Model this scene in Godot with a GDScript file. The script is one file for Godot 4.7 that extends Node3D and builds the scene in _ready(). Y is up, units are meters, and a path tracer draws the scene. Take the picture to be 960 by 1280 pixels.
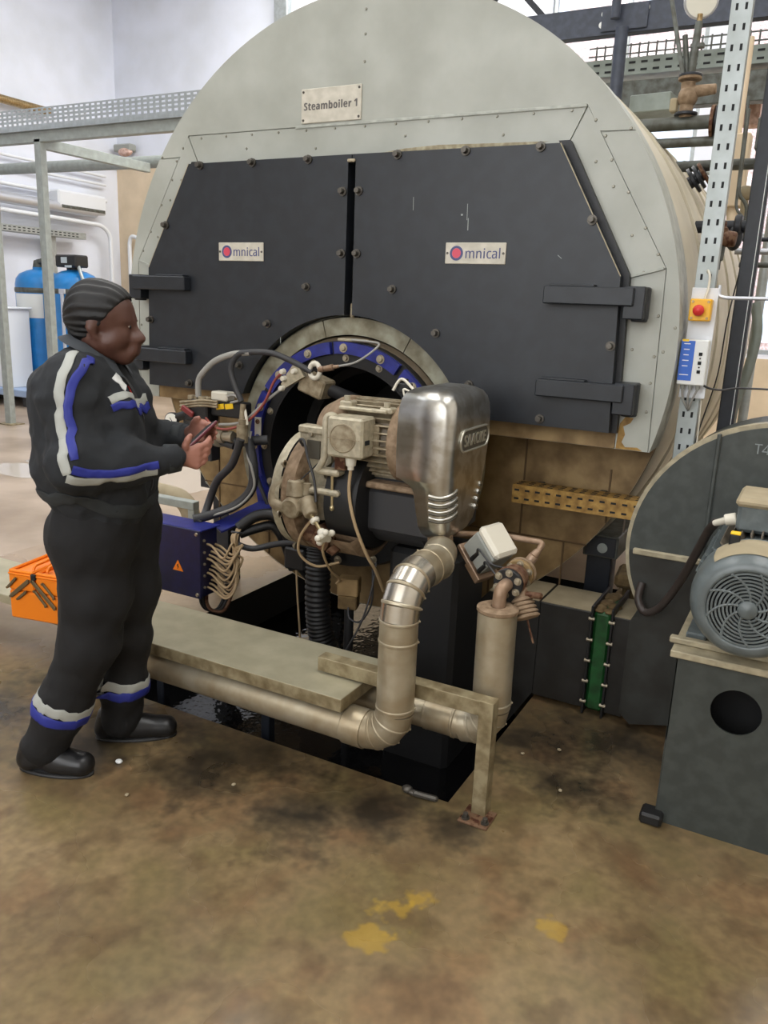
extends Node3D
# A boiler house: a large horizontal steam boiler with its burner swung open, a technician, a fan and pipework.
# x runs along the boiler front, z comes out of it, the floor is y = 0; metres.

var M := {}

func _ready() -> void:
	var cam := Camera3D.new()
	cam.name = "camera"
	cam.position = Vector3(1.8245, 1.6, 3.1398)
	cam.basis = Basis(Vector3(0.8794908, 0.03937825, -0.47428396), Vector3(-0.15117597, 0.96807159, -0.19995808), Vector3(0.45126683, 0.24756163, 0.8573631)).orthonormalized()
	cam.fov = 64.87
	cam.near = 0.05
	add_child(cam)
	var we := WorldEnvironment.new()
	we.name = "environment"
	var env := Environment.new()
	env.tonemap_mode = Environment.TONE_MAPPER_LINEAR
	env.tonemap_exposure = 1.0
	env.sdfgi_enabled = true
	env.ssao_enabled = true
	env.ssil_enabled = true
	var sky := Sky.new()
	var psm := ProceduralSkyMaterial.new()
	psm.sky_top_color = Color(0.80, 0.86, 0.95)
	psm.sky_horizon_color = Color(0.95, 0.96, 0.98)
	psm.ground_bottom_color = Color(0.35, 0.33, 0.30)
	psm.ground_horizon_color = Color(0.7, 0.7, 0.7)
	psm.sky_energy_multiplier = 2.2
	sky.sky_material = psm
	env.background_mode = Environment.BG_SKY
	env.sky = sky
	we.environment = env
	add_child(we)
	materials()
	room()
	boiler()
	mouth()
	burner()
	control_box()
	pipes()
	fan()
	person()
	small_things()
	left_background()
	right_background()

func area(at: Vector3, size: Vector2, energy: float, c: Color, towards := Vector3.DOWN) -> void:
	var l := AreaLight3D.new()
	l.name = numbered(self, "rooflight_lamp")
	l.area_size = size
	l.light_energy = energy
	l.light_color = c
	l.area_range = 40.0
	l.area_attenuation = 2.0
	l.shadow_enabled = true
	l.position = at
	add_child(l)
	l.look_at(at + towards, Vector3.RIGHT if absf(towards.y) > 0.9 else Vector3.UP)

func materials() -> void:
	var mott := noise_tex(0.008, Color(0.91, 0.91, 0.90), Color(1, 1, 1), 5, 0.15, 0.85)
	var fine := noise_tex(0.03, Color(0.88, 0.88, 0.88), Color(1, 1, 1), 4, 0.3, 0.7, FastNoiseLite.TYPE_SIMPLEX_SMOOTH, 2)
	var grime := noise_tex(0.012, Color(0.70, 0.66, 0.60), Color(1, 1, 1), 6, 0.1, 0.75, FastNoiseLite.TYPE_SIMPLEX_SMOOTH, 3)
	var rust := noise_tex(0.015, Color(0.62, 0.42, 0.26), Color(1, 1, 1), 6, 0.35, 0.52, FastNoiseLite.TYPE_SIMPLEX_SMOOTH, 4)
	var dust := noise_tex(0.01, Color(1, 1, 1), Color(0.82, 0.77, 0.70), 5, 0.2, 0.9, FastNoiseLite.TYPE_SIMPLEX_SMOOTH, 5)
	var rgh := noise_tex(0.02, Color(0.8, 0.8, 0.8), Color(1, 1, 1), 3, 0.2, 0.8, FastNoiseLite.TYPE_SIMPLEX_SMOOTH, 6)
	mat("casing", rgb(174, 176, 168), 0.45, 0.0, mott, 0.7)
	mat("casing_edge", rgb(178, 181, 172), 0.5, 0.0, fine, 1.0)
	mat("screw", rgb(150, 148, 136), 0.5, 0.6)
	mat("beige", rgb(158, 132, 90), 0.6, 0.0, grime, 0.9)
	mat("beige_dark", rgb(96, 74, 46), 0.7)
	mat("drum", rgb(208, 200, 180), 0.55, 0.0, mott, 0.8)
	mat("door", rgb(33, 37, 43), 0.45, 0.0, fine, 0.6)
	mat("door_dark", rgb(30, 31, 34), 0.5)
	mat("bolt", rgb(92, 88, 82), 0.45, 0.7)
	mat("arch", rgb(160, 158, 138), 0.5, 0.0, grime, 1.3)
	mat("throat", rgb(118, 106, 88), 0.5, 0.2, grime, 1.5)
	mat("blue", rgb(38, 46, 132), 0.42, 0.0, fine, 1.0)
	mat("blue_dark", rgb(23, 26, 66), 0.45, 0.0, fine, 1.0)
	mat("black", rgb(16, 16, 17), 0.65)
	mat("black_rubber", rgb(26, 26, 27), 0.5)
	mat("nut", rgb(168, 158, 138), 0.4, 0.6)
	mat("cast", rgb(168, 156, 132), 0.5, 0.25, grime, 3.0)
	mat("cast_light", rgb(186, 176, 152), 0.45, 0.2, fine, 2.0)
	mat("cast_dust", rgb(150, 128, 104), 0.75, 0.0, grime, 4.0)
	mat("fin", rgb(120, 110, 96), 0.5, 0.3)
	mat("polished", rgb(212, 211, 206), 0.32, 1.0, noise_tex(0.01, Color(0.86, 0.84, 0.8), Color(1, 1, 1), 4, 0.3, 0.6, FastNoiseLite.TYPE_SIMPLEX_SMOOTH, 8), 2.0)
	mat("badge_dark", rgb(98, 94, 84), 0.5, 0.5)
	mat("badge", rgb(200, 197, 184), 0.35, 0.8)
	mat("lagging", rgb(186, 177, 156), 0.46, 0.6, dust, 1.2, rgh)
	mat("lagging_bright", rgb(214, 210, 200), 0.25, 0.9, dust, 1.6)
	mat("lagging_edge", rgb(120, 110, 92), 0.5, 0.5)
	mat("plate", rgb(178, 171, 146), 0.42, 0.25, mott, 1.6)
	mat("frame", rgb(158, 146, 116), 0.5, 0.2, grime, 2.0)
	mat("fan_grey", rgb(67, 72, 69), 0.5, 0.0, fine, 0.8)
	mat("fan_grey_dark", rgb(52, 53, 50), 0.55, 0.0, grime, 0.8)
	mat("fan_edge", rgb(176, 165, 138), 0.5, 0.0, fine, 1.0)
	mat("motor_grey", rgb(106, 114, 115), 0.32, 0.0, fine, 1.0)
	mat("dusty", rgb(168, 154, 126), 0.8, 0.0, mott, 2.0)
	mat("duct", rgb(40, 39, 37), 0.55, 0.0, grime, 1.0)
	mat("green", rgb(30, 92, 44), 0.45, 0.0, grime, 2.0)
	mat("dirt", rgb(116, 96, 62), 0.85, 0.0, grime, 3.0)
	mat("rusty", rgb(116, 88, 66), 0.7, 0.2, rust, 3.0)
	mat("copper", rgb(166, 142, 122), 0.45, 0.4, dust, 3.0)
	mat("cable_grey", rgb(150, 148, 142), 0.5)
	mat("cable_dark", rgb(52, 52, 54), 0.5)
	mat("cable_black", rgb(24, 24, 25), 0.45)
	mat("cable_beige", rgb(170, 146, 112), 0.6)
	mat("cable_red", rgb(140, 66, 56), 0.5)
	mat("white_plastic", rgb(214, 208, 192), 0.45)
	mat("grey_plastic", rgb(150, 152, 146), 0.5)
	mat("yellow_label", rgb(240, 196, 30), 0.5)
	mat("galv", rgb(176, 182, 184), 0.38, 0.5, mott, 3.0)
	mat("galv_green", rgb(142, 150, 144), 0.45, 0.3, mott, 2.0)
	mat("strut", rgb(170, 177, 177), 0.42, 0.25, mott, 2.0)
	mat("slot", rgb(22, 24, 26), 0.8)
	mat("wall_white", rgb(226, 230, 242), 0.85, 0.0, noise_tex(0.006, Color(0.96, 0.96, 0.95), Color(1, 1, 1), 5, 0.15, 0.7, FastNoiseLite.TYPE_SIMPLEX_SMOOTH, 9), 0.25)
	mat("wall_cream", rgb(226, 206, 178), 0.85, 0.0, mott, 0.3)
	mat("wall_plain", rgb(206, 200, 190), 0.9)
	mat("ceiling", rgb(200, 202, 204), 0.9)
	mat("steel_blue", rgb(60, 66, 80), 0.45, 0.0, fine, 1.0)
	mat("steel_dark", rgb(32, 36, 44), 0.45, 0.0, fine, 1.0)
	mat("pipe_paint", rgb(156, 162, 158), 0.45, 0.1, mott, 2.0)
	mat("pipe_dark", rgb(98, 102, 98), 0.5, 0.2, grime, 2.0)
	mat("white_paint", rgb(222, 225, 230), 0.5)
	mat("silver", rgb(196, 198, 204), 0.35, 0.6)
	mat("tank_blue", rgb(40, 132, 206), 0.3, 0.0, mott, 1.0)
	mat("orange", rgb(238, 128, 18), 0.42)
	mat("tool_arm", rgb(120, 106, 80), 0.4, 0.6)
	mat("estop_yellow", rgb(236, 178, 36), 0.45)
	mat("estop_red", rgb(206, 46, 44), 0.4)
	mat("panel_blue", rgb(30, 92, 190), 0.4)
	mat("panel_white", rgb(222, 224, 222), 0.45)
	mat("brick_pink", rgb(226, 196, 186), 0.85, 0.0, noise_tex(0.05, Color(0.8, 0.74, 0.7), Color(1, 1, 1), 3), 0.6)
	mat("glass_dark", rgb(196, 208, 214), 0.2, 0.0)
	mat("gauge_face", rgb(226, 224, 212), 0.4)
	mat("brass", rgb(176, 152, 110), 0.35, 0.7, grime, 4.0)
	mat("rod", rgb(196, 180, 140), 0.3, 0.8)
	mat("pink", rgb(205, 70, 92), 0.4)
	mat("ink_blue", rgb(72, 76, 120), 0.5)
	mat("ink_grey", rgb(96, 92, 90), 0.6)
	mat("sign_plate", rgb(206, 200, 186), 0.5, 0.0, mott, 4.0)
	mat("tray_yellow", rgb(172, 136, 70), 0.55, 0.1, grime, 3.0)
	var oil := StandardMaterial3D.new()
	oil.albedo_color = rgb(10, 10, 11)
	oil.roughness = 0.06
	oil.normal_enabled = true
	oil.normal_scale = 0.25
	var nn := noise_tex(0.02, Color.BLACK, Color.WHITE, 3, 0.0, 1.0, FastNoiseLite.TYPE_SIMPLEX_SMOOTH, 12)
	nn.color_ramp = null
	nn.as_normal_map = true
	nn.bump_strength = 3.0
	oil.normal_texture = nn
	oil.uv1_triplanar = true
	oil.uv1_scale = Vector3.ONE * 1.2
	M["oil"] = oil
	var gl := StandardMaterial3D.new()
	gl.albedo_color = Color(0.9, 0.95, 1.0, 0.08)
	gl.roughness = 0.02
	gl.transparency = BaseMaterial3D.TRANSPARENCY_ALPHA
	M["glass"] = gl
	var lp := StandardMaterial3D.new()
	lp.albedo_color = Color(0.95, 0.96, 1.0)
	lp.emission_enabled = true
	lp.emission = Color(0.93, 0.96, 1.0)
	lp.emission_energy_multiplier = 1.6
	M["rooflight"] = lp

# ------------------------------------------------------------------ the room
func floor_image() -> ImageTexture:
	var w := 1024
	var im := Image.create(w, w, false, Image.FORMAT_RGB8)
	var a := FastNoiseLite.new(); a.seed = 5; a.frequency = 0.006; a.fractal_octaves = 5
	var b := FastNoiseLite.new(); b.seed = 9; b.frequency = 0.02; b.fractal_octaves = 5
	var c := FastNoiseLite.new(); c.seed = 14; c.frequency = 0.1; c.fractal_octaves = 3
	var d := FastNoiseLite.new(); d.seed = 23; d.frequency = 0.011; d.fractal_octaves = 4
	# pixel (x, y) stands for world x = -2.5 + 5 x / w, z = -1 + 5 y / w
	var oil_spots := [Vector3(0.55, 1.22, 0.22), Vector3(0.15, 1.12, 0.3), Vector3(1.28, 0.62, 0.16), Vector3(1.15, 0.35, 0.3), Vector3(1.0, 1.05, 0.12), Vector3(-0.35, 1.25, 0.25), Vector3(0.75, 1.1, 0.2), Vector3(1.35, 0.2, 0.25), Vector3(-0.9, 1.3, 0.3)]
	var paint_spots := [Vector3(1.02, 1.45, 0.07), Vector3(1.0, 1.56, 0.05), Vector3(1.42, 1.29, 0.045), Vector3(1.05, 1.38, 0.04)]
	for y in w:
		for x in w:
			var wx := -2.5 + 5.0 * x / w
			var wz := -1.0 + 5.0 * y / w
			var n1 := a.get_noise_2d(x, y) * 0.5 + 0.5
			var n2 := b.get_noise_2d(x, y) * 0.5 + 0.5
			var n3 := c.get_noise_2d(x, y)
			var n4 := d.get_noise_2d(x, y) * 0.5 + 0.5
			var col := Color(0.44, 0.37, 0.26).lerp(Color(0.55, 0.47, 0.345), clampf((n1 - 0.2) * 1.5, 0, 1))
			col = col.lerp(Color(0.43, 0.39, 0.25), clampf((n4 - 0.5) * 2.0, 0, 0.45))
			col = col.lerp(Color(0.34, 0.27, 0.19), clampf((n2 - 0.52) * 2.5, 0, 0.45))
			col = col.lerp(Color(0.46, 0.33, 0.23), clampf((0.4 - n4) * 2.5, 0, 0.3))
			col = col * (1.0 + n3 * 0.12)
			# cleaner, pale concrete towards the left of the hall
			col = col.lerp(Color(0.66, 0.58, 0.50) * (0.92 + 0.16 * n2), clampf((-0.4 - wx) * 0.9, 0, 1) * clampf((1.6 - wz) * 0.7, 0.0, 1.0))
			var o := 0.0
			for s in oil_spots:
				var q: float = Vector2(wx - s.x, wz - s.y).length() / s.z + (n2 - 0.5) * 1.6 + n3 * 0.2
				o = maxf(o, clampf((1.1 - q) * 0.9, 0, 1))
			col = col.lerp(Color(0.10, 0.085, 0.07), o * 0.75)
			for s in paint_spots:
				var q2: float = Vector2(wx - s.x, wz - s.y).length() / s.z + (n2 - 0.5) * 2.0 + n3 * 0.6
				col = col.lerp(Color(0.72, 0.58, 0.22), clampf((1.0 - q2) * 1.4, 0, 0.55))
			im.set_pixel(x, y, col)
	return ImageTexture.create_from_image(im)

func floor_material() -> StandardMaterial3D:
	var m := StandardMaterial3D.new()
	m.albedo_texture = floor_image()
	m.texture_repeat = true
	m.roughness = 0.4
	m.roughness_texture = noise_tex(0.012, Color(0.5, 0.5, 0.5), Color(1, 1, 1), 5, 0.3, 0.65, FastNoiseLite.TYPE_SIMPLEX_SMOOTH, 21)
	M["floor"] = m
	return m

func floor_slab(b: MB, x0: float, x1: float, z0: float, z1: float) -> void:
	var i := b.v.size()
	for c in [Vector2(x0, z0), Vector2(x1, z0), Vector2(x1, z1), Vector2(x0, z1)]:
		b.p(Vector3(c.x, 0, c.y), Vector3.UP, Vector2((c.x + 2.5) / 5.0, (c.y + 1.0) / 5.0))
	b.t(i, i + 1, i + 2); b.t(i, i + 2, i + 3)

const PX0 := -0.83
const PX1 := 0.943
const PZ0 := -1.6
const PZ1 := 0.92

func room() -> void:
	var f := MB.new()
	floor_slab(f, -2.5, PX0, -1.0, 6.2)
	floor_slab(f, PX1, 5.2, -8.2, 6.2)
	floor_slab(f, PX0, PX1, PZ1, 6.2)
	# underside, so that the slab has thickness, and the sides of the pit
	f.quad(Vector3(-9.8, -0.6, -8.2), Vector3(5.2, -0.6, -8.2), Vector3(5.2, -0.6, 6.2), Vector3(-9.8, -0.6, 6.2), Vector3.DOWN, 0.2)
	for e in [[-9.8, -8.2, 5.2, -8.2, Vector3(0, 0, -1)], [-9.8, 6.2, 5.2, 6.2, Vector3(0, 0, 1)], [-9.8, -8.2, -9.8, 6.2, Vector3(-1, 0, 0)], [5.2, -8.2, 5.2, 6.2, Vector3(1, 0, 0)]]:
		f.quad(Vector3(e[0], 0, e[1]), Vector3(e[2], 0, e[3]), Vector3(e[2], -0.6, e[3]), Vector3(e[0], -0.6, e[1]), e[4], 0.2)
	struct("floor", f, floor_material())
	var f2 := MB.new()
	floor_slab(f2, -9.8, -2.5, -8.2, 6.2)
	floor_slab(f2, -2.5, PX0, -8.2, -1.0)
	floor_slab(f2, PX0, PX1, -8.2, PZ0)
	var pale := mat("floor_pale", rgb(176, 158, 140), 0.36, 0.0, noise_tex(0.007, Color(0.80, 0.78, 0.75), Color(1, 1, 1), 6, 0.2, 0.7, FastNoiseLite.TYPE_SIMPLEX_SMOOTH, 31), 0.22)
	pale.uv1_world_triplanar = true
	struct("floor", f2, pale)
	var pw := MB.new()
	for e in [[PX0, PZ0, PX1, PZ0, Vector3(0, 0, 1)], [PX0, PZ1, PX1, PZ1, Vector3(0, 0, -1)], [PX0, PZ0, PX0, PZ1, Vector3(1, 0, 0)], [PX1, PZ0, PX1, PZ1, Vector3(-1, 0, 0)]]:
		pw.quad(Vector3(e[0], 0, e[1]), Vector3(e[2], 0, e[3]), Vector3(e[2], -0.5, e[3]), Vector3(e[0], -0.5, e[1]), e[4])
	pw.quad(Vector3(PX0, -0.5, PZ0), Vector3(PX1, -0.5, PZ0), Vector3(PX1, -0.5, PZ1), Vector3(PX0, -0.5, PZ1), Vector3.UP)
	struct("floor_pit", pw, mat("pit", rgb(26, 24, 22), 0.8))
	var oil := MB.new()
	oil.quad(Vector3(PX0, -0.22, PZ0), Vector3(PX1, -0.22, PZ0), Vector3(PX1, -0.22, PZ1), Vector3(PX0, -0.22, PZ1), Vector3.UP)
	obj("oily_water", oil, M["oil"], null, "black oily water standing in the pit under the burner", "water", "", "stuff")
	# walls with thickness; the left wall at x = -9.6, the back wall at z = -8 with its windows on the right
	var wl := MB.new()
	wl.box(Vector3(-9.7, 3.5, -1.0), Vector3(0.2, 7.0, 14.4))
	struct("wall_left", wl, M["wall_white"])
	var wr := MB.new()
	wr.box(Vector3(5.1, 3.5, -1.0), Vector3(0.2, 7.0, 14.4))
	struct("wall_right", wr, M["wall_plain"])
	var wf := MB.new()
	wf.box(Vector3(-2.3, 3.5, 6.1), Vector3(14.6, 7.0, 0.2))
	struct("wall_front", wf, M["wall_plain"])
	var wb := MB.new()
	# back wall: solid left of x = -2.2; right of it a sill, piers and a lintel round three windows
	wb.box(Vector3(-5.9, 3.5, -8.1), Vector3(7.4, 7.0, 0.2))
	wb.box(Vector3(1.4, 0.6, -8.1), Vector3(7.2, 1.2, 0.2))
	wb.box(Vector3(1.4, 6.75, -8.1), Vector3(7.2, 0.5, 0.2))
	for x in [-2.05, 0.2, 2.6, 4.85]:
		wb.box(Vector3(x, 3.85, -8.1), Vector3(0.3, 5.3, 0.2))
	struct("wall_back", wb, M["wall_white"])
	var k := 1
	for e in [[-1.9, 0.05], [0.35, 2.45], [2.75, 4.7]]:
		var win := Node3D.new()
		win.name = "window_%d" % k
		k += 1
		add_child(win)
		tag(win, "", "", "", "structure")
		var fr := MB.new()
		var x0: float = e[0]
		var x1: float = e[1]
		for x in [x0 + 0.03, (x0 + x1) * 0.5, x1 - 0.03]:
			fr.box(Vector3(x, 3.85, -8.08), Vector3(0.06, 5.3, 0.06), 0.006)
		for y in [1.23, 2.6, 3.9, 5.2, 6.47]:
			fr.box(Vector3((x0 + x1) * 0.5, y, -8.08), Vector3(x1 - x0, 0.06, 0.05), 0.006)
		obj("window_frame", fr, M["galv"], win)
		var g := MB.new()
		g.box(Vector3((x0 + x1) * 0.5, 3.85, -8.08), Vector3(x1 - x0, 5.2, 0.006))
		obj("pane", g, M["glass"], win)
	var ce := MB.new()
	ce.box(Vector3(-2.3, 7.1, -1.0), Vector3(15.0, 0.2, 14.6))
	struct("ceiling", ce, M["ceiling"])
	# translucent rooflight sheets along the hall, daylight coming through
	for e in [[-4.6, -5.9, 1.9], [-7.2, 0.5, 0.45], [-2.6, -5.0, 1.4], [-2.6, 1.2, 0.9], [2.4, -5.0, 1.1], [2.4, 1.2, 0.9]]:
		var rl := MB.new()
		rl.box(Vector3(e[0], 6.97, e[1]), Vector3(1.6, 0.05, 4.6), 0.01)
		struct("ceiling_rooflight", rl, M["rooflight"])
		area(Vector3(e[0], 6.92, e[1]), Vector2(4.6, 1.6), 14.0 * e[2], Color(0.92, 0.96, 1.0) if e[0] < -5 else Color(1.0, 0.99, 0.96))
	# a wide translucent gate in the front wall, behind the camera
	var gate := MB.new()
	gate.box(Vector3(0.2, 3.4, 5.97), Vector3(5.0, 4.0, 0.05), 0.01)
	struct("window_4", gate, M["rooflight"])
	area(Vector3(0.2, 3.4, 5.9), Vector2(5.0, 4.0), 11.0, Color(1.0, 0.99, 0.96), Vector3.FORWARD)

# ------------------------------------------------------------------ the boiler
const BR := 1.35
const BY := 1.48
var boiler_node: Node3D

func arc_pts(cx: float, cy: float, r: float, a0: float, a1: float, seg: int) -> Array:
	var o := []
	for i in seg + 1:
		var a := lerpf(a0, a1, float(i) / seg)
		o.append(Vector2(cx + r * cos(a), cy + r * sin(a)))
	return o

func mirror_poly(p: Array) -> Array:
	var o := []
	for q in p: o.append(Vector2(-q.x, q.y))
	o.reverse()
	return o

func boiler() -> void:
	var t := thing("steam_boiler", Vector3(0, 0, -1.75), "huge horizontal steam boiler with pale front casing, two dark doors and a blue-ringed mouth", "boiler")
	boiler_node = t
	# drum with its clad bands
	var d := MB.new()
	var prof := []
	prof.append(Vector2(1.342, 0.205))
	for i in 6:
		var z0 := 0.23 + i * 0.5
		prof.append_array([Vector2(1.336, z0), Vector2(1.342, z0 + 0.03), Vector2(1.348, z0 + 0.24), Vector2(1.342, z0 + 0.46)])
	prof.append(Vector2(1.325, 3.3))
	prof.append(Vector2(0.0, 3.3))
	d.lathe(Vector3(0, BY, 0), Vector3(0, 0, -1), prof, 72, true)
	obj("drum", d, M["drum"], t)
	for i in range(1, 6):
		var bands := MB.new()
		bands.ring(Vector3(0, BY, 0), Basis(Vector3.RIGHT, Vector3.UP, Vector3.BACK), 1.32, 1.352, -0.225 - i * 0.5, -0.2 - i * 0.5, 0, TAU, 72)
		obj("cladding_band", bands, M["drum"], t)
	# recessed beige end under the casing, plated
	var e := MB.new()
	var low := arc_pts(0, BY, 1.34, PI + 0.005, TAU - 0.005, 60)
	low.append(Vector2(0.001, BY - 0.005))
	low.append_array(arc_pts(0, 0.94, 0.53, PI * 0.5 - 0.002, PI * 0.5 - TAU + 0.002, 48))
	low.append(Vector2(-0.001, BY - 0.005))
	e.prism(low, Vector3(0, 0, -0.3), Basis.IDENTITY, 0.09)
	var er := MB.new()
	var endp := obj("lower_end_plate", e, M["beige"], t)
	for q in [[-1.05, 1.05, 0.64], [-0.95, 0.98, 0.42]]:
		er.box(Vector3((q[0] + q[1]) * 0.5, q[2], -0.208), Vector3(q[1] - q[0], 0.006, 0.008))
	for q in [[0.42, 0.42, 1.1], [0.75, 0.64, 1.1], [0.95, 0.42, 0.64], [0.62, 0.2, 0.42], [1.12, 0.75, 0.98], [-0.95, 0.42, 1.1], [-0.7, 0.64, 1.0], [-0.62, 0.3, 0.64], [0.35, 0.2, 0.42], [0.55, 0.85, 1.0]]:
		er.box(Vector3(q[0], (q[1] + q[2]) * 0.5, -0.208), Vector3(0.007, q[2] - q[1], 0.008))
	obj("seam", er, M["beige_dark"], endp)
	# casing box behind the front panels
	var c := MB.new()
	var a0 := asin((1.10 - BY) / BR)
	var poly := arc_pts(0, BY, BR, a0, PI - a0, 80)
	var am := asin((1.10 - 0.945) / 0.61)
	poly.append_array(arc_pts(0, 0.945, 0.61, PI - am, am, 28))
	c.prism(poly, Vector3(0, 0, -0.2), Basis.IDENTITY, 0.192)
	obj("front_casing", c, M["casing_edge"], t)
	# sheet panels, each one a plate of its own
	var panels := []
	var at := asin((2.24 - BY) / BR)
	var p := arc_pts(0, BY, BR, at, PI - at, 48)
	p.append_array([Vector2(-0.99, 2.243), Vector2(-0.937, 2.333), Vector2(0.937, 2.333), Vector2(0.99, 2.243)])
	panels.append(p)
	panels.append([Vector2(-0.934, 2.328), Vector2(-0.868, 2.19), Vector2(0.868, 2.19), Vector2(0.934, 2.328)])
	var r1 := [Vector2(0.874, 2.19), Vector2(0.94, 2.326), Vector2(1.276, 1.772), Vector2(1.137, 1.733)]
	var r2 := [Vector2(1.137, 1.728), Vector2(1.277, 1.767), Vector2(1.290, 1.102), Vector2(1.168, 1.102)]
	var r3 := [Vector2(0.944, 2.328), Vector2(0.994, 2.237), Vector2(1.114, 2.237)]
	r3 = arc_pts(0, BY, BR, at - 0.003, a0 + 0.001, 30)
	r3.append_array([Vector2(1.294, 1.102), Vector2(1.281, 1.769), Vector2(0.997, 2.237)])
	for q in [r1, r2, r3]:
		panels.append(q); panels.append(mirror_poly(q))
	for q in panels:
		var m := MB.new()
		m.prism(q, Vector3(0, 0, -0.008), Basis.IDENTITY, 0.009)
		obj("casing_panel", m, M["casing"], t)
	for s in [-1, 1]:
		var m2 := MB.new()
		m2.prism([Vector2(0.596 * s, 1.102), Vector2(1.164 * s, 1.102), Vector2(1.164 * s, 1.2), Vector2(0.57 * s, 1.2)], Vector3(0, 0, -0.008), Basis.IDENTITY, 0.008)
		obj("rusty_sill_strip", m2, M["beige"], t, "beige strip with rust under the dark door")
	# folded seam strips
	var ss := MB.new()
	ss.box(Vector3(0.3, 2.331, 0.003), Vector3(1.27, 0.012, 0.007), 0.002)
	obj("seam_strip", ss, M["casing_edge"], t)
	for s in [-1.0, 1.0]:
		var s3 := MB.new()
		s3.bar(Vector3(1.137 * s, 1.735, 0.004), Vector3(1.27 * s, 1.77, 0.004), 0.008, 0.014, Vector3.BACK)
		obj("seam_strip", s3, M["casing_edge"], t)
	var sc := MB.new()
	for s in [-1.0, 1.0]:
		for q in [Vector2(0.971, 2.28), Vector2(1.012, 2.225), Vector2(1.043, 2.143), Vector2(1.115, 2.032), Vector2(1.189, 1.909), Vector2(1.244, 1.819), Vector2(0.986, 2.14), Vector2(1.059, 2.053), Vector2(1.144, 1.884), Vector2(1.27, 1.604), Vector2(1.302, 1.477), Vector2(1.273, 1.458), Vector2(1.268, 1.253), Vector2(1.19, 1.479), Vector2(1.334, 1.564), Vector2(1.2, 1.755), Vector2(1.1, 2.245), Vector2(1.27, 1.36)]:
			sc.cyl(Vector3(q.x * s, q.y, 0), Vector3(q.x * s, q.y, 0.006), 0.0065, 0.004, 8)
	for i in 13:
		sc.cyl(Vector3(-0.86 + i * 0.145, 2.317, 0), Vector3(-0.86 + i * 0.145, 2.317, 0.006), 0.006, 0.004, 8)
	for q in [Vector2(-0.23, 2.243), Vector2(0.2, 2.27), Vector2(0.62, 2.25), Vector2(-0.6, 2.26), Vector2(0.0, 2.66), Vector2(0.0, 2.56), Vector2(0.0, 2.75)]:
		sc.cyl(Vector3(q.x, q.y, 0), Vector3(q.x, q.y, 0.006), 0.0065, 0.004, 8)
	obj("casing_screws", sc, M["screw"], t, "", "", "", "stuff")
	# doors
	for s in [-1.0, 1.0]:
		var dd := MB.new()
		var ad := asin((1.172 - 0.947) / 0.609)
		var ai := acos(0.02 / 0.609)
		var dp := [Vector2(0.872, 2.195), Vector2(1.136, 1.737), Vector2(1.154, 1.17)]
		var ap := arc_pts(0, 0.947, 0.609, ad, ai, 20)
		dp.append_array(ap)
		dp.append_array([Vector2(0.018, 2.165), Vector2(0.002, 2.165), Vector2(0.002, 2.197)])
		if s < 0: dp = mirror_poly(dp)
		dd.prism(dp, Vector3(0, 0, 0.02), Basis.IDENTITY, 0.06)
		var door := obj("boiler_door", dd, M["door"], t)
		var fm := MB.new()
		fm.prism([Vector2(0.85 * s, 2.212), Vector2(0.893 * s, 2.212), Vector2(1.158 * s, 1.742), Vector2(1.174 * s, 1.165), Vector2(1.12 * s, 1.165), Vector2(1.11 * s, 1.735)], Vector3(0, 0, 0.0), Basis.IDENTITY, 0.034)
		obj("door_frame", fm, M["door_dark"], t)
		var we := MB.new()
		we.tube([Vector3(0.872 * s, 2.195, 0.079), Vector3(1.136 * s, 1.737, 0.079)], 0.0022, 6)
		obj("worn_edge", we, M["fan_edge"], door)
		for q in [Vector2(0.212, 2.185), Vector2(0.505, 2.185), Vector2(0.80, 2.185), Vector2(1.015, 1.93), Vector2(1.128, 1.49), Vector2(0.885, 1.198), Vector2(0.58, 1.306), Vector2(0.212, 1.668), Vector2(0.42, 1.501), Vector2(0.039, 2.054), Vector2(0.037, 1.808)]:
			var bm := MB.new()
			bm.cyl(Vector3(q.x * s, q.y, 0.08), Vector3(q.x * s, q.y, 0.088), 0.018, -1.0, 14)
			bm.bolt(Vector3(q.x * s, q.y, 0.088), Vector3(0.0, 0.0, 1), 0.012, 0.022, false)
			obj("door_bolt", bm, M["bolt"], door)
		for q in [[1.665, 0.085], [1.322, 0.085]]:
			var hm := MB.new()
			var y: float = q[0]
			hm.box(Vector3(1.035 * s, y, 0.105), Vector3(0.33, 0.064, 0.05), 0.004)
			hm.box(Vector3(1.20 * s, y - 0.02, 0.06), Vector3(0.075, 0.115, 0.11), 0.004)
			hm.cyl(Vector3(1.215 * s, y - 0.085, 0.06), Vector3(1.215 * s, y + 0.036, 0.06), 0.03, -1.0, 14, 0.004)
			hm.box(Vector3(0.97 * s, y + 0.036, 0.1), Vector3(0.17, 0.008, 0.04), 0.002)
			obj("hinge", hm, M["door"], door)
		# maker's plate
		var nx: float = 0.57 * s
		var pm := MB.new()
		pm.box(Vector3(nx, 1.812, 0.083), Vector3(0.252, 0.08, 0.006), 0.002)
		obj("name_plate", pm, M["sign_plate"], door, "pale plate with the maker's name and a red dot in a blue ring")
		# the lettering stands on the plate; the ring and the dot are cut shapes
		var lm := lettering("mnical", 0.0365, Vector3(nx + 0.033, 1.811, 0.0865), Vector3.RIGHT, Vector3.UP, M["ink_blue"], door, false)
		lm.scale = Vector3(1.0, 1.0, 1.0)
		var om := MB.new()
		om.lathe(Vector3(nx - 0.078, 1.812, 0.086), Vector3.BACK, [Vector2(0.028, 0), Vector2(0.028, 0.0012), Vector2(0.019, 0.0012)], 24)
		obj("ring_mark", om, M["ink_blue"], door)
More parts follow.
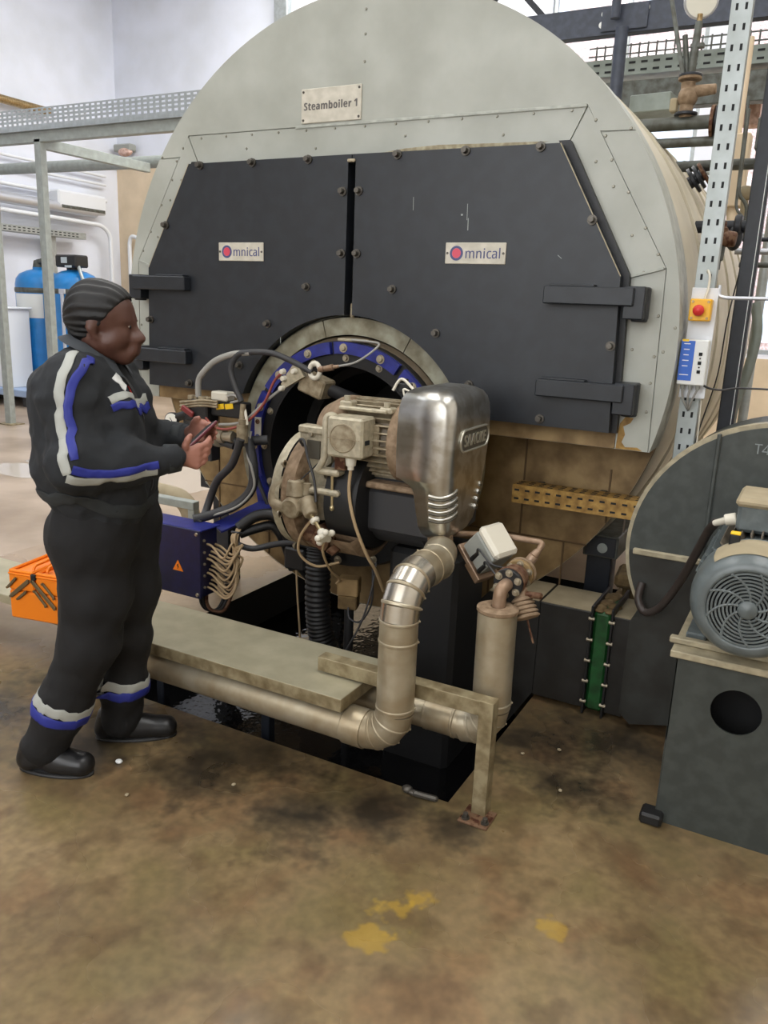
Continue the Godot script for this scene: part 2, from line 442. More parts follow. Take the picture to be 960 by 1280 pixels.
		var rm := MB.new()
		rm.lathe(Vector3(nx - 0.078, 1.812, 0.086), Vector3.BACK, [Vector2(0.0185, 0), Vector2(0.0185, 0.001), Vector2(0, 0.001)], 24)
		obj("red_dot", rm, M["pink"], door)
		var sm := MB.new()
		for x in [-0.117, 0.117]:
			sm.cyl(Vector3(nx + x, 1.812, 0.085), Vector3(nx + x, 1.812, 0.088), 0.005, -1, 8)
		obj("plate_screw", sm, M["bolt"], door)
	var sl := MB.new()
	sl.box(Vector3(0, 1.86, 0.008), Vector3(0.036, 0.63, 0.012))
	obj("door_gap_strip", sl, M["slot"], t)
	var sl2 := MB.new()
	sl2.box(Vector3(0.002, 1.575, 0.045), Vector3(0.014, 0.06, 0.02), 0.003)
	obj("door_gap_clip", sl2, M["cast"], t)
	var sl3 := MB.new()
	sl3.box(Vector3(0.0, 2.172, 0.085), Vector3(0.036, 0.012, 0.012), 0.003)
	obj("door_gap_clip", sl3, M["cast"], t)
	# sign
	var sg := MB.new()
	sg.box(Vector3(-0.155, 2.41, 0.005), Vector3(0.296, 0.135, 0.006), 0.002)
	var sign := obj("sign_board", sg, M["sign_plate"], t, "pale plate reading Steamboiler 1")
	lettering("Steamboiler 1", 0.029, Vector3(-0.155, 2.408, 0.0085), Vector3.RIGHT, Vector3.UP, M["ink_grey"], sign)
	var sgs := MB.new()
	for x in [-0.137, 0.137]:
		for y in [-0.055, 0.055]:
			sgs.cyl(Vector3(-0.155 + x, 2.41 + y, 0.007), Vector3(-0.155 + x, 2.41 + y, 0.012), 0.006, 0.004, 8)
	obj("sign_screw", sgs, M["bolt"], sign)
	# arch plates over the burner mouth
	for q in [[-0.35, 1.08], [1.088, 1.83], [1.838, PI + 0.35]]:
		var ar := MB.new()
		ar.ring(Vector3(0, 0.94, 0), Basis.IDENTITY, 0.532, 0.606, -0.1, 0.03, q[0], q[1], 24)
		obj("arch_plate", ar, M["arch"], t)
	# rust and scratches with shapes of their own
	var rp := MB.new()
	rp.prism([Vector2(1.17, 1.103), Vector2(1.27, 1.103), Vector2(1.25, 1.115), Vector2(1.205, 1.112), Vector2(1.19, 1.13), Vector2(1.2, 1.16), Vector2(1.19, 1.19), Vector2(1.215, 1.205), Vector2(1.225, 1.225), Vector2(1.195, 1.228), Vector2(1.176, 1.2), Vector2(1.172, 1.15)], Vector3(0, 0, 0.001), Basis.IDENTITY, 0.0012)
	obj("rust_patch", rp, M["tray_yellow"], t)
	var rq := MB.new()
	rq.prism([Vector2(0.1, 2.212), Vector2(0.3, 2.207), Vector2(0.5, 2.21), Vector2(0.72, 2.206), Vector2(0.8, 2.218), Vector2(0.6, 2.222), Vector2(0.35, 2.228), Vector2(0.2, 2.222)], Vector3(0, 0, 0.001), Basis.IDENTITY, 0.0012)
	obj("rust_patch", rq, mat("rust_film", rgb(176, 168, 140), 0.6, 0.0, M["beige"].albedo_texture, 3.0), t)
	var sx := MB.new()
	for q in [[0.531, 1.92, 0.003, 0.045], [0.525, 1.965, 0.002, 0.06], [0.503, 1.955, 0.008, 0.006], [0.906, 1.802, 0.002, 0.02], [0.29, 2.0, 0.002, 0.05], [-0.35, 1.43, 0.003, 0.03]]:
		sx.box(Vector3(q[0], q[1], 0.0803), Vector3(q[2], q[3], 0.0006), 0.0, Basis(Vector3.BACK, 0.9 if q[0] > 0.8 else 0.02))
	obj("door_scratches", sx, M["pipe_paint"], t, "", "", "", "stuff")
	# skid rails with their legs
	for s in [-1.0, 1.0]:
		var sk := MB.new()
		sk.box(Vector3(1.09 * s, 0.62, -1.75), Vector3(0.15, 0.10, 2.9), 0.004)
		var rail := obj("skid_rail", sk, M["pipe_dark"], t)
		var ec := MB.new()
		ec.box(Vector3(1.09 * s, 0.62, -0.298), Vector3(0.13, 0.085, 0.006), 0.001)
		obj("end_plate", ec, M["steel_dark"], rail)
		var dc := MB.new()
		dc.cyl(Vector3(1.10 * s, 0.615, -0.295), Vector3(1.10 * s, 0.615, -0.29), 0.022, -1, 20)
		obj("end_plug", dc, M["pipe_paint"], rail)
		for z in [-0.42, -1.7, -2.9]:
			var lg := MB.new()
			lg.box(Vector3(1.075 * s, 0.285, z), Vector3(0.11, 0.57, 0.11), 0.004)
			obj("leg", lg, M["steel_dark"], rail)
			var gs := MB.new()
			gs.prism([Vector2(1.02 * s, 0.67), Vector2(1.16 * s, 0.67), Vector2(1.16 * s, 0.82), Vector2(1.02 * s, 0.64)], Vector3(0, 0, z), Basis.IDENTITY, 0.04)
			obj("gusset", gs, M["steel_dark"], rail)

# ------------------------------------------------------------------ the burner mouth in the boiler front
func mouth() -> void:
	var o := Vector3(0, 0.94, 0)
	var t := boiler_node
	var th := MB.new()
	th.lathe(o, Vector3.BACK, [Vector2(0.525, -0.25), Vector2(0.525, 0.02), Vector2(0.505, 0.045)], 64, false)
	obj("throat", th, M["throat"], t)
	var dk := MB.new()
	dk.ring(o, Basis.IDENTITY, 0.40, 0.508, -0.2, 0.085, 0, TAU, 72)
	var inner := obj("inner_ring", dk, M["black_rubber"], t)
	var bore := MB.new()
	bore.lathe(o, Vector3.BACK, [Vector2(0.41, 0.086), Vector2(0.40, -0.2), Vector2(0.36, -0.22), Vector2(0.30, -0.6), Vector2(0, -0.6)], 64)
	var br := obj("furnace_lining", bore, M["black"], t)
	var nz := MB.new()
	nz.lathe(o + Vector3(-0.1, 0.1, 0), Vector3.BACK, [Vector2(0.05, -0.25), Vector2(0.05, -0.1), Vector2(0.035, -0.1), Vector2(0.035, -0.2)], 20)
	nz.lathe(o + Vector3(-0.03, 0.17, 0), Vector3.BACK, [Vector2(0.035, -0.25), Vector2(0.035, -0.12), Vector2(0.02, -0.12), Vector2(0.02, -0.2)], 16)
	obj("sight_tube", nz, M["bolt"], br, "", "", "", "stuff")
	for q in [[42.0, 54.0], [57.0, 96.0], [98.5, 146.0], [149.0, 212.0], [-20.0, 38.0]]:
		var s := MB.new()
		s.ring(o, Basis.IDENTITY, 0.453, 0.504, 0.085, 0.108, deg_to_rad(q[0]), deg_to_rad(q[1]), 20)
		obj("ring_segment", s, M["blue"], t)
	for i in 16:
		var a := i * TAU / 16.0
		var r := Vector3(cos(a), sin(a), 0)
		var b1 := MB.new()
		b1.bolt(o + r * 0.478 + Vector3(0, 0, 0.108), Vector3.BACK, 0.013, 0.014)
		obj("ring_bolt", b1, M["nut"], t)
		var b2 := MB.new()
		b2.bolt(o + r * 0.434 + Vector3(0, 0, 0.085), Vector3.BACK, 0.011, 0.014)
		obj("inner_bolt", b2, M["nut"], inner)
	var tagm := MB.new()
	tagm.box(Vector3(-0.452, 1.02, 0.112), Vector3(0.036, 0.11, 0.006), 0.001)
	var tg := obj("latch_tag", tagm, M["sign_plate"], t, "small white tag with two round marks")
	for y in [1.055, 0.985]:
		var tm := MB.new()
		tm.cyl(Vector3(-0.452, y, 0.114), Vector3(-0.452, y, 0.117), 0.012, -1, 14)
		obj("round_mark", tm, M["rusty"] if y > 1.02 else M["ink_blue"], tg)
	# flat clips along the top edge
	var cl := MB.new()
	cl.box(Vector3(0.03, 1.452, 0.08), Vector3(0.13, 0.012, 0.05), 0.003)
	obj("edge_clip", cl, M["fan_edge"], t)
	# flat blue arm that carries the control box
	var arm := MB.new()
	arm.bar(Vector3(-0.50, 0.585, 0.36), Vector3(-0.385, 0.672, 0.118), 0.085, 0.014, Vector3(-0.2, 0.5, 0.85), 0.003)
	obj("support_arm", arm, M["blue"], t)
	var lug := MB.new()
	lug.prism([Vector2(-0.47, 0.80), Vector2(-0.43, 0.80), Vector2(-0.36, 0.60), Vector2(-0.43, 0.60)], Vector3(0, 0, 0.108), Basis.IDENTITY, 0.014)
	obj("arm_lug", lug, M["blue"], t)
	var stay := MB.new()
	stay.tube([Vector3(-0.45, 0.80, 0.125), Vector3(-0.43, 0.76, 0.13), Vector3(-0.32, 0.55, 0.13)], 0.009, 8)
	obj("stay_rod", stay, M["cable_dark"], t)

# ------------------------------------------------------------------ the burner, swung out on its hinge; its shaft runs along x
func rrect(y: float, x0: float, x1: float, z0: float, z1: float, r: float) -> Array:
	# horizontal section of the hood, corners at the x1 side rounded
	var o := []
	o.append(Vector3(x0, y, z1))
	for i in 9:
		var a := PI * 0.5 - PI * 0.5 * i / 8.0
		o.append(Vector3(x1 - r + r * cos(a), y, z1 - r + r * sin(a)))
	o.append(Vector3(x1, y, lerpf(z0 + r, z1 - r, 0.66)))
	o.append(Vector3(x1, y, lerpf(z0 + r, z1 - r, 0.33)))
	for i in 9:
		var a := -PI * 0.5 * i / 8.0
		o.append(Vector3(x1 - r + r * cos(a), y, z0 + r + r * sin(a)))
	o.append(Vector3(x0, y, z0))
	o.append(Vector3(x0, y, lerpf(z0, z1, 0.5)))
	return o

func burner() -> void:
	var t := thing("burner", Vector3(0.4, 0.62, 0.465), "rotary burner swung open beside the furnace mouth, dusty motor and polished metal hood", "burner")
	var ax := Vector3.RIGHT
	var c := Vector3(0, 0.88, 0.465)
	# round burner body
	var dm := MB.new()
	dm.lathe(c, ax, [Vector2(0.0, 0.03), Vector2(0.13, 0.03), Vector2(0.17, 0.045), Vector2(0.17, 0.07)], 40)
	dm.lathe(c, ax, [Vector2(0.2, 0.07), Vector2(0.215, 0.035), Vector2(0.232, 0.05), Vector2(0.232, 0.085)], 40)
	obj("nozzle_rim", dm, M["cast_light"], t)
	var gap := MB.new()
	gap.lathe(c, ax, [Vector2(0.0, 0.072), Vector2(0.222, 0.075), Vector2(0.222, 0.11)], 40)
	obj("air_gap", gap, M["slot"], t)
	var body := MB.new()
	body.lathe(c, ax, [Vector2(0.222, 0.085), Vector2(0.238, 0.1), Vector2(0.238, 0.15), Vector2(0.21, 0.155), Vector2(0.1, 0.16)], 48)
	var bd := obj("round_body", body, M["cast_dust"], t)
	var drm := MB.new()
	drm.lathe(c, ax, [Vector2(0.1, 0.262), Vector2(0.195, 0.262), Vector2(0.195, 0.40), Vector2(0, 0.40)], 48)
	obj("wind_box", drm, M["black_rubber"], t)
	var trough := MB.new()
	trough.lathe(c, ax, [Vector2(0.225, 0.15), Vector2(0.236, 0.16), Vector2(0.236, 0.38), Vector2(0.206, 0.40), Vector2(0.206, 0.15)], 30, false, PI - 0.95, PI + 0.5, Vector3.UP)
	obj("drip_trough", trough, M["cast_dust"], t)
	for k in 8:
		var a := TAU * (k + 0.3) / 8
		var bb := MB.new()
		bb.bolt(c + Vector3(0.1, 0.2 * cos(a) * 1.25, 0.2 * sin(a) * 1.25) , Vector3.LEFT, 0.01, 0.014)
		obj("body_bolt", bb, M["nut"], bd)
	# flat casting with a data plate that carries the motor
	var cs := MB.new()
	cs.prism([Vector2(0.115, 1.135), Vector2(0.255, 1.145), Vector2(0.255, 1.02), Vector2(0.225, 1.0), Vector2(0.225, 0.96), Vector2(0.255, 0.94), Vector2(0.255, 0.80), Vector2(0.16, 0.78), Vector2(0.13, 0.88), Vector2(0.115, 1.0)], Vector3(0, 0, 0.36), Basis.IDENTITY, 0.24)
	var ca := obj("motor_bracket", cs, M["cast_light"], t)
	var lip := MB.new()
	lip.box(Vector3(0.187, 1.138, 0.585), Vector3(0.15, 0.03, 0.06), 0.006)
	obj("bracket_lip", lip, M["cast_light"], ca)
	var np := MB.new()
	np.box(Vector3(0.178, 1.063, 0.603), Vector3(0.058, 0.07, 0.008), 0.001)
	obj("data_plate", np, M["badge_dark"], ca, "small dark rectangular data plate")
	for q in [Vector2(0.168, 1.122), Vector2(0.13, 0.905), Vector2(0.2, 0.9), Vector2(0.24, 0.86)]:
		var b := MB.new()
		b.bolt(Vector3(q.x, q.y, 0.6), Vector3.BACK, 0.010, 0.016)
		obj("bracket_bolt", b, M["nut"], ca)
	# motor
	var mc := Vector3(0, 1.115, 0.465)
	var mo := MB.new()
	mo.lathe(mc, ax, [Vector2(0, 0.29), Vector2(0.124, 0.29), Vector2(0.124, 0.52), Vector2(0, 0.52)], 40)
	var motor := obj("motor", mo, M["fin"], t)
	for k in 34:
		var a := TAU * k / 34.0
		var r := Vector3(0, cos(a), sin(a))
		var fm := MB.new()
		fm.box(mc + r * 0.132 + ax * 0.4, Vector3(0.21, 0.036, 0.006), 0.0, Basis(Vector3.RIGHT, r, Vector3.RIGHT.cross(r)))
		obj("cooling_fin", fm, M["cast"], motor)
	var eb := MB.new()
	eb.lathe(mc, ax, [Vector2(0.0, 0.15), Vector2(0.085, 0.15), Vector2(0.11, 0.165), Vector2(0.142, 0.225), Vector2(0.150, 0.25), Vector2(0.150, 0.285), Vector2(0.135, 0.295), Vector2(0.12, 0.3)], 44, true)
	obj("motor_flange", eb, M["cast_dust"], motor)
	var sh := MB.new()
	sh.lathe(mc, ax, [Vector2(0.13, 0.49), Vector2(0.148, 0.49), Vector2(0.151, 0.495), Vector2(0.151, 0.59), Vector2(0, 0.59)], 48)
	obj("fan_cowl", sh, M["cast_dust"], motor)
	for q in [[0.30, 1.245, 0.56], [0.47, 1.235, 0.565]]:
		var lg := MB.new()
		lg.box(Vector3(q[0], q[1], q[2]), Vector3(0.05, 0.022, 0.05), 0.005)
		lg.cyl(Vector3(q[0], q[1] + 0.01, q[2] + 0.01), Vector3(q[0], q[1] + 0.03, q[2] + 0.01), 0.012, -1, 10)
		obj("lifting_lug", lg, M["cast_light"], motor)
	var rl := MB.new()
	rl.box(Vector3(0.38, 1.232, 0.585), Vector3(0.2, 0.014, 0.03), 0.004)
	obj("upper_rail", rl, M["cast_light"], motor)
	# terminal box with its round cover mark and its gland
	var tb := MB.new()
	tb.box(Vector3(0.366, 1.14, 0.645), Vector3(0.142, 0.145, 0.11), 0.008, Basis(Vector3.UP, 0.06))
	var tbo := obj("terminal_box", tb, M["cast_light"], t)
	var nk := MB.new()
	nk.box(Vector3(0.38, 1.13, 0.575), Vector3(0.15, 0.11, 0.06), 0.005)
	obj("box_neck", nk, M["cast"], tbo)
	var tc := MB.new()
	tc.lathe(Vector3(0.362, 1.138, 0.70), Vector3(0.06, 0, 1), [Vector2(0.052, 0), Vector2(0.052, 0.004), Vector2(0.049, 0.005), Vector2(0.047, 0.002), Vector2(0, 0.002)], 32)
	tc.box(Vector3(0.366, 1.136, 0.7035), Vector3(0.13, 0.003, 0.003))
	obj("cover_mark", tc, M["cast"], tbo)
	var gd := MB.new()
	gd.cyl(Vector3(0.376, 1.07, 0.66), Vector3(0.376, 1.035, 0.66), 0.022, 0.018, 12)
	gd.cyl(Vector3(0.376, 1.04, 0.66), Vector3(0.376, 1.02, 0.66), 0.012, -1, 10)
	obj("cable_gland", gd, M["white_plastic"], tbo)
	var nt := MB.new()
	nt.box(Vector3(0.436, 1.125, 0.66), Vector3(0.012, 0.016, 0.03))
	obj("box_notch", nt, M["slot"], tbo)
	# clamp lever on the left of the terminal box
	var cp := MB.new()
	cp.tube(spline([Vector3(0.30, 1.175, 0.64), Vector3(0.292, 1.205, 0.645), Vector3(0.265, 1.2, 0.65), Vector3(0.262, 1.16, 0.655), Vector3(0.264, 1.06, 0.66), Vector3(0.235, 1.0, 0.665)], 5), 0.013, 10)
	obj("clamp_lever", cp, M["cast_light"], t)
	for q in [[0.28, 0.998, 0.1], [0.262, 0.922, 0.14]]:
		var jw := MB.new()
		jw.box(Vector3(q[0], q[1], 0.645), Vector3(q[2], 0.024, 0.055), 0.008)
		obj("clamp_jaw", jw, M["cast_light"], t)
	var cr := MB.new()
	cr.cyl(Vector3(0.298, 1.0, 0.66), Vector3(0.3, 0.87, 0.66), 0.006, -1, 8)
	cr.ell(Vector3(0.3, 0.865, 0.66), Vector3(0.01, 0.012, 0.01))
	obj("clamp_screw", cr, M["rod"], t)
	var rt := MB.new()
	rt.box(Vector3(0.325, 1.035, 0.64), Vector3(0.045, 0.05, 0.03), 0.003)
	obj("rust_block", rt, M["rusty"], t)
	# oil valve casting with hex plug, and its adjusting rod with a star knob
	var vc := MB.new()
	vc.tube(spline([Vector3(0.105, 0.945, 0.66), Vector3(0.06, 0.915, 0.67), Vector3(0.055, 0.86, 0.68), Vector3(0.1, 0.845, 0.69), Vector3(0.16, 0.855, 0.69), Vector3(0.22, 0.865, 0.69)], 6), 0.026, 12)
	vc.cyl(Vector3(0.15, 0.86, 0.64), Vector3(0.15, 0.85, 0.72), 0.045, 0.04, 20, 0.006)
	vc.cyl(Vector3(0.2, 0.885, 0.68), Vector3(0.242, 0.838, 0.71), 0.034, 0.026, 18, 0.004)
	vc.box(Vector3(0.14, 0.86, 0.62), Vector3(0.12, 0.07, 0.08), 0.01)
	var valve := obj("oil_valve", vc, M["cast"], t)
	var hp := MB.new()
	hp.cyl(Vector3(0.145, 0.89, 0.67), Vector3(0.145, 0.955, 0.67), 0.042, 0.036, 6, 0.006)
	hp.cyl(Vector3(0.19, 0.9, 0.665), Vector3(0.192, 0.945, 0.665), 0.016, -1, 10)
	obj("hex_plug", hp, M["cast"], valve)
	var ar := MB.new()
	ar.cyl(Vector3(0.235, 0.842, 0.705), Vector3(0.312, 0.78, 0.735), 0.0075, -1, 10)
	obj("adjusting_rod", ar, M["rod"], valve)
	var rn := MB.new()
	rn.cyl(Vector3(0.256, 0.826, 0.713), Vector3(0.268, 0.816, 0.718), 0.02, 0.017, 12, 0.003)
	obj("lock_nut", rn, M["white_plastic"], valve)
	var kb := MB.new()
	var kd := Vector3(0.077, -0.062, 0.03).normalized()
	kb.cyl(Vector3(0.295, 0.793, 0.728), Vector3(0.312, 0.78, 0.735), 0.014, 0.02, 12)
	kb.cyl(Vector3(0.312, 0.78, 0.735), Vector3(0.312, 0.78, 0.735) + kd * 0.02, 0.028, 0.025, 16, 0.004)
	var k1 := kd.cross(Vector3.UP).normalized()
	var k2 := kd.cross(k1)
	for k in 5:
		var a := TAU * k / 5
		kb.ell(Vector3(0.312, 0.78, 0.735) + kd * 0.01 + (k1 * cos(a) + k2 * sin(a)) * 0.03, Vector3.ONE * 0.013, Basis.IDENTITY, 10, 6)
	obj("star_knob", kb, M["white_plastic"], valve)
	# rusty oil pump block under the rod
	var pb := MB.new()
	pb.box(Vector3(0.245, 0.735, 0.62), Vector3(0.08, 0.085, 0.08), 0.012, Basis(Vector3.BACK, -0.5))
	pb.cyl(Vector3(0.17, 0.75, 0.62), Vector3(0.22, 0.745, 0.62), 0.045, 0.04, 18, 0.006)
	pb.cyl(Vector3(0.28, 0.70, 0.62), Vector3(0.30, 0.68, 0.62), 0.03, 0.02, 14)
	obj("oil_pump", pb, M["rusty"], t)
	# plates and dark housing behind and below the motor
	var bp := MB.new()
	bp.box(Vector3(0.46, 0.955, 0.45), Vector3(0.34, 0.024, 0.27), 0.006)
	obj("motor_base", bp, M["cast_dust"], t)
	var hs := MB.new()
	hs.box(Vector3(0.52, 0.855, 0.38), Vector3(0.36, 0.18, 0.36), 0.02)
	hs.cyl(Vector3(0.38, 0.86, 0.40), Vector3(0.62, 0.86, 0.40), 0.16, -1.0, 32, 0.01)
	obj("belt_housing", hs, M["cable_dark"], t)
	var hg := MB.new()
	hg.box(Vector3(0.49, 0.93, 0.225), Vector3(0.07, 0.14, 0.14), 0.01)
	hg.cyl(Vector3(0.49, 0.82, 0.156), Vector3(0.49, 1.04, 0.156), 0.028, -1, 16)
	obj("hinge_arm", hg, M["cable_dark"], t)
	# polished hood
	var rows := []
	for q in [[0.802, 0.685, 0.728, 0.48, 0.595, 0.012], [0.806, 0.67, 0.742, 0.45, 0.615, 0.02], [0.82, 0.657, 0.752, 0.415, 0.63, 0.03], [0.85, 0.648, 0.76, 0.375, 0.643, 0.036], [0.91, 0.640, 0.764, 0.345, 0.653, 0.04], [0.96, 0.634, 0.766, 0.325, 0.66, 0.042], [0.985, 0.628, 0.767, 0.315, 0.663, 0.05], [0.995, 0.618, 0.767, 0.313, 0.664, 0.05], [1.012, 0.585, 0.767, 0.308, 0.665, 0.05], [1.02, 0.565, 0.767, 0.305, 0.666, 0.05], [1.1, 0.562, 0.768, 0.292, 0.668, 0.04], [1.18, 0.562, 0.768, 0.285, 0.668, 0.04], [1.235, 0.563, 0.767, 0.283, 0.667, 0.042], [1.27, 0.566, 0.764, 0.286, 0.664, 0.044], [1.295, 0.57, 0.757, 0.292, 0.657, 0.046], [1.315, 0.578, 0.743, 0.305, 0.643, 0.046], [1.327, 0.592, 0.72, 0.33, 0.618, 0.04], [1.334, 0.61, 0.69, 0.365, 0.58, 0.03], [1.336, 0.635, 0.66, 0.43, 0.52, 0.01]]:
		rows.append(rrect(q[0], q[1], q[2], q[3], q[4], q[5]))
	var hb := MB.new()
	hb.grid(rows, true)
	for e in [0, rows.size() - 1]:
		var cc := Vector3.ZERO
		for x in rows[e]: cc += x
		cc /= rows[e].size()
		var m := Vector3.DOWN if e == 0 else Vector3.UP
		var i0 := hb.p(cc, m)
		for x in rows[e]: hb.p(x, m)
		for k in rows[e].size():
			hb.t(i0, i0 + 1 + k, i0 + 1 + (k + 1) % rows[e].size())
	var hood := obj("polished_hood", hb, M["polished"], t, "polished aluminium hood with a raised name badge and louvres")
	# badge: a sunk stadium with a raised rim and raised letters
	var bx := Basis(Vector3.FORWARD, Vector3.UP, Vector3.RIGHT)
	var bo := Vector3(0.768, 1.155, 0.462)
	var st := arc_pts(0.092, 0, 0.038, -PI / 2, PI / 2, 12)
	st.append_array(arc_pts(-0.092, 0, 0.038, PI / 2, PI * 1.5, 12))
	var bm := MB.new()
	bm.prism(st, bo, bx, 0.003)
	obj("name_badge", bm, M["badge_dark"], hood)
	var rim := []
	for q in st: rim.append(bo + bx * Vector3(q.x, q.y, 0.003))
	rim.append(rim[0])
	var rm := MB.new()
	rm.tube(rim, 0.0045, 8)
	obj("badge_rim", rm, M["badge"], hood)
	lettering("SAACKE", 0.04, bo + Vector3(0.004, -0.001, 0), Vector3.FORWARD, Vector3.UP, M["badge"], hood, true, "badge_letters", 0.004)
	# louvres round the two lower corners
	for s in 2:
		for i in 4:
			var y := 0.968 - i * 0.027
			var zf := 0.657 - i * 0.004
			var z2 := 0.322 + i * 0.01
			var pth := [Vector3(0.692, y, zf + 0.002), Vector3(0.725, y - 0.002, zf + 0.002), Vector3(0.75, y + 0.001, zf - 0.008), Vector3(0.764, y + 0.008, zf - 0.03), Vector3(0.767, y + 0.018, zf - 0.065)]
			if s == 1:
				pth = [Vector3(0.70, y, z2), Vector3(0.74, y, z2 + 0.004), Vector3(0.762, y + 0.004, z2 + 0.03), Vector3(0.766, y + 0.01, z2 + 0.06)]
			var lm := MB.new()
			lm.tube(spline(pth, 5), 0.006, 8)
			obj("louvre", lm, M["polished"], hood)
			var dmn := MB.new()
			var low := []
			for q in pth: low.append(q + Vector3(0.0, -0.009, 0.0))
			dmn.tube(spline(low, 5), 0.0055, 6)
			obj("louvre_slot", dmn, M["badge_dark"], hood)

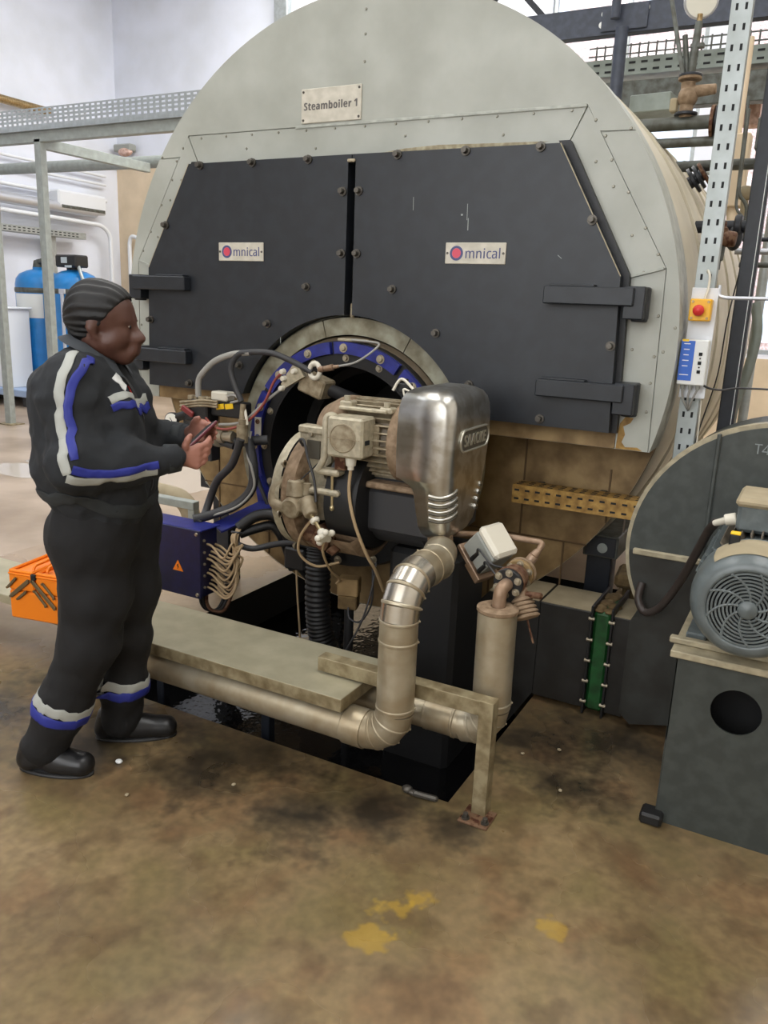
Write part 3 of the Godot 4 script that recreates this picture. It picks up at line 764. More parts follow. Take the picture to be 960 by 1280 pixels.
# ------------------------------------------------------------------ control box on the blue arm
func control_box() -> void:
	var t := thing("control_box", Vector3(-0.67, 0.29, 0.44), "dark blue steel control box with a warning triangle, carried on the blue arm", "control box")
	var b := MB.new()
	b.box(Vector3(-0.675, 0.45, 0.44), Vector3(0.4, 0.31, 0.11), 0.004)
	var bx := obj("box_body", b, M["blue_dark"], t)
	var lid := MB.new()
	lid.box(Vector3(-0.675, 0.45, 0.502), Vector3(0.408, 0.318, 0.012), 0.003)
	obj("box_cover", lid, M["blue_dark"], t)
	var fl := MB.new()
	fl.box(Vector3(-0.675, 0.609, 0.44), Vector3(0.42, 0.008, 0.13), 0.002)
	obj("top_flange", fl, M["blue"], t)
	var tri := MB.new()
	tri.prism([Vector2(-0.03, 0), Vector2(0.03, 0), Vector2(0, 0.05)], Vector3(-0.60, 0.405, 0.508), Basis.IDENTITY, 0.002)
	var tr := obj("warning_triangle", tri, M["orange"], t, "small orange high-voltage warning triangle")
	var bolt := MB.new()
	bolt.prism([Vector2(-0.006, 0.026), Vector2(0.004, 0.034), Vector2(0.001, 0.022), Vector2(0.007, 0.021), Vector2(-0.003, 0.006), Vector2(0.0, 0.017)], Vector3(-0.60, 0.405, 0.51), Basis.IDENTITY, 0.001)
	obj("flash_mark", bolt, M["slot"], tr)
	for q in [Vector2(-0.49, 0.592), Vector2(-0.49, 0.31), Vector2(-0.86, 0.592), Vector2(-0.86, 0.31)]:
		var s := MB.new()
		s.cyl(Vector3(q.x, q.y, 0.508), Vector3(q.x, q.y, 0.514), 0.009, 0.007, 12)
		obj("cover_screw", s, M["nut"], t)
	for i in 5:
		var s := MB.new()
		s.cyl(Vector3(-0.475, 0.34 + i * 0.055, 0.478), Vector3(-0.468, 0.34 + i * 0.055, 0.478), 0.006, -1, 10)
		obj("side_screw", s, M["nut"], t)
	var wi := MB.new()
	wi.tube(spline([Vector3(-0.80, 0.60, 0.42), Vector3(-0.80, 0.66, 0.42), Vector3(-0.795, 0.73, 0.415)], 4), 0.003, 6)
	obj("wire_end", wi, M["cable_black"], t)
	# beige control cables out of the right-hand side, gathered to a tied bunch
	var rng := RandomNumberGenerator.new()
	rng.seed = 4
	for i in 16:
		var y := 0.335 + 0.0135 * i
		var z := 0.455 - 0.014 * (i % 5)
		var m := MB.new()
		var w := 0.05 + rng.randf() * 0.05
		var drop := 0.02 + rng.randf() * 0.03
		m.tube(spline([Vector3(-0.478, y, z), Vector3(-0.44, y - 0.004, z + 0.005), Vector3(-0.40 + w * 0.4, y - drop, z + 0.012), Vector3(-0.375 + w * 0.5, y + 0.02, z - 0.01), Vector3(-0.385 + w * 0.3, y * 0.4 + 0.32, 0.40), Vector3(-0.395 + rng.randf() * 0.03, 0.57, 0.37 + 0.002 * i), Vector3(-0.39 + rng.randf() * 0.02, 0.6, 0.35)], 5), 0.0055, 7)
		obj("control_cable", m, M["cable_beige"], t)
	for i in 3:
		var m := MB.new()
		var x := -0.53 + 0.018 * i
		m.tube(spline([Vector3(x, 0.30, 0.44), Vector3(x, 0.25, 0.44), Vector3(x + 0.02, 0.215, 0.43), Vector3(x + 0.06, 0.21, 0.40), Vector3(x + 0.07, 0.26, 0.36), Vector3(x + 0.07, 0.32, 0.34)], 5), 0.008, 8)
		obj("bottom_cable", m, M["cable_black"] if i < 2 else M["rusty"], t)
	var tie := MB.new()
	tie.lathe(Vector3(-0.385, 0.585, 0.36), Vector3(0, 1, -0.3), [Vector2(0.022, -0.006), Vector2(0.026, 0), Vector2(0.022, 0.006)], 16)
	obj("cable_tie", tie, M["cable_dark"], t)
	# hoses that hang between the box, the mouth ring and the valve train: things of their own
	var hoses := [
		["flexible_hose", [Vector3(-0.406, 1.0, 0.30), Vector3(-0.456, 0.881, 0.30), Vector3(-0.54, 0.796, 0.30), Vector3(-0.584, 0.706, 0.30), Vector3(-0.59, 0.64, 0.33), Vector3(-0.57, 0.605, 0.40)], 0.018, "cable_dark", "dark grey hose bowing left from the valve train down to the control box"],
		["flexible_hose", [Vector3(-0.415, 1.0, 0.24), Vector3(-0.375, 0.88, 0.25), Vector3(-0.378, 0.77, 0.26), Vector3(-0.443, 0.69, 0.29), Vector3(-0.53, 0.645, 0.34), Vector3(-0.6, 0.62, 0.40)], 0.022, "cable_dark", "dark grey hose curving under the blue ring to the top of the control box"],
		["thin_cable", [Vector3(-0.395, 1.03, 0.24), Vector3(-0.40, 0.93, 0.26), Vector3(-0.365, 0.87, 0.275), Vector3(-0.35, 0.78, 0.28), Vector3(-0.42, 0.69, 0.31), Vector3(-0.56, 0.628, 0.37)], 0.006, "cable_grey", "thin grey cable beside the dark hoses left of the blue ring"],
		["cable_conduit", [Vector3(-0.39, 0.60, 0.34), Vector3(-0.33, 0.655, 0.29), Vector3(-0.24, 0.668, 0.27), Vector3(-0.20, 0.60, 0.24), Vector3(-0.17, 0.46, 0.2), Vector3(-0.1, 0.3, 0.1)], 0.026, "cable_black", "thick black conduit arching from the cable bunch down behind the burner"],
		["cable_conduit", [Vector3(-0.39, 0.57, 0.33), Vector3(-0.32, 0.60, 0.28), Vector3(-0.26, 0.61, 0.25), Vector3(-0.22, 0.53, 0.22), Vector3(-0.2, 0.4, 0.18)], 0.022, "cable_black", "second black conduit just under the thick arching one"],
		["cable_conduit", [Vector3(-0.40, 0.535, 0.36), Vector3(-0.322, 0.513, 0.33), Vector3(-0.211, 0.547, 0.3), Vector3(-0.094, 0.572, 0.3), Vector3(-0.02, 0.578, 0.32)], 0.014, "cable_dark", "level dark conduit running to the corrugated hose"],
	]
	for h in hoses:
		var m := MB.new()
		m.tube(spline(h[1], 7), h[2], 12)
		obj(h[0], m, M[h[3]], null, h[4], "hose" if h[0] == "flexible_hose" else "cable")

# ------------------------------------------------------------------ lagged pipes, bench, frame, hose, valve
func lag(t: Node, a: Vector3, b: Vector3, r: float, m: Material) -> MeshInstance3D:
	var q := MB.new()
	q.cyl(a, b, r, -1.0, 36)
	return obj("lagging_sleeve", q, m, t)

func band(t: Node, c: Vector3, d: Vector3, r: float) -> void:
	var q := MB.new()
	var z := d.normalized()
	q.lathe(c - z * 0.006, z, [Vector2(r, 0), Vector2(r + 0.0025, 0.003), Vector2(r + 0.0025, 0.009), Vector2(r, 0.012)], 36)
	var rb := z.cross(Vector3(0.3, 0.2, 0.9)).normalized()
	q.ell(c + rb * (r + 0.003), Vector3.ONE * 0.004, Basis.IDENTITY, 8, 6)
	obj("lagging_band", q, M["lagging"], t)

func mitre(t: Node, c: Vector3, u: Vector3, w: Vector3, rad: float, r: float, n: int, m: Material) -> void:
	# bend of n gores: starts at c + u * rad going along -u, ends at c + w * rad going along w
	var o := c + (u + w) * rad
	var pts := []
	for i in n + 1:
		var a := PI * 0.5 * i / n
		pts.append(o - w * rad * cos(a) - u * rad * sin(a))
	for i in n:
		var d: Vector3 = (pts[i + 1] - pts[i]).normalized()
		var q := MB.new()
		q.cyl(pts[i] - d * 0.004, pts[i + 1] + d * 0.004, r, -1.0, 36)
		obj("bend_gore", q, m, t)
		if i > 0: band(t, pts[i], (pts[i + 1] - pts[i - 1]), r)

func keyhole(outer: Array, cx: float, cy: float, r: float, seg := 32) -> Array:
	# outer polygon (anticlockwise, first point the nearest to angle 0 of the hole) with a round hole joined by a slit
	var o := []
	for p in outer: o.append(p)
	o.append(outer[0] - Vector2(0.0, 0.0005))
	for i in seg + 1:
		var a := TAU - TAU * i / seg
		o.append(Vector2(cx + r * cos(a), cy + r * sin(a) + (-0.0005 if i == 0 else 0.0)))
	return o

func pipes() -> void:
	# step over the pit
	var bt := thing("step_bench", Vector3(-0.2, 0, 0.9), "long low folded steel step plate spanning the pit, carrying the orange toolbox", "bench")
	var pm := MB.new()
	pm.box(Vector3(-0.0875, 0.348, 0.902), Vector3(1.387, 0.004, 0.344), 0.001)
	var top := obj("tread_plate", pm, M["plate"], bt)
	for e in [[Vector3(-0.0875, 0.326, 1.073), Vector3(1.387, 0.045, 0.004)], [Vector3(-0.0875, 0.326, 0.731), Vector3(1.387, 0.045, 0.004)], [Vector3(0.605, 0.326, 0.902), Vector3(0.004, 0.045, 0.344)], [Vector3(-0.78, 0.326, 0.902), Vector3(0.004, 0.045, 0.344)]]:
		var q := MB.new()
		q.box(e[0], e[1], 0.001)
		obj("folded_edge", q, M["frame"], top)
	for e in [[-0.45, 0.78, -0.5], [-0.6, 0.99, 0.0], [0.1, 0.78, -0.5]]:
		var q := MB.new()
		q.box(Vector3(e[0], (e[2] + 0.345) * 0.5, e[1]), Vector3(0.04, 0.345 - e[2], 0.04), 0.003)
		obj("leg", q, M["steel_dark"], bt)
	var b2 := thing("step_bench", Vector3(-1.5, 0, 0.75), "second low steel step plate running out of the picture behind the toolbox", "bench")
	var sp2 := MB.new()
	sp2.box(Vector3(-1.55, 0.258, 0.72), Vector3(1.4, 0.004, 0.34), 0.001)
	sp2.box(Vector3(-1.55, 0.238, 0.89), Vector3(1.4, 0.04, 0.004), 0.001)
	obj("tread_plate", sp2, M["plate"], b2)
	for e in [[-2.2, 0.6], [-2.2, 0.85], [-0.95, 0.6]]:
		var q := MB.new()
		q.box(Vector3(e[0], 0.128, e[1]), Vector3(0.04, 0.256, 0.04), 0.003)
		obj("leg", q, M["frame"], b2)
	# angle-iron frame
	var ft := thing("angle_frame", Vector3(1.06, 0, 0.93), "rusty angle-iron post and rail bolted to the floor beside the pit corner", "frame")
	var rm := MB.new()
	rm.box(Vector3(0.755, 0.404, 0.915), Vector3(0.65, 0.006, 0.05), 0.001)
	rm.box(Vector3(0.755, 0.381, 0.938), Vector3(0.65, 0.05, 0.006), 0.001)
	obj("rail", rm, M["frame"], ft)
	var ps := MB.new()
	ps.box(Vector3(1.058, 0.204, 0.939), Vector3(0.048, 0.408, 0.006), 0.001)
	ps.box(Vector3(1.079, 0.204, 0.916), Vector3(0.006, 0.408, 0.048), 0.001)
	obj("post", ps, M["frame"], ft)
	var fp := MB.new()
	fp.box(Vector3(1.06, 0.004, 0.95), Vector3(0.1, 0.008, 0.1), 0.002)
	var foot := obj("foot_plate", fp, M["rusty"], ft)
	for q in [Vector2(1.03, 0.98), Vector2(1.095, 0.975)]:
		var b := MB.new()
		b.bolt(Vector3(q.x, 0.008, q.y), Vector3.UP, 0.009, 0.02)
		obj("anchor_bolt", b, M["bolt"], foot)
	# lagged pipe in front
	var r := 0.062
	var a := thing("lagged_pipe", Vector3(0.77, 0.15, 1.0), "metal-clad insulated pipe rising in front of the pit and bending back under the polished hood", "pipe")
	var y0 := 0.232
	var z0 := 1.008
	lag(a, Vector3(-0.35, y0, z0), Vector3(0.60, y0, z0), r - 0.002, M["lagging"])
	band(a, Vector3(0.60, y0, z0), Vector3.RIGHT, r)
	lag(a, Vector3(0.60, y0, z0), Vector3(0.672, y0, z0), r + 0.004, M["lagging"])
	mitre(a, Vector3(0.772, y0, z0), Vector3(-1, 0, 0), Vector3(0, 1, 0), 0.1, r, 4, M["lagging"])
	lag(a, Vector3(0.772, 0.332, z0), Vector3(0.772, 0.60, z0), r, M["lagging"])
	band(a, Vector3(0.772, 0.345, z0), Vector3.UP, r)
	band(a, Vector3(0.772, 0.575, z0), Vector3.UP, r)
	lag(a, Vector3(0.772, 0.60, z0), Vector3(0.772, 0.645, z0), r, M["lagging"])
	band(a, Vector3(0.772, 0.645, z0), Vector3.UP, r)
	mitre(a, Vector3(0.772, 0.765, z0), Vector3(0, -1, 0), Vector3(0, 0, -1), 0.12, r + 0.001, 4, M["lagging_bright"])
	lag(a, Vector3(0.772, 0.765, z0 - 0.12), Vector3(0.772, 0.765, 0.74), r, M["lagging"])
	band(a, Vector3(0.772, 0.765, 0.82), Vector3.BACK, r)
	band(a, Vector3(0.772, 0.765, 0.74), Vector3.BACK, r)
	lag(a, Vector3(0.772, 0.765, 0.745), Vector3(0.735, 0.765, 0.63), r - 0.002, M["lagging"])
	lag(a, Vector3(0.728, 0.74, 0.60), Vector3(0.70, 0.815, 0.565), 0.046, M["cast_dust"])
	mitre(a, Vector3(-0.41, y0, z0), Vector3(1, 0, 0), Vector3(0, 0, -1), 0.06, r - 0.002, 3, M["lagging"])
	# lagged pipe behind it
	var c := thing("lagged_pipe", Vector3(1.03, 0.12, 0.8), "metal-clad insulated pipe ending in an open collar below the rusty valve", "pipe")
	lag(c, Vector3(0.25, 0.236, 0.8), Vector3(0.80, 0.236, 0.8), 0.055, M["lagging"])
	band(c, Vector3(0.80, 0.236, 0.8), Vector3.RIGHT, 0.055)
	lag(c, Vector3(0.80, 0.236, 0.8), Vector3(0.93, 0.236, 0.8), 0.057, M["lagging"])
	band(c, Vector3(0.905, 0.236, 0.8), Vector3.RIGHT, 0.057)
	mitre(c, Vector3(1.025, 0.236, 0.8), Vector3(-1, 0, 0), Vector3(0, 1, 0), 0.09, 0.062, 4, M["lagging"])
	lag(c, Vector3(1.025, 0.326, 0.8), Vector3(1.022, 0.672, 0.8), 0.064, M["lagging"])
	band(c, Vector3(1.025, 0.345, 0.8), Vector3.UP, 0.064)
	var col := MB.new()
	col.lathe(Vector3(1.022, 0.672, 0.8), Vector3.UP, [Vector2(0.064, -0.012), Vector2(0.068, -0.008), Vector2(0.068, 0.002), Vector2(0.05, 0.008), Vector2(0.024, 0.006), Vector2(0.02, -0.02)], 36)
	obj("end_collar", col, M["cast_dust"], c)
	var stb := MB.new()
	stb.tube(elbow([Vector3(1.022, 0.62, 0.8), Vector3(1.024, 0.735, 0.795), Vector3(1.032, 0.742, 0.74)], 0.04), 0.022, 16)
	obj("inner_pipe", stb, M["copper"], c)
	# valve on the inner pipe
	var v := thing("shut_off_valve", Vector3(1.04, 0.64, 0.68), "rusty flanged valve with bolts, ribbed bellows and a copper pipe behind the open collar", "valve")
	var z := Vector3(0.03, 0.05, -1).normalized()
	var v0 := Vector3(1.032, 0.742, 0.755)
	for e in [[0.0, 0.05, "black_rubber"], [0.018, 0.052, "rusty"], [0.10, 0.05, "beige"], [0.118, 0.052, "cast_dust"]]:
		var q := MB.new()
		q.cyl(v0 + z * e[0], v0 + z * (e[0] + 0.016), e[1], -1.0, 30, 0.003)
		var fl := obj("pipe_flange", q, M[e[2]], v)
		if e[2] == "black_rubber" or e[2] == "beige":
			for k in 6:
				var an := TAU * (k + 0.4) / 6
				var q2 := MB.new()
				q2.bolt(v0 + z * e[0] + Vector3(cos(an), sin(an), 0) * 0.038, -z, 0.0085, 0.014)
				obj("flange_bolt", q2, M["nut"], fl)
	var bm := MB.new()
	bm.cyl(v0 + z * 0.03, v0 + z * 0.1, 0.036, -1.0, 20, 0.006)
	bm.ell(v0 + z * 0.066, Vector3(0.046, 0.046, 0.04))
	obj("valve_body", bm, M["rusty"], v)
	var bl := MB.new()
	var bd := Vector3(0.045, -0.09, 0.03).normalized()
	var b0 := v0 + z * 0.055 + Vector3(0.028, -0.025, 0.015)
	var pr := [Vector2(0.0, 0.0), Vector2(0.024, 0.0), Vector2(0.024, 0.03)]
	for i in 5:
		pr.append_array([Vector2(0.03 + 0.002 * i, 0.03 + i * 0.014), Vector2(0.036 + 0.002 * i, 0.035 + i * 0.014), Vector2(0.036 + 0.002 * i, 0.04 + i * 0.014), Vector2(0.029 + 0.002 * i, 0.044 + i * 0.014)])
	pr.append(Vector2(0.0, 0.104))
	bl.lathe(b0, bd, pr, 28)
	obj("bellows", bl, M["cast_dust"], v)
	var lv := MB.new()
	lv.cyl(b0 + bd * 0.015, b0 + bd * 0.015 + Vector3(0.075, 0.012, 0.02), 0.011, -1.0, 12, 0.002)
	lv.cyl(b0 + bd * 0.1, b0 + bd * 0.1 + Vector3(0.03, -0.075, 0.01), 0.0035, -1.0, 8)
	obj("lever_stub", lv, M["rusty"], v)
	var cpx := MB.new()
	cpx.tube(elbow([v0 + z * 0.13 + Vector3(0.005, 0.0, 0), v0 + z * 0.13 + Vector3(0.02, 0.035, -0.03), Vector3(1.085, 0.845, 0.565), Vector3(0.90, 0.835, 0.53), Vector3(0.72, 0.80, 0.50)], 0.02), 0.0105, 12)
	obj("copper_pipe", cpx, M["copper"], v)
	var nt := MB.new()
	nt.cyl(Vector3(1.05, 0.778, 0.60), Vector3(1.062, 0.80, 0.59), 0.02, -1.0, 6, 0.002)
	nt.cyl(Vector3(1.062, 0.80, 0.59), Vector3(1.073, 0.82, 0.58), 0.016, 0.012, 10, 0.002)
	obj("union_nut", nt, M["copper"], v)
	# servo motor with its cables
	var sv := thing("servo_box", Vector3(0.9, 0.70, 0.58), "tilted grey and white actuator box with two cables between the hood and the rusty valve", "actuator")
	var sb := Basis(Vector3(0.5, 0.62, -0.6).normalized(), Vector3(-0.78, 0.62, 0.06).normalized(), Vector3.ZERO)
	sb.x = Vector3(0.62, 0.70, 0.35).normalized()
	var sz := Vector3(-0.42, -0.08, 0.90)
	sz = (sz - sb.x * sz.dot(sb.x)).normalized()
	sb.z = sz
	sb.y = sb.z.cross(sb.x).normalized()
	var sc := Vector3(0.905, 0.80, 0.585)
	var s1 := MB.new()
	s1.box(sc - sb.x * 0.018, Vector3(0.10, 0.12, 0.10), 0.005, sb)
	obj("box_base", s1, M["grey_plastic"], sv)
	var s2 := MB.new()
	s2.box(sc + sb.x * 0.05, Vector3(0.036, 0.126, 0.106), 0.012, sb)
	obj("box_cover", s2, M["white_plastic"], sv)
	var s3 := MB.new()
	s3.box(sc - sb.x * 0.09, Vector3(0.02, 0.15, 0.1), 0.003, sb)
	s3.box(sc - sb.x * 0.11 - sb.y * 0.03, Vector3(0.04, 0.08, 0.07), 0.003, sb)
	obj("mounting_plate", s3, M["copper"], sv)
	for k in 2:
		var g0 := sc - sb.x * 0.03 - sb.y * (0.05 - 0.05 * k) + sb.z * 0.05
		var q := MB.new()
		q.cyl(g0 - sb.x * 0.03, g0 + sb.x * 0.015, 0.009, 0.007, 10)
		var gl := obj("cable_gland", q, M["cable_black"], sv)
		var w := MB.new()
		w.tube(spline([g0 + sb.x * 0.01, g0 + sb.x * 0.05 + sb.z * 0.02, g0 + sb.x * 0.07 - sb.y * 0.07 + sb.z * 0.02, Vector3(0.99 + 0.01 * k, 0.75, 0.64), Vector3(1.0, 0.68, 0.60)], 6), 0.0035, 8)
		obj("lead", w, M["cable_dark"], gl)
	# corrugated hose
	var hp := spline([Vector3(0.04, 0.60, 0.33), Vector3(0.045, 0.5, 0.345), Vector3(0.05, 0.32, 0.35), Vector3(0.07, 0.17, 0.34), Vector3(0.14, 0.03, 0.31), Vector3(0.28, -0.08, 0.28), Vector3(0.43, -0.12, 0.26)], 40)
	var rad := []
	for i in hp.size(): rad.append(0.051 + 0.004 * i / hp.size() + [0.0045, 0.0045, 0.001, -0.002, 0.001][i % 5])
	var hm := MB.new()
	hm.tube(hp, 0.05, 24, 1.0, rad)
	obj("corrugated_hose", hm, M["black_rubber"], null, "thick black corrugated hose hanging from the burner into the pit", "hose")
	var sw := MB.new()
	sw.box(Vector3(-0.1, 0.5, 0.28), Vector3(0.11, 0.1, 0.08), 0.008)
	sw.cyl(Vector3(-0.1, 0.56, 0.29), Vector3(-0.02, 0.585, 0.30), 0.012, -1, 10)
	obj("limit_switch", sw, M["black_rubber"], null, "small black switch box left of the corrugated hose", "switch")
	# small transmitter on a stalk
	var tt := thing("pressure_transmitter", Vector3(0.25, -0.2, 0.42), "small dirty cream junction box on a stalk right of the corrugated hose", "junction box")
	var q1 := MB.new()
	q1.box(Vector3(0.245, 0.478, 0.42), Vector3(0.088, 0.075, 0.07), 0.005, Basis(Vector3.UP, 0.3))
	obj("lid", q1, M["beige"], tt)
	var q2 := MB.new()
	q2.box(Vector3(0.245, 0.412, 0.42), Vector3(0.08, 0.06, 0.064), 0.005, Basis(Vector3.UP, 0.3))
	obj("box_base", q2, M["dirt"], tt)
	var q3 := MB.new()
	q3.cyl(Vector3(0.245, -0.5, 0.41), Vector3(0.245, 0.39, 0.415), 0.02, -1, 14)
	obj("stalk", q3, M["black_rubber"], tt)
	var cables := [
		[[Vector3(0.376, 1.02, 0.66), Vector3(0.375, 0.93, 0.665), Vector3(0.40, 0.82, 0.66), Vector3(0.43, 0.70, 0.62), Vector3(0.44, 0.62, 0.56), Vector3(0.42, 0.5, 0.45)], 0.0065, "cable_beige", "pale cable dropping from the terminal box gland"],
		[[Vector3(0.318, 0.765, 0.735), Vector3(0.29, 0.70, 0.70), Vector3(0.262, 0.60, 0.6), Vector3(0.245, 0.53, 0.5), Vector3(0.205, 0.49, 0.455)], 0.005, "cable_beige", "thin pale cable from the white star knob to the small cream junction box"],
		[[Vector3(0.267, 0.40, 0.46), Vector3(0.28, 0.36, 0.47), Vector3(0.33, 0.355, 0.47), Vector3(0.385, 0.45, 0.48), Vector3(0.395, 0.60, 0.5)], 0.004, "cable_dark", "dark cable looping up from the small cream junction box"],
		[[Vector3(0.41, 0.63, 0.5), Vector3(0.40, 0.5, 0.52), Vector3(0.36, 0.36, 0.53), Vector3(0.28, 0.2, 0.53), Vector3(0.22, 0.05, 0.52)], 0.004, "cable_dark", "dark cable trailing from under the burner down into the pit"],
		[[Vector3(-0.1, 0.455, 0.30), Vector3(-0.09, 0.31, 0.30), Vector3(-0.075, 0.13, 0.30), Vector3(-0.07, -0.15, 0.30)], 0.0045, "cable_beige", "thin brown wire hanging from the switch box into the pit"],
		[[Vector3(0.135, 1.075, 0.612), Vector3(0.14, 1.1, 0.64), Vector3(0.165, 1.10, 0.65), Vector3(0.19, 1.04, 0.66), Vector3(0.225, 0.96, 0.668), Vector3(0.245, 0.885, 0.685)], 0.0055, "cable_dark", "sheathed cable looping over the burner bracket beside the data plate"],
		[[Vector3(0.22, 1.03, 0.61), Vector3(0.19, 0.99, 0.64), Vector3(0.165, 0.955, 0.67)], 0.0028, "cable_black", "fine black wire from the bracket to the hex plug"],
		[[Vector3(0.235, 0.82, 0.69), Vector3(0.18, 0.74, 0.69), Vector3(0.16, 0.66, 0.66), Vector3(0.21, 0.61, 0.62), Vector3(0.29, 0.63, 0.58)], 0.0055, "cable_beige", "pale cable loop hanging under the oil valve"],
		[[Vector3(0.40, 1.29, 0.40), Vector3(0.43, 1.335, 0.39), Vector3(0.5, 1.30, 0.42), Vector3(0.57, 1.265, 0.45)], 0.0055, "white_plastic", "pale cable lying over the burner motor beside the hood"],
		[[Vector3(0.57, 1.27, 0.44), Vector3(0.50, 1.29, 0.43), Vector3(0.455, 1.30, 0.42), Vector3(0.47, 1.265, 0.43)], 0.004, "white_plastic", "thin white looped wire on the burner motor beside the hood"],
	]
	for e in cables:
		var m := MB.new()
		m.tube(spline(e[0], 7), e[1], 8)
		obj("thin_cable", m, M[e[2]], null, e[3], "cable")
	var sn := MB.new()
	sn.box(Vector3(0.43, 1.30, 0.36), Vector3(0.05, 0.035, 0.04), 0.003)
	sn.box(Vector3(0.425, 1.325, 0.36), Vector3(0.028, 0.018, 0.028), 0.003)
	sn.cyl(Vector3(0.43, 1.24, 0.36), Vector3(0.43, 1.285, 0.36), 0.012, -1, 10)
	obj("flame_sensor", sn, M["black_rubber"], null, "small black sensor block on top of the burner motor", "sensor")
	valve_train()

# ------------------------------------------------------------------ valve train left of the mouth
func valve_train() -> void:
	var t := thing("valve_train", Vector3(-0.66, 0.86, 0.24), "black gas valve block with cream plug and red handle left of the blue ring", "valve")
	var a := MB.new()
	a.box(Vector3(-0.69, 1.085, 0.23), Vector3(0.14, 0.085, 0.09), 0.008)
	a.cyl(Vector3(-0.69, 1.12, 0.23), Vector3(-0.69, 1.15, 0.23), 0.045, -1, 20, 0.004)
	obj("valve_block", a, M["black_rubber"], t)
	var b := MB.new()
	b.box(Vector3(-0.57, 1.172, 0.22), Vector3(0.095, 0.042, 0.06), 0.006)
	obj("coil_plug", b, M["white_plastic"], t)
	var c := MB.new()
	c.box(Vector3(-0.53, 1.115, 0.21), Vector3(0.18, 0.07, 0.075), 0.006)
	obj("coil", c, M["black_rubber"], t)
	for k in 2:
		var q := MB.new()
		q.box(Vector3(-0.562 + 0.052 * k, 1.126 + 0.006 * k, 0.25), Vector3(0.045, 0.024, 0.005), 0.001, Basis(Vector3.BACK, 0.18))
		obj("yellow_label", q, M["yellow_label"], t, "small yellow label")
	for e in [[-0.66, 0.034], [-0.63, 0.02], [-0.70, 0.02], [-0.73, 0.026]]:
		var q := MB.new()
		q.cyl(Vector3(e[0], 1.145, 0.25), Vector3(e[0], 1.165, 0.25), e[1] * 0.7, -1, 6, 0.002)
		obj("union_nut", q, M["cast"], t)
	for k in 3:
		var q := MB.new()
		var y := 1.13 - 0.012 * k
		q.tube(spline([Vector3(-0.56, y + 0.02, 0.27), Vector3(-0.64, y + 0.02, 0.275), Vector3(-0.72, y + 0.008, 0.275), Vector3(-0.78, y - 0.005 * k, 0.27)], 5), 0.006, 8)
		obj("impulse_pipe", q, M["cast"], t)
	var h := MB.new()
	h.box(Vector3(-0.725, 1.094, 0.285), Vector3(0.075, 0.028, 0.016), 0.005, Basis(Vector3.BACK, -0.45))
	obj("red_handle", h, mat("handle_red", rgb(120, 40, 40), 0.45), t, "short dark red handle")
	var f := MB.new()
	f.cyl(Vector3(-0.585, 0.985, 0.24), Vector3(-0.565, 0.987, 0.25), 0.048, -1, 28, 0.003)
	f.cyl(Vector3(-0.565, 0.987, 0.25), Vector3(-0.54, 0.99, 0.25), 0.03, -1, 20)
	f.cyl(Vector3(-0.545, 0.99, 0.25), Vector3(-0.50, 0.993, 0.25), 0.022, -1, 18, 0.003)
	f.cyl(Vector3(-0.51, 0.993, 0.25), Vector3(-0.485, 0.995, 0.25), 0.028, -1, 6, 0.002)
	obj("round_flange", f, M["nut"], t)
	var p := MB.new()
	p.cyl(Vector3(-0.49, 0.97, 0.24), Vector3(-0.36, 0.985, 0.16), 0.022, -1, 16)
	p.cyl(Vector3(-0.60, 0.965, 0.24), Vector3(-0.49, 0.95, 0.24), 0.016, -1, 12)
	obj("gas_pipe", p, M["cable_dark"], t)
	var k1 := MB.new()
	k1.box(Vector3(-0.68, 0.93, 0.22), Vector3(0.13, 0.13, 0.07), 0.005)
	obj("solenoid_box", k1, M["cable_dark"], t)
	var k2 := MB.new()
	k2.cyl(Vector3(-0.655, 1.05, 0.22), Vector3(-0.655, 0.98, 0.22), 0.035, -1, 16)
	k2.box(Vector3(-0.76, 1.03, 0.2), Vector3(0.09, 0.07, 0.06), 0.004)
	obj("pipe_tee", k2, M["cable_dark"], t)
	var k3 := MB.new()
	k3.cyl(Vector3(-0.42, 0.98, 0.27), Vector3(-0.42, 1.06, 0.27), 0.026, -1, 18)
	k3.cyl(Vector3(-0.42, 1.06, 0.27), Vector3(-0.42, 1.085, 0.27), 0.018, -1, 12)
	k3.cyl(Vector3(-0.43, 1.08, 0.26), Vector3(-0.43, 1.15, 0.25), 0.013, -1, 12)
	obj("hose_tail", k3, M["cast"], t)
	# gauge
	var g := thing("pressure_gauge", Vector3(-0.85, 1.0, 0.27), "small round pressure gauge with a pale dial on the valve block", "gauge")
	var gd := Vector3(-0.15, 0.05, 0.99).normalized()
	var gx := Vector3.UP.cross(gd).normalized()
	gd = Vector3(0.35, 0.1, 0.93).normalized()
	var gb := MB.new()
	gb.cyl(Vector3(-0.845, 1.042, 0.265) - gd * 0.03, Vector3(-0.845, 1.042, 0.265), 0.033, -1.0, 28, 0.003)
	gb.cyl(Vector3(-0.83, 1.05, 0.24), Vector3(-0.76, 1.075, 0.24), 0.02, -1, 14)
	obj("gauge_case", gb, M["black_rubber"], g)
	var gf := MB.new()
	gf.cyl(Vector3(-0.845, 1.042, 0.265), Vector3(-0.845, 1.042, 0.265) + gd * 0.003, 0.028, -1.0, 28)
	var dial := obj("dial", gf, M["gauge_face"], g)
	var gn := MB.new()
	gn.bar(Vector3(-0.845, 1.042, 0.265) + gd * 0.004 + Vector3(-0.008, 0.01, 0), Vector3(-0.845, 1.042, 0.265) + gd * 0.004 + Vector3(0.012, -0.014, 0), 0.003, 0.001, gd)
	obj("needle", gn, M["slot"], dial)
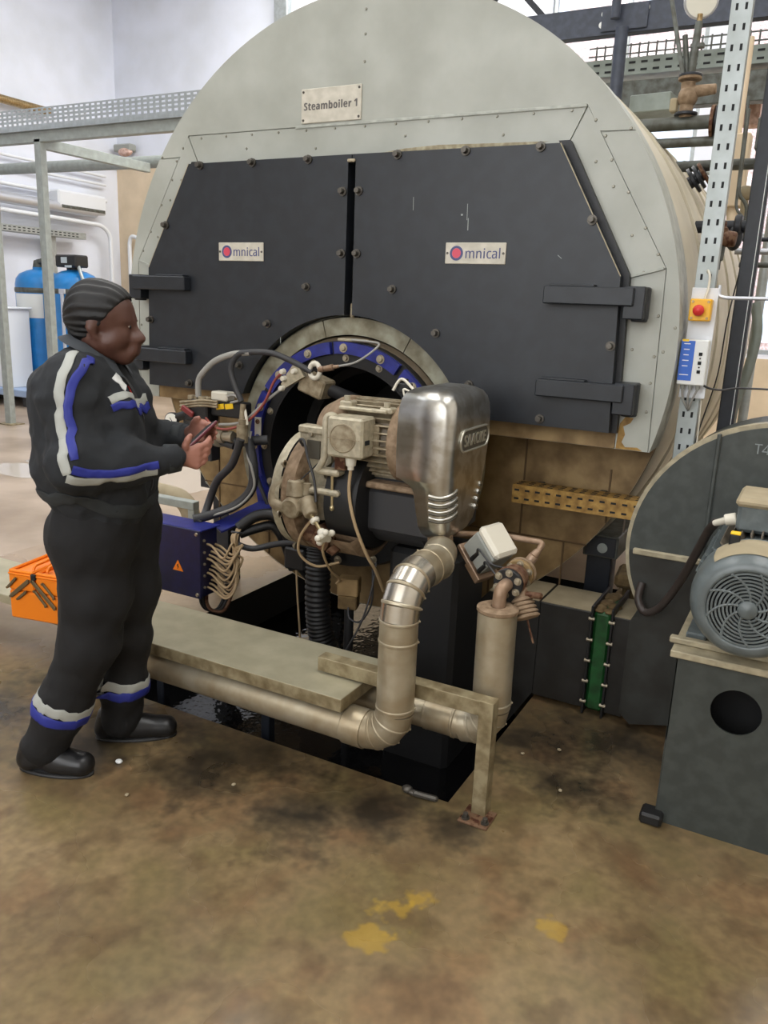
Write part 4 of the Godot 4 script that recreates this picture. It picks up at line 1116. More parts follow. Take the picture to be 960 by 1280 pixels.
	# hoses over the doors' lower edge, small cables, igniter and flame eye
	for e in [
		["flexible_hose", [Vector3(-0.688, 1.16, 0.25), Vector3(-0.687, 1.226, 0.25), Vector3(-0.667, 1.264, 0.25), Vector3(-0.592, 1.327, 0.25), Vector3(-0.491, 1.365, 0.25), Vector3(-0.40, 1.378, 0.24)], 0.014, "cable_grey", "grey metal hose rising from the valve block in front of the left door"],
		["flexible_hose", [Vector3(-0.44, 1.16, 0.25), Vector3(-0.485, 1.25, 0.25), Vector3(-0.495, 1.31, 0.25), Vector3(-0.46, 1.365, 0.25), Vector3(-0.40, 1.38, 0.24), Vector3(-0.30, 1.382, 0.22), Vector3(-0.205, 1.352, 0.2), Vector3(-0.11, 1.31, 0.185)], 0.0135, "cable_dark", "dark hose arching across the arch plate to the white ring eye"],
		["thin_cable", [Vector3(-0.66, 1.15, 0.25), Vector3(-0.628, 1.07, 0.27), Vector3(-0.534, 1.03, 0.28), Vector3(-0.43, 1.06, 0.25), Vector3(-0.345, 1.15, 0.22), Vector3(-0.30, 1.255, 0.20), Vector3(-0.255, 1.30, 0.2)], 0.006, "cable_red", "brown-red cable sagging from the valve block to the igniter"],
		["thin_cable", [Vector3(-0.56, 1.045, 0.26), Vector3(-0.44, 1.07, 0.24), Vector3(-0.331, 1.175, 0.2), Vector3(-0.235, 1.25, 0.18)], 0.007, "cable_grey", "grey cable rising beside the brown-red cable to the igniter"],
		["thin_cable", [Vector3(-0.45, 1.14, 0.23), Vector3(-0.42, 1.12, 0.25), Vector3(-0.40, 1.06, 0.26)], 0.007, "white_plastic", "short pale cable at the hose tail left of the blue ring"],
		["thin_cable", [Vector3(-0.53, 1.175, 0.24), Vector3(-0.48, 1.185, 0.25), Vector3(-0.455, 1.165, 0.25), Vector3(-0.50, 1.15, 0.25)], 0.006, "cable_grey", "short grey cable looped beside the cream coil plug"],
		["thin_cable", [Vector3(0.02, 1.345, 0.19), Vector3(0.10, 1.365, 0.18), Vector3(0.165, 1.41, 0.16), Vector3(0.185, 1.445, 0.13), Vector3(0.13, 1.452, 0.115), Vector3(0.04, 1.455, 0.11)], 0.005, "cable_grey", "thin grey wire crossing the top of the blue ring"],
	]:
		var m := MB.new()
		m.tube(spline(e[1], 7), e[2], 10)
		obj(e[0], m, M[e[3]], null, e[4], "hose" if e[0] == "flexible_hose" else "cable")
	var ig := thing("igniter", Vector3(-0.18, 1.2, 0.16), "cast igniter holder with terminals in the upper left of the furnace mouth", "igniter")
	var ib := MB.new()
	ib.prism([Vector2(-0.245, 1.23), Vector2(-0.14, 1.29), Vector2(-0.165, 1.33), Vector2(-0.20, 1.335), Vector2(-0.235, 1.29), Vector2(-0.26, 1.25)], Vector3(0, 0, 0.18), Basis.IDENTITY, 0.022)
	obj("holder_plate", ib, M["cast_light"], ig)
	var ic := MB.new()
	ic.box(Vector3(-0.12, 1.25, 0.13), Vector3(0.13, 0.085, 0.10), 0.008, Basis(Vector3.BACK, -0.3))
	obj("holder_body", ic, M["cast"], ig)
	var il := MB.new()
	il.cyl(Vector3(-0.08, 1.24, 0.12), Vector3(0.12, 1.13, -0.1), 0.028, -1, 16)
	obj("lance", il, M["cable_dark"], ig)
	for q in [Vector3(-0.245, 1.305, 0.2), Vector3(-0.24, 1.275, 0.2), Vector3(-0.25, 1.232, 0.2), Vector3(-0.185, 1.31, 0.2)]:
		var b2 := MB.new()
		b2.cyl(q, q + Vector3(0, 0, 0.025), 0.014, 0.011, 12, 0.003)
		obj("terminal", b2, M["white_plastic"], ig)
	var ey := thing("flame_detector", Vector3(-0.04, 1.3, 0.18), "white ring eye with a brass plug at the top of the furnace mouth", "sensor")
	var e1 := MB.new()
	var pts := []
	for k in 21:
		pts.append(Vector3(-0.095 + 0.026 * cos(TAU * k / 20), 1.318 + 0.032 * sin(TAU * k / 20), 0.185))
	e1.tube(pts, 0.011, 10)
	obj("ring_eye", e1, M["white_plastic"], ey)
	var e2 := MB.new()
	e2.cyl(Vector3(-0.07, 1.325, 0.185), Vector3(-0.045, 1.33, 0.19), 0.015, 0.012, 12)
	e2.cyl(Vector3(-0.045, 1.33, 0.19), Vector3(0.0, 1.34, 0.19), 0.012, 0.014, 12, 0.002)
	e2.cyl(Vector3(0.0, 1.34, 0.19), Vector3(0.03, 1.346, 0.19), 0.009, 0.007, 12, 0.002)
	obj("brass_plug", e2, M["copper"], ey)

# ------------------------------------------------------------------ the fan on the right
func fan() -> void:
	var t := thing("centrifugal_fan", Vector3(1.75, 0, -0.1), "big dark grey spiral fan casing with pale stiffener strips beside the duct", "fan")
	var sp := []
	var cx := 1.75
	var cy := 0.74
	for i in 61:
		var a := lerpf(PI * 1.18, -PI * 0.5, float(i) / 60)
		var r := lerpf(0.452, 0.60, clampf(float(i) / 60 * 0.85, 0, 1))
		if i < 30: r = lerpf(0.455, 0.525, float(i) / 30)
		else: r = lerpf(0.525, 0.62, float(i - 30) / 30)
		sp.append(Vector2(cx + r * cos(a), cy + r * sin(a)))
	var outline := sp.duplicate()
	outline.append_array([Vector2(1.36, 0.02), Vector2(1.315, 0.06), Vector2(1.315, 0.45)])
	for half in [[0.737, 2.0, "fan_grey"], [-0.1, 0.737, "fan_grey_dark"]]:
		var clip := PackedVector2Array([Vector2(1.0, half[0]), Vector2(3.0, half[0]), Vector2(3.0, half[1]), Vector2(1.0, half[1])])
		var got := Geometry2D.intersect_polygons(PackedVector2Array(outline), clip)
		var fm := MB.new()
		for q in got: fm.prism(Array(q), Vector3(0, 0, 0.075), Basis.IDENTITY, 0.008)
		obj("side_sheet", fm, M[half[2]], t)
	var bk := MB.new()
	bk.prism(outline, Vector3(0, 0, -0.38), Basis.IDENTITY, 0.008)
	obj("back_sheet", bk, M["fan_grey"], t)
	var sc := MB.new()
	for i in outline.size():
		var p0: Vector2 = outline[i]
		var p1: Vector2 = outline[(i + 1) % outline.size()]
		var e := (p1 - p0).normalized()
		sc.quad(Vector3(p0.x, p0.y, 0.077), Vector3(p1.x, p1.y, 0.077), Vector3(p1.x, p1.y, -0.375), Vector3(p0.x, p0.y, -0.375), Vector3(-e.y, e.x, 0))
	obj("scroll_sheet", sc, M["fan_grey"], t)
	var rim := []
	for i in 52:
		rim.append(Vector3(sp[i].x, sp[i].y, 0.07) + Vector3(sp[i].x - cx, sp[i].y - cy, 0).normalized() * 0.004)
	var rm := MB.new()
	for i in rim.size() - 1:
		var o: Vector3 = (rim[i] - Vector3(cx, cy, 0.07)).normalized()
		var o2: Vector3 = (rim[i + 1] - Vector3(cx, cy, 0.07)).normalized()
		rm.quad(rim[i] + o * 0.012, rim[i + 1] + o2 * 0.012, rim[i + 1] + o2 * 0.012 + Vector3(0, 0, -0.05), rim[i] + o * 0.012 + Vector3(0, 0, -0.05), o)
		rm.quad(rim[i] - o * 0.006, rim[i + 1] - o2 * 0.006, rim[i + 1] + o2 * 0.012, rim[i] + o * 0.012, Vector3.BACK)
	obj("scroll_flange", rm, M["fan_edge"], t, "pale dusty flange along the rim")
	var s1 := MB.new()
	s1.box(Vector3(1.425, 0.737, 0.092), Vector3(0.255, 0.022, 0.02), 0.003)
	obj("stiffener", s1, M["fan_edge"], t)
	var s2 := MB.new()
	s2.box(Vector3(1.543, 0.975, 0.09), Vector3(0.014, 0.47, 0.018), 0.003)
	obj("stiffener", s2, M["fan_grey"], t)
	lettering("T4", 0.035, Vector3(1.685, 1.17, 0.0835), Vector3.RIGHT, Vector3.UP, mat("chalk", rgb(130, 138, 138), 0.8), t, false, "chalk_mark", 0.0006)
	# duct from the fan to the burner
	var d := thing("air_duct", Vector3(0.95, 0, -0.1), "low dark air duct with dusty top and green joint left of the fan", "duct")
	for e in [[0.945, 1.165, -0.25], [1.245, 1.32, -0.25]]:
		var m := MB.new()
		m.box(Vector3((e[0] + e[1]) * 0.5, 0.232, -0.075), Vector3(e[1] - e[0], 0.42, 0.25), 0.004)
		var du := obj("duct_section", m, M["duct"], d)
		var dt := MB.new()
		dt.box(Vector3((e[0] + e[1]) * 0.5, 0.4425, -0.075), Vector3(e[1] - e[0] - 0.01, 0.004, 0.24))
		obj("dust_layer", dt, M["dusty"], du)
	var dl := MB.new()
	dl.prism([Vector2(0.945, 0.03), Vector2(0.945, 0.44), Vector2(0.72, 0.44), Vector2(0.6, 0.3), Vector2(0.55, -0.3), Vector2(0.75, -0.3)], Vector3(0, 0, -0.2), Basis.IDENTITY, 0.25)
	obj("duct_bend", dl, M["duct"], d)
	var ab := MB.new()
	ab.box(Vector3(0.57, 0.19, 0.27), Vector3(0.30, 0.98, 0.30), 0.02)
	ab.box(Vector3(0.62, -0.05, 0.08), Vector3(0.16, 0.4, 0.14), 0.0)
	obj("air_riser", ab, M["black"], d)
	var dd := MB.new()
	dd.prism([Vector2(0.94, 0.441), Vector2(0.94, 0.446), Vector2(0.72, 0.446), Vector2(0.72, 0.441)], Vector3(0, 0, -0.195), Basis.IDENTITY, 0.24)
	obj("dust_layer", dd, M["dusty"], d)
	for x in [1.165, 1.245]:
		var m := MB.new()
		m.box(Vector3(x, 0.24, -0.075), Vector3(0.01, 0.47, 0.29), 0.002)
		var fl := obj("duct_flange", m, M["black_rubber"], d)
		for k in 5:
			var b := MB.new()
			b.cyl(Vector3(x - 0.012, 0.06 + 0.09 * k, 0.065), Vector3(x + 0.012, 0.06 + 0.09 * k, 0.065), 0.008, -1, 6)
			obj("flange_bolt", b, M["nut"], fl)
	var gj := MB.new()
	gj.box(Vector3(1.205, 0.235, -0.075), Vector3(0.07, 0.43, 0.255), 0.012)
	obj("joint_sleeve", gj, M["green"], d, "green painted flexible joint")
	var dj := MB.new()
	var rng := RandomNumberGenerator.new()
	rng.seed = 8
	for i in 26:
		dj.ell(Vector3(1.17 + rng.randf() * 0.07, 0.45, -0.19 + rng.randf() * 0.23), Vector3(0.02, 0.008, 0.024) * (0.5 + rng.randf()), Basis.IDENTITY, 8, 5)
	obj("dirt_lumps", dj, M["dirt"], d, "", "", "", "stuff")
	var og := MB.new()
	og.box(Vector3(1.2, 0.475, -0.40), Vector3(0.09, 0.06, 0.2), 0.015, Basis(Vector3.UP, 0.1))
	og.box(Vector3(1.215, 0.53, -0.60), Vector3(0.08, 0.08, 0.2), 0.02)
	og.box(Vector3(1.215, 0.23, -0.48), Vector3(0.07, 0.46, 0.12), 0.01)
	obj("dirty_bracket", og, M["dirt"], null, "dirt-covered orange-brown bracket behind the green duct joint", "bracket")
	# base box and motor
	var b := thing("fan_pedestal", Vector3(1.85, 0, 0.4), "grey sheet-steel fan base with a round black hole and a dusty top plate", "base")
	var x0 := 1.562
	var x1 := 2.2
	var z1 := 0.65
	var front := keyhole([Vector2(x1, 0.442), Vector2(x1, 0.585), Vector2(x0, 0.585), Vector2(x0, 0.0), Vector2(x1, 0.0)], 1.752, 0.442, 0.073)
	var fr := MB.new()
	fr.prism(front, Vector3(0, 0, z1 - 0.006), Basis.IDENTITY, 0.006)
	obj("front_sheet", fr, M["fan_grey"], b)
	var sd := MB.new()
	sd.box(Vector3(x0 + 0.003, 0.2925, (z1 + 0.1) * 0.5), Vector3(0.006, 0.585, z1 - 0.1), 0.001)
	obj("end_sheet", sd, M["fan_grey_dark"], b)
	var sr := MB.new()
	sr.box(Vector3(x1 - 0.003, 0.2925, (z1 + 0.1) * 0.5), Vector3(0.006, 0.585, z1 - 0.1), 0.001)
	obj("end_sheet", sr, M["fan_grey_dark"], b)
	var ins := MB.new()
	ins.box(Vector3(1.88, 0.29, 0.3), Vector3(0.6, 0.57, 0.36), 0.0)
	obj("inner_plate", ins, M["black"], b)
	var tp := MB.new()
	tp.box(Vector3(1.875, 0.596, 0.39), Vector3(0.66, 0.022, 0.57), 0.003)
	obj("top_plate", tp, M["fan_edge"], b, "cream dusty top plate")
	var tr := MB.new()
	tr.box(Vector3(1.87, 0.618, 0.60), Vector3(0.68, 0.02, 0.03), 0.004)
	obj("slide_rail", tr, M["fan_edge"], b)
	for q in [Vector2(1.555, 0.66), Vector2(1.56, 0.15)]:
		var f := MB.new()
		f.box(Vector3(q.x, 0.02, q.y), Vector3(0.07, 0.04, 0.07), 0.008)
		obj("rubber_foot", f, M["black_rubber"], b)
	var mt := thing("fan_motor", Vector3(1.745, 0.607, 0.5), "blue-grey electric fan motor with a round slotted cowl on the dusty base", "motor")
	var mc := Vector3(1.742, 0.80, 0.0)
	var z := Vector3.BACK
	var body := MB.new()
	body.cyl(mc + z * 0.1, mc + z * 0.56, 0.15, -1.0, 40)
	var bo := obj("motor_body", body, M["motor_grey"], mt)
	for k in 36:
		var a := TAU * k / 36.0
		var r := Vector3(cos(a), sin(a), 0)
		var q := MB.new()
		q.box(mc + r * 0.16 + z * 0.35, Vector3(0.03, 0.005, 0.36), 0.0, Basis(r, z.cross(r), z))
		obj("cooling_fin", q, M["fin"] if absf(a - PI / 2) < 0.8 else M["motor_grey"], bo)
	var cw := MB.new()
	cw.lathe(mc, z, [Vector2(0.165, 0.54), Vector2(0.168, 0.56), Vector2(0.168, 0.64), Vector2(0.164, 0.675), Vector2(0.154, 0.705), Vector2(0.138, 0.727), Vector2(0.12, 0.736), Vector2(0.112, 0.734), Vector2(0.112, 0.715)], 56, true)
	obj("fan_cowl", cw, M["motor_grey"], mt)
	var cd := MB.new()
	cd.lathe(mc, z, [Vector2(0.1690, 0.57), Vector2(0.1695, 0.64), Vector2(0.166, 0.675), Vector2(0.158, 0.70)], 24, true, -0.75, 0.75, Vector3.UP)
	obj("cowl_dust", cd, M["dusty"], mt)
	var gb := MB.new()
	gb.cyl(mc + z * 0.68, mc + z * 0.69, 0.112, -1, 40)
	obj("cowl_inside", gb, M["slot"], mt)
	for k in 8:
		var q := MB.new()
		var rr := 0.034 + 0.0105 * k
		q.lathe(mc, z, [Vector2(rr - 0.0028, 0.728), Vector2(rr - 0.0028, 0.735), Vector2(rr + 0.0028, 0.735), Vector2(rr + 0.0028, 0.728)], 48)
		obj("grille_ring", q, M["motor_grey"], mt)
	for k in 9:
		var a := TAU * k / 9.0
		var pts := []
		for i in 8:
			var rr := lerpf(0.025, 0.113, i / 7.0)
			var aa := a + 0.7 * (i / 7.0)
			pts.append(mc + z * 0.732 + Vector3(cos(aa), sin(aa), 0) * rr)
		var q := MB.new()
		q.tube(pts, 0.0045, 6)
		obj("grille_spoke", q, M["motor_grey"], mt)
	var hb := MB.new()
	hb.lathe(mc, z, [Vector2(0.028, 0.725), Vector2(0.028, 0.735), Vector2(0.024, 0.742), Vector2(0, 0.744)], 28, true)
	obj("grille_hub", hb, M["motor_grey"], mt)
	var tb := MB.new()
	tb.box(Vector3(1.78, 1.005, 0.36), Vector3(0.24, 0.09, 0.22), 0.012)
	var tbo := obj("terminal_box", tb, M["motor_grey"], mt)
	var tl := MB.new()
	tl.box(Vector3(1.78, 1.055, 0.36), Vector3(0.255, 0.028, 0.235), 0.01)
	obj("box_lid", tl, M["dusty"], tbo)
	var gl := MB.new()
	gl.cyl(Vector3(1.66, 0.995, 0.44), Vector3(1.625, 0.985, 0.44), 0.02, 0.018, 12, 0.003)
	gl.cyl(Vector3(1.63, 0.985, 0.44), Vector3(1.595, 0.965, 0.42), 0.012, 0.01, 10)
	obj("cable_gland", gl, M["white_plastic"], tbo)
	for x in [1.60, 1.885]:
		var q := MB.new()
		q.box(Vector3(x, 0.618, 0.42), Vector3(0.06, 0.024, 0.26), 0.005)
		q.box(Vector3(x + (0.03 if x < 1.7 else -0.03), 0.66, 0.42), Vector3(0.03, 0.1, 0.2), 0.005)
		obj("motor_foot", q, M["motor_grey"], mt)
	var pg := MB.new()
	pg.box(Vector3(1.672, 0.955, 0.58), Vector3(0.03, 0.05, 0.03), 0.003)
	var pgo := obj("small_plug", pg, M["black_rubber"], mt)
	var py := MB.new()
	py.box(Vector3(1.672, 0.982, 0.58), Vector3(0.028, 0.007, 0.028), 0.002)
	obj("yellow_cap", py, M["yellow_label"], pgo)
	var sh := MB.new()
	sh.cyl(mc + z * -0.05, mc + z * 0.1, 0.03, -1, 20)
	sh.cyl(mc + z * 0.075, mc + z * 0.1, 0.11, -1, 32)
	obj("motor_shaft", sh, M["motor_grey"], mt)
	var cm := MB.new()
	cm.tube(spline([Vector3(1.60, 0.968, 0.42), Vector3(1.575, 0.92, 0.36), Vector3(1.54, 0.82, 0.29), Vector3(1.49, 0.68, 0.21), Vector3(1.43, 0.56, 0.165), Vector3(1.375, 0.52, 0.14), Vector3(1.342, 0.56, 0.12), Vector3(1.345, 0.62, 0.10)], 8), 0.0145, 14)
	obj("flexible_conduit", cm, mat("conduit_brown", rgb(58, 50, 46), 0.5), null, "brown flexible conduit drooping from the fan motor across the grey fan casing", "cable")

# ------------------------------------------------------------------ the technician
class Field:
	# tapered capsules joined by a smooth minimum, meshed as surface nets
	var a := PackedVector3Array()
	var b := PackedVector3Array()
	var r0 := PackedFloat32Array()
	var r1 := PackedFloat32Array()
	var k := 0.03
	var wrinkle: FastNoiseLite = null
	var amp := 0.0
	var cut_p := Vector3.ZERO
	var cut_n := Vector3.ZERO
	var row := 0.0
	func bone(p: Vector3, q: Vector3, ra: float, rb := -1.0) -> void:
		a.append(p); b.append(q); r0.append(ra); r1.append(ra if rb < 0.0 else rb)
	func one(i: int, p: Vector3) -> float:
		var ba := b[i] - a[i]
		var pa := p - a[i]
		var l := ba.length_squared()
		var h := clampf(pa.dot(ba) / l, 0.0, 1.0) if l > 1e-9 else 0.0
		return (pa - ba * h).length() - lerpf(r0[i], r1[i], h)
	func dist(p: Vector3, use: PackedInt32Array) -> float:
		var d := 1e3
		for i in use:
			var e := one(i, p)
			var h := maxf(k - absf(d - e), 0.0) / k
			d = minf(d, e) - h * h * k * 0.25
		if amp > 0.0 and absf(d) < 0.05:
			d += wrinkle.get_noise_3d(p.x * 100.0, p.y * 100.0, p.z * 100.0) * amp
		if row > 0.0: d += 0.003 * sin(atan2(p.z, p.y - 1.515) * row)
		if cut_n != Vector3.ZERO: d = maxf(d, (p - cut_p).dot(cut_n))
		return d
	func all() -> PackedInt32Array:
		return PackedInt32Array(range(a.size()))
	func grad(p: Vector3, use: PackedInt32Array) -> Vector3:
		var e := 0.004
		return Vector3(dist(p + Vector3(e, 0, 0), use) - dist(p - Vector3(e, 0, 0), use), dist(p + Vector3(0, e, 0), use) - dist(p - Vector3(0, e, 0), use), dist(p + Vector3(0, 0, e), use) - dist(p - Vector3(0, 0, e), use)).normalized()
	func onto(p: Vector3, off: float) -> Array:
		var use := all()
		var n := Vector3.UP
		for i in 5:
			n = grad(p, use)
			p -= n * (dist(p, use) - off)
		return [p, n]
	func net(m: MB, cell: float) -> void:
		var lo := Vector3.INF
		var hi := -Vector3.INF
		for i in a.size():
			var r := maxf(r0[i], r1[i]) + 0.02
			lo = lo.min(a[i] - Vector3.ONE * r).min(b[i] - Vector3.ONE * r)
			hi = hi.max(a[i] + Vector3.ONE * r).max(b[i] + Vector3.ONE * r)
		var bs := 8
		var nb := ((hi - lo) / (cell * bs)).ceil()
		var nx := int(nb.x) * bs + 1
		var ny := int(nb.y) * bs + 1
		var nz := int(nb.z) * bs + 1
		var f := PackedFloat32Array()
		f.resize(nx * ny * nz)
		f.fill(9.0)
		var blocks := []
		var rad := cell * bs * 0.87
		for bx in int(nb.x):
			for by in int(nb.y):
				for bz in int(nb.z):
					var c := lo + (Vector3(bx, by, bz) + Vector3.ONE * 0.5) * cell * bs
					var use := PackedInt32Array()
					var dm := 1e3
					for i in a.size():
						var e := one(i, c)
						dm = minf(dm, e)
						if e < rad * 2.0 + k + 0.01: use.append(i)
					if absf(dm) > rad + k + 0.012 and not (dm < 0.0 and dm > -(rad + k * 2.0 + 0.02)): continue
					if use.is_empty(): continue
					blocks.append(Vector3i(bx, by, bz))
					for x in bs + 1:
						for y in bs + 1:
							for z in bs + 1:
								var gx := bx * bs + x
								var gy := by * bs + y
								var gz := bz * bs + z
								f[(gx * ny + gy) * nz + gz] = dist(lo + Vector3(gx, gy, gz) * cell, use)
		var id := {}
		var first := m.v.size()
		for q in blocks:
			for x in bs:
				for y in bs:
					for z in bs:
						var gx: int = q.x * bs + x
						var gy: int = q.y * bs + y
						var gz: int = q.z * bs + z
						var o := (gx * ny + gy) * nz + gz
						var cs := [f[o], f[o + ny * nz], f[o + nz], f[o + ny * nz + nz], f[o + 1], f[o + ny * nz + 1], f[o + nz + 1], f[o + ny * nz + nz + 1]]
						var inside := 0
						var bad := false
						for e in cs:
							if e < 0.0: inside += 1
							if e > 8.0: bad = true
						if inside == 0 or inside == 8 or bad: continue
						var s := Vector3.ZERO
						var cnt := 0
						for e in 12:
							var i0: int = [0, 2, 4, 6, 0, 1, 4, 5, 0, 1, 2, 3][e]
							var i1: int = i0 + [1, 1, 1, 1, 2, 2, 2, 2, 4, 4, 4, 4][e]
							var d0: float = cs[i0]
							var d1: float = cs[i1]
							if (d0 < 0.0) == (d1 < 0.0): continue
							var u := d0 / (d0 - d1)
							var p0 := Vector3(i0 & 1, (i0 >> 1) & 1, (i0 >> 2) & 1)
							var p1 := Vector3(i1 & 1, (i1 >> 1) & 1, (i1 >> 2) & 1)
							s += p0.lerp(p1, u)
							cnt += 1
						id[o] = m.p(lo + (Vector3(gx, gy, gz) + s / cnt) * cell, Vector3.ZERO)
		var tris := PackedInt32Array()
		for o in id:
			var gz: int = o % nz
			var gy: int = (o / nz) % ny
			var gx: int = o / (nz * ny)
			for ax in 3:
				var st: int = [ny * nz, nz, 1][ax]
				var s1: int = [nz, 1, ny * nz][ax]
				var s2: int = [1, ny * nz, nz][ax]
				if [gy, gz, gx][ax] == 0 or [gz, gx, gy][ax] == 0: continue
				if (f[o] < 0.0) == (f[o + st] < 0.0): continue
				if not (id.has(o - s1) and id.has(o - s2) and id.has(o - s1 - s2)): continue
				var qd := [id[o], id[o - s1], id[o - s1 - s2], id[o - s2]]
				if f[o] < 0.0: qd.reverse()
				tris.append_array(PackedInt32Array([qd[0], qd[1], qd[2], qd[0], qd[2], qd[3]]))
		for i in range(0, tris.size(), 3):
			var w := (m.v[tris[i + 1]] - m.v[tris[i]]).cross(m.v[tris[i + 2]] - m.v[tris[i]])
			for j in 3: m.n[tris[i + j]] -= w
		for i in range(first, m.v.size()):
			m.n[i] = m.n[i].normalized()
		for i in range(0, tris.size(), 3):
			m.t(tris[i], tris[i + 1], tris[i + 2])

func lpart(called: String, m: MB, mt: Material, parent: Node, label := "") -> MeshInstance3D:
	var o := MeshInstance3D.new()
	o.name = numbered(parent, called)
	o.mesh = m.mesh()
	o.material_override = mt
	parent.add_child(o)
	if label: o.set_meta("label", label)
	return o

func tape(f: Field, pts: Array, width: float, closed := false, off := 0.003) -> MB:
	# a ribbon laid on the cloth along a path
	var m := MB.new()
	var sm := []
	if closed:
		sm = pts
	else:
		sm = spline(pts, 5)
	var c := []
	for p in sm: c.append(f.onto(p, off))
	var rows := []
	var cnt := c.size()
	for i in cnt:
		var p0: Vector3 = c[(i - 1 + cnt) % cnt][0] if closed else c[maxi(i - 1, 0)][0]
		var p1: Vector3 = c[(i + 1) % cnt][0] if closed else c[mini(i + 1, cnt - 1)][0]
		var side: Vector3 = (p1 - p0).normalized().cross(c[i][1]).normalized()
		var r := []
		for w in [-0.5, -0.17, 0.17, 0.5]:
			r.append(f.onto(c[i][0] + side * width * w, off)[0])
		r.append(f.onto(c[i][0] + side * width * 0.5, off - 0.004)[0])
		r.append(f.onto(c[i][0] - side * width * 0.5, off - 0.004)[0])
		rows.append(r)
	if closed: rows.append(rows[0])
	m.grid(rows, true)
	return m

func finger(f: Field, base: Vector3, d0: Vector3, bend: Vector3, l: float, r: float) -> void:
	# three joints, each turning further towards «bend»
	var p := base
	var d := d0.normalized()
	for i in 3:
		var q: Vector3 = p + d * l * [0.45, 0.3, 0.25][i]
		f.bone(p, q, r * [1.0, 0.93, 0.86][i], r * [0.93, 0.86, 0.72][i])
		p = q
		d = (d + bend * [0.55, 0.6, 0.0][i]).normalized()

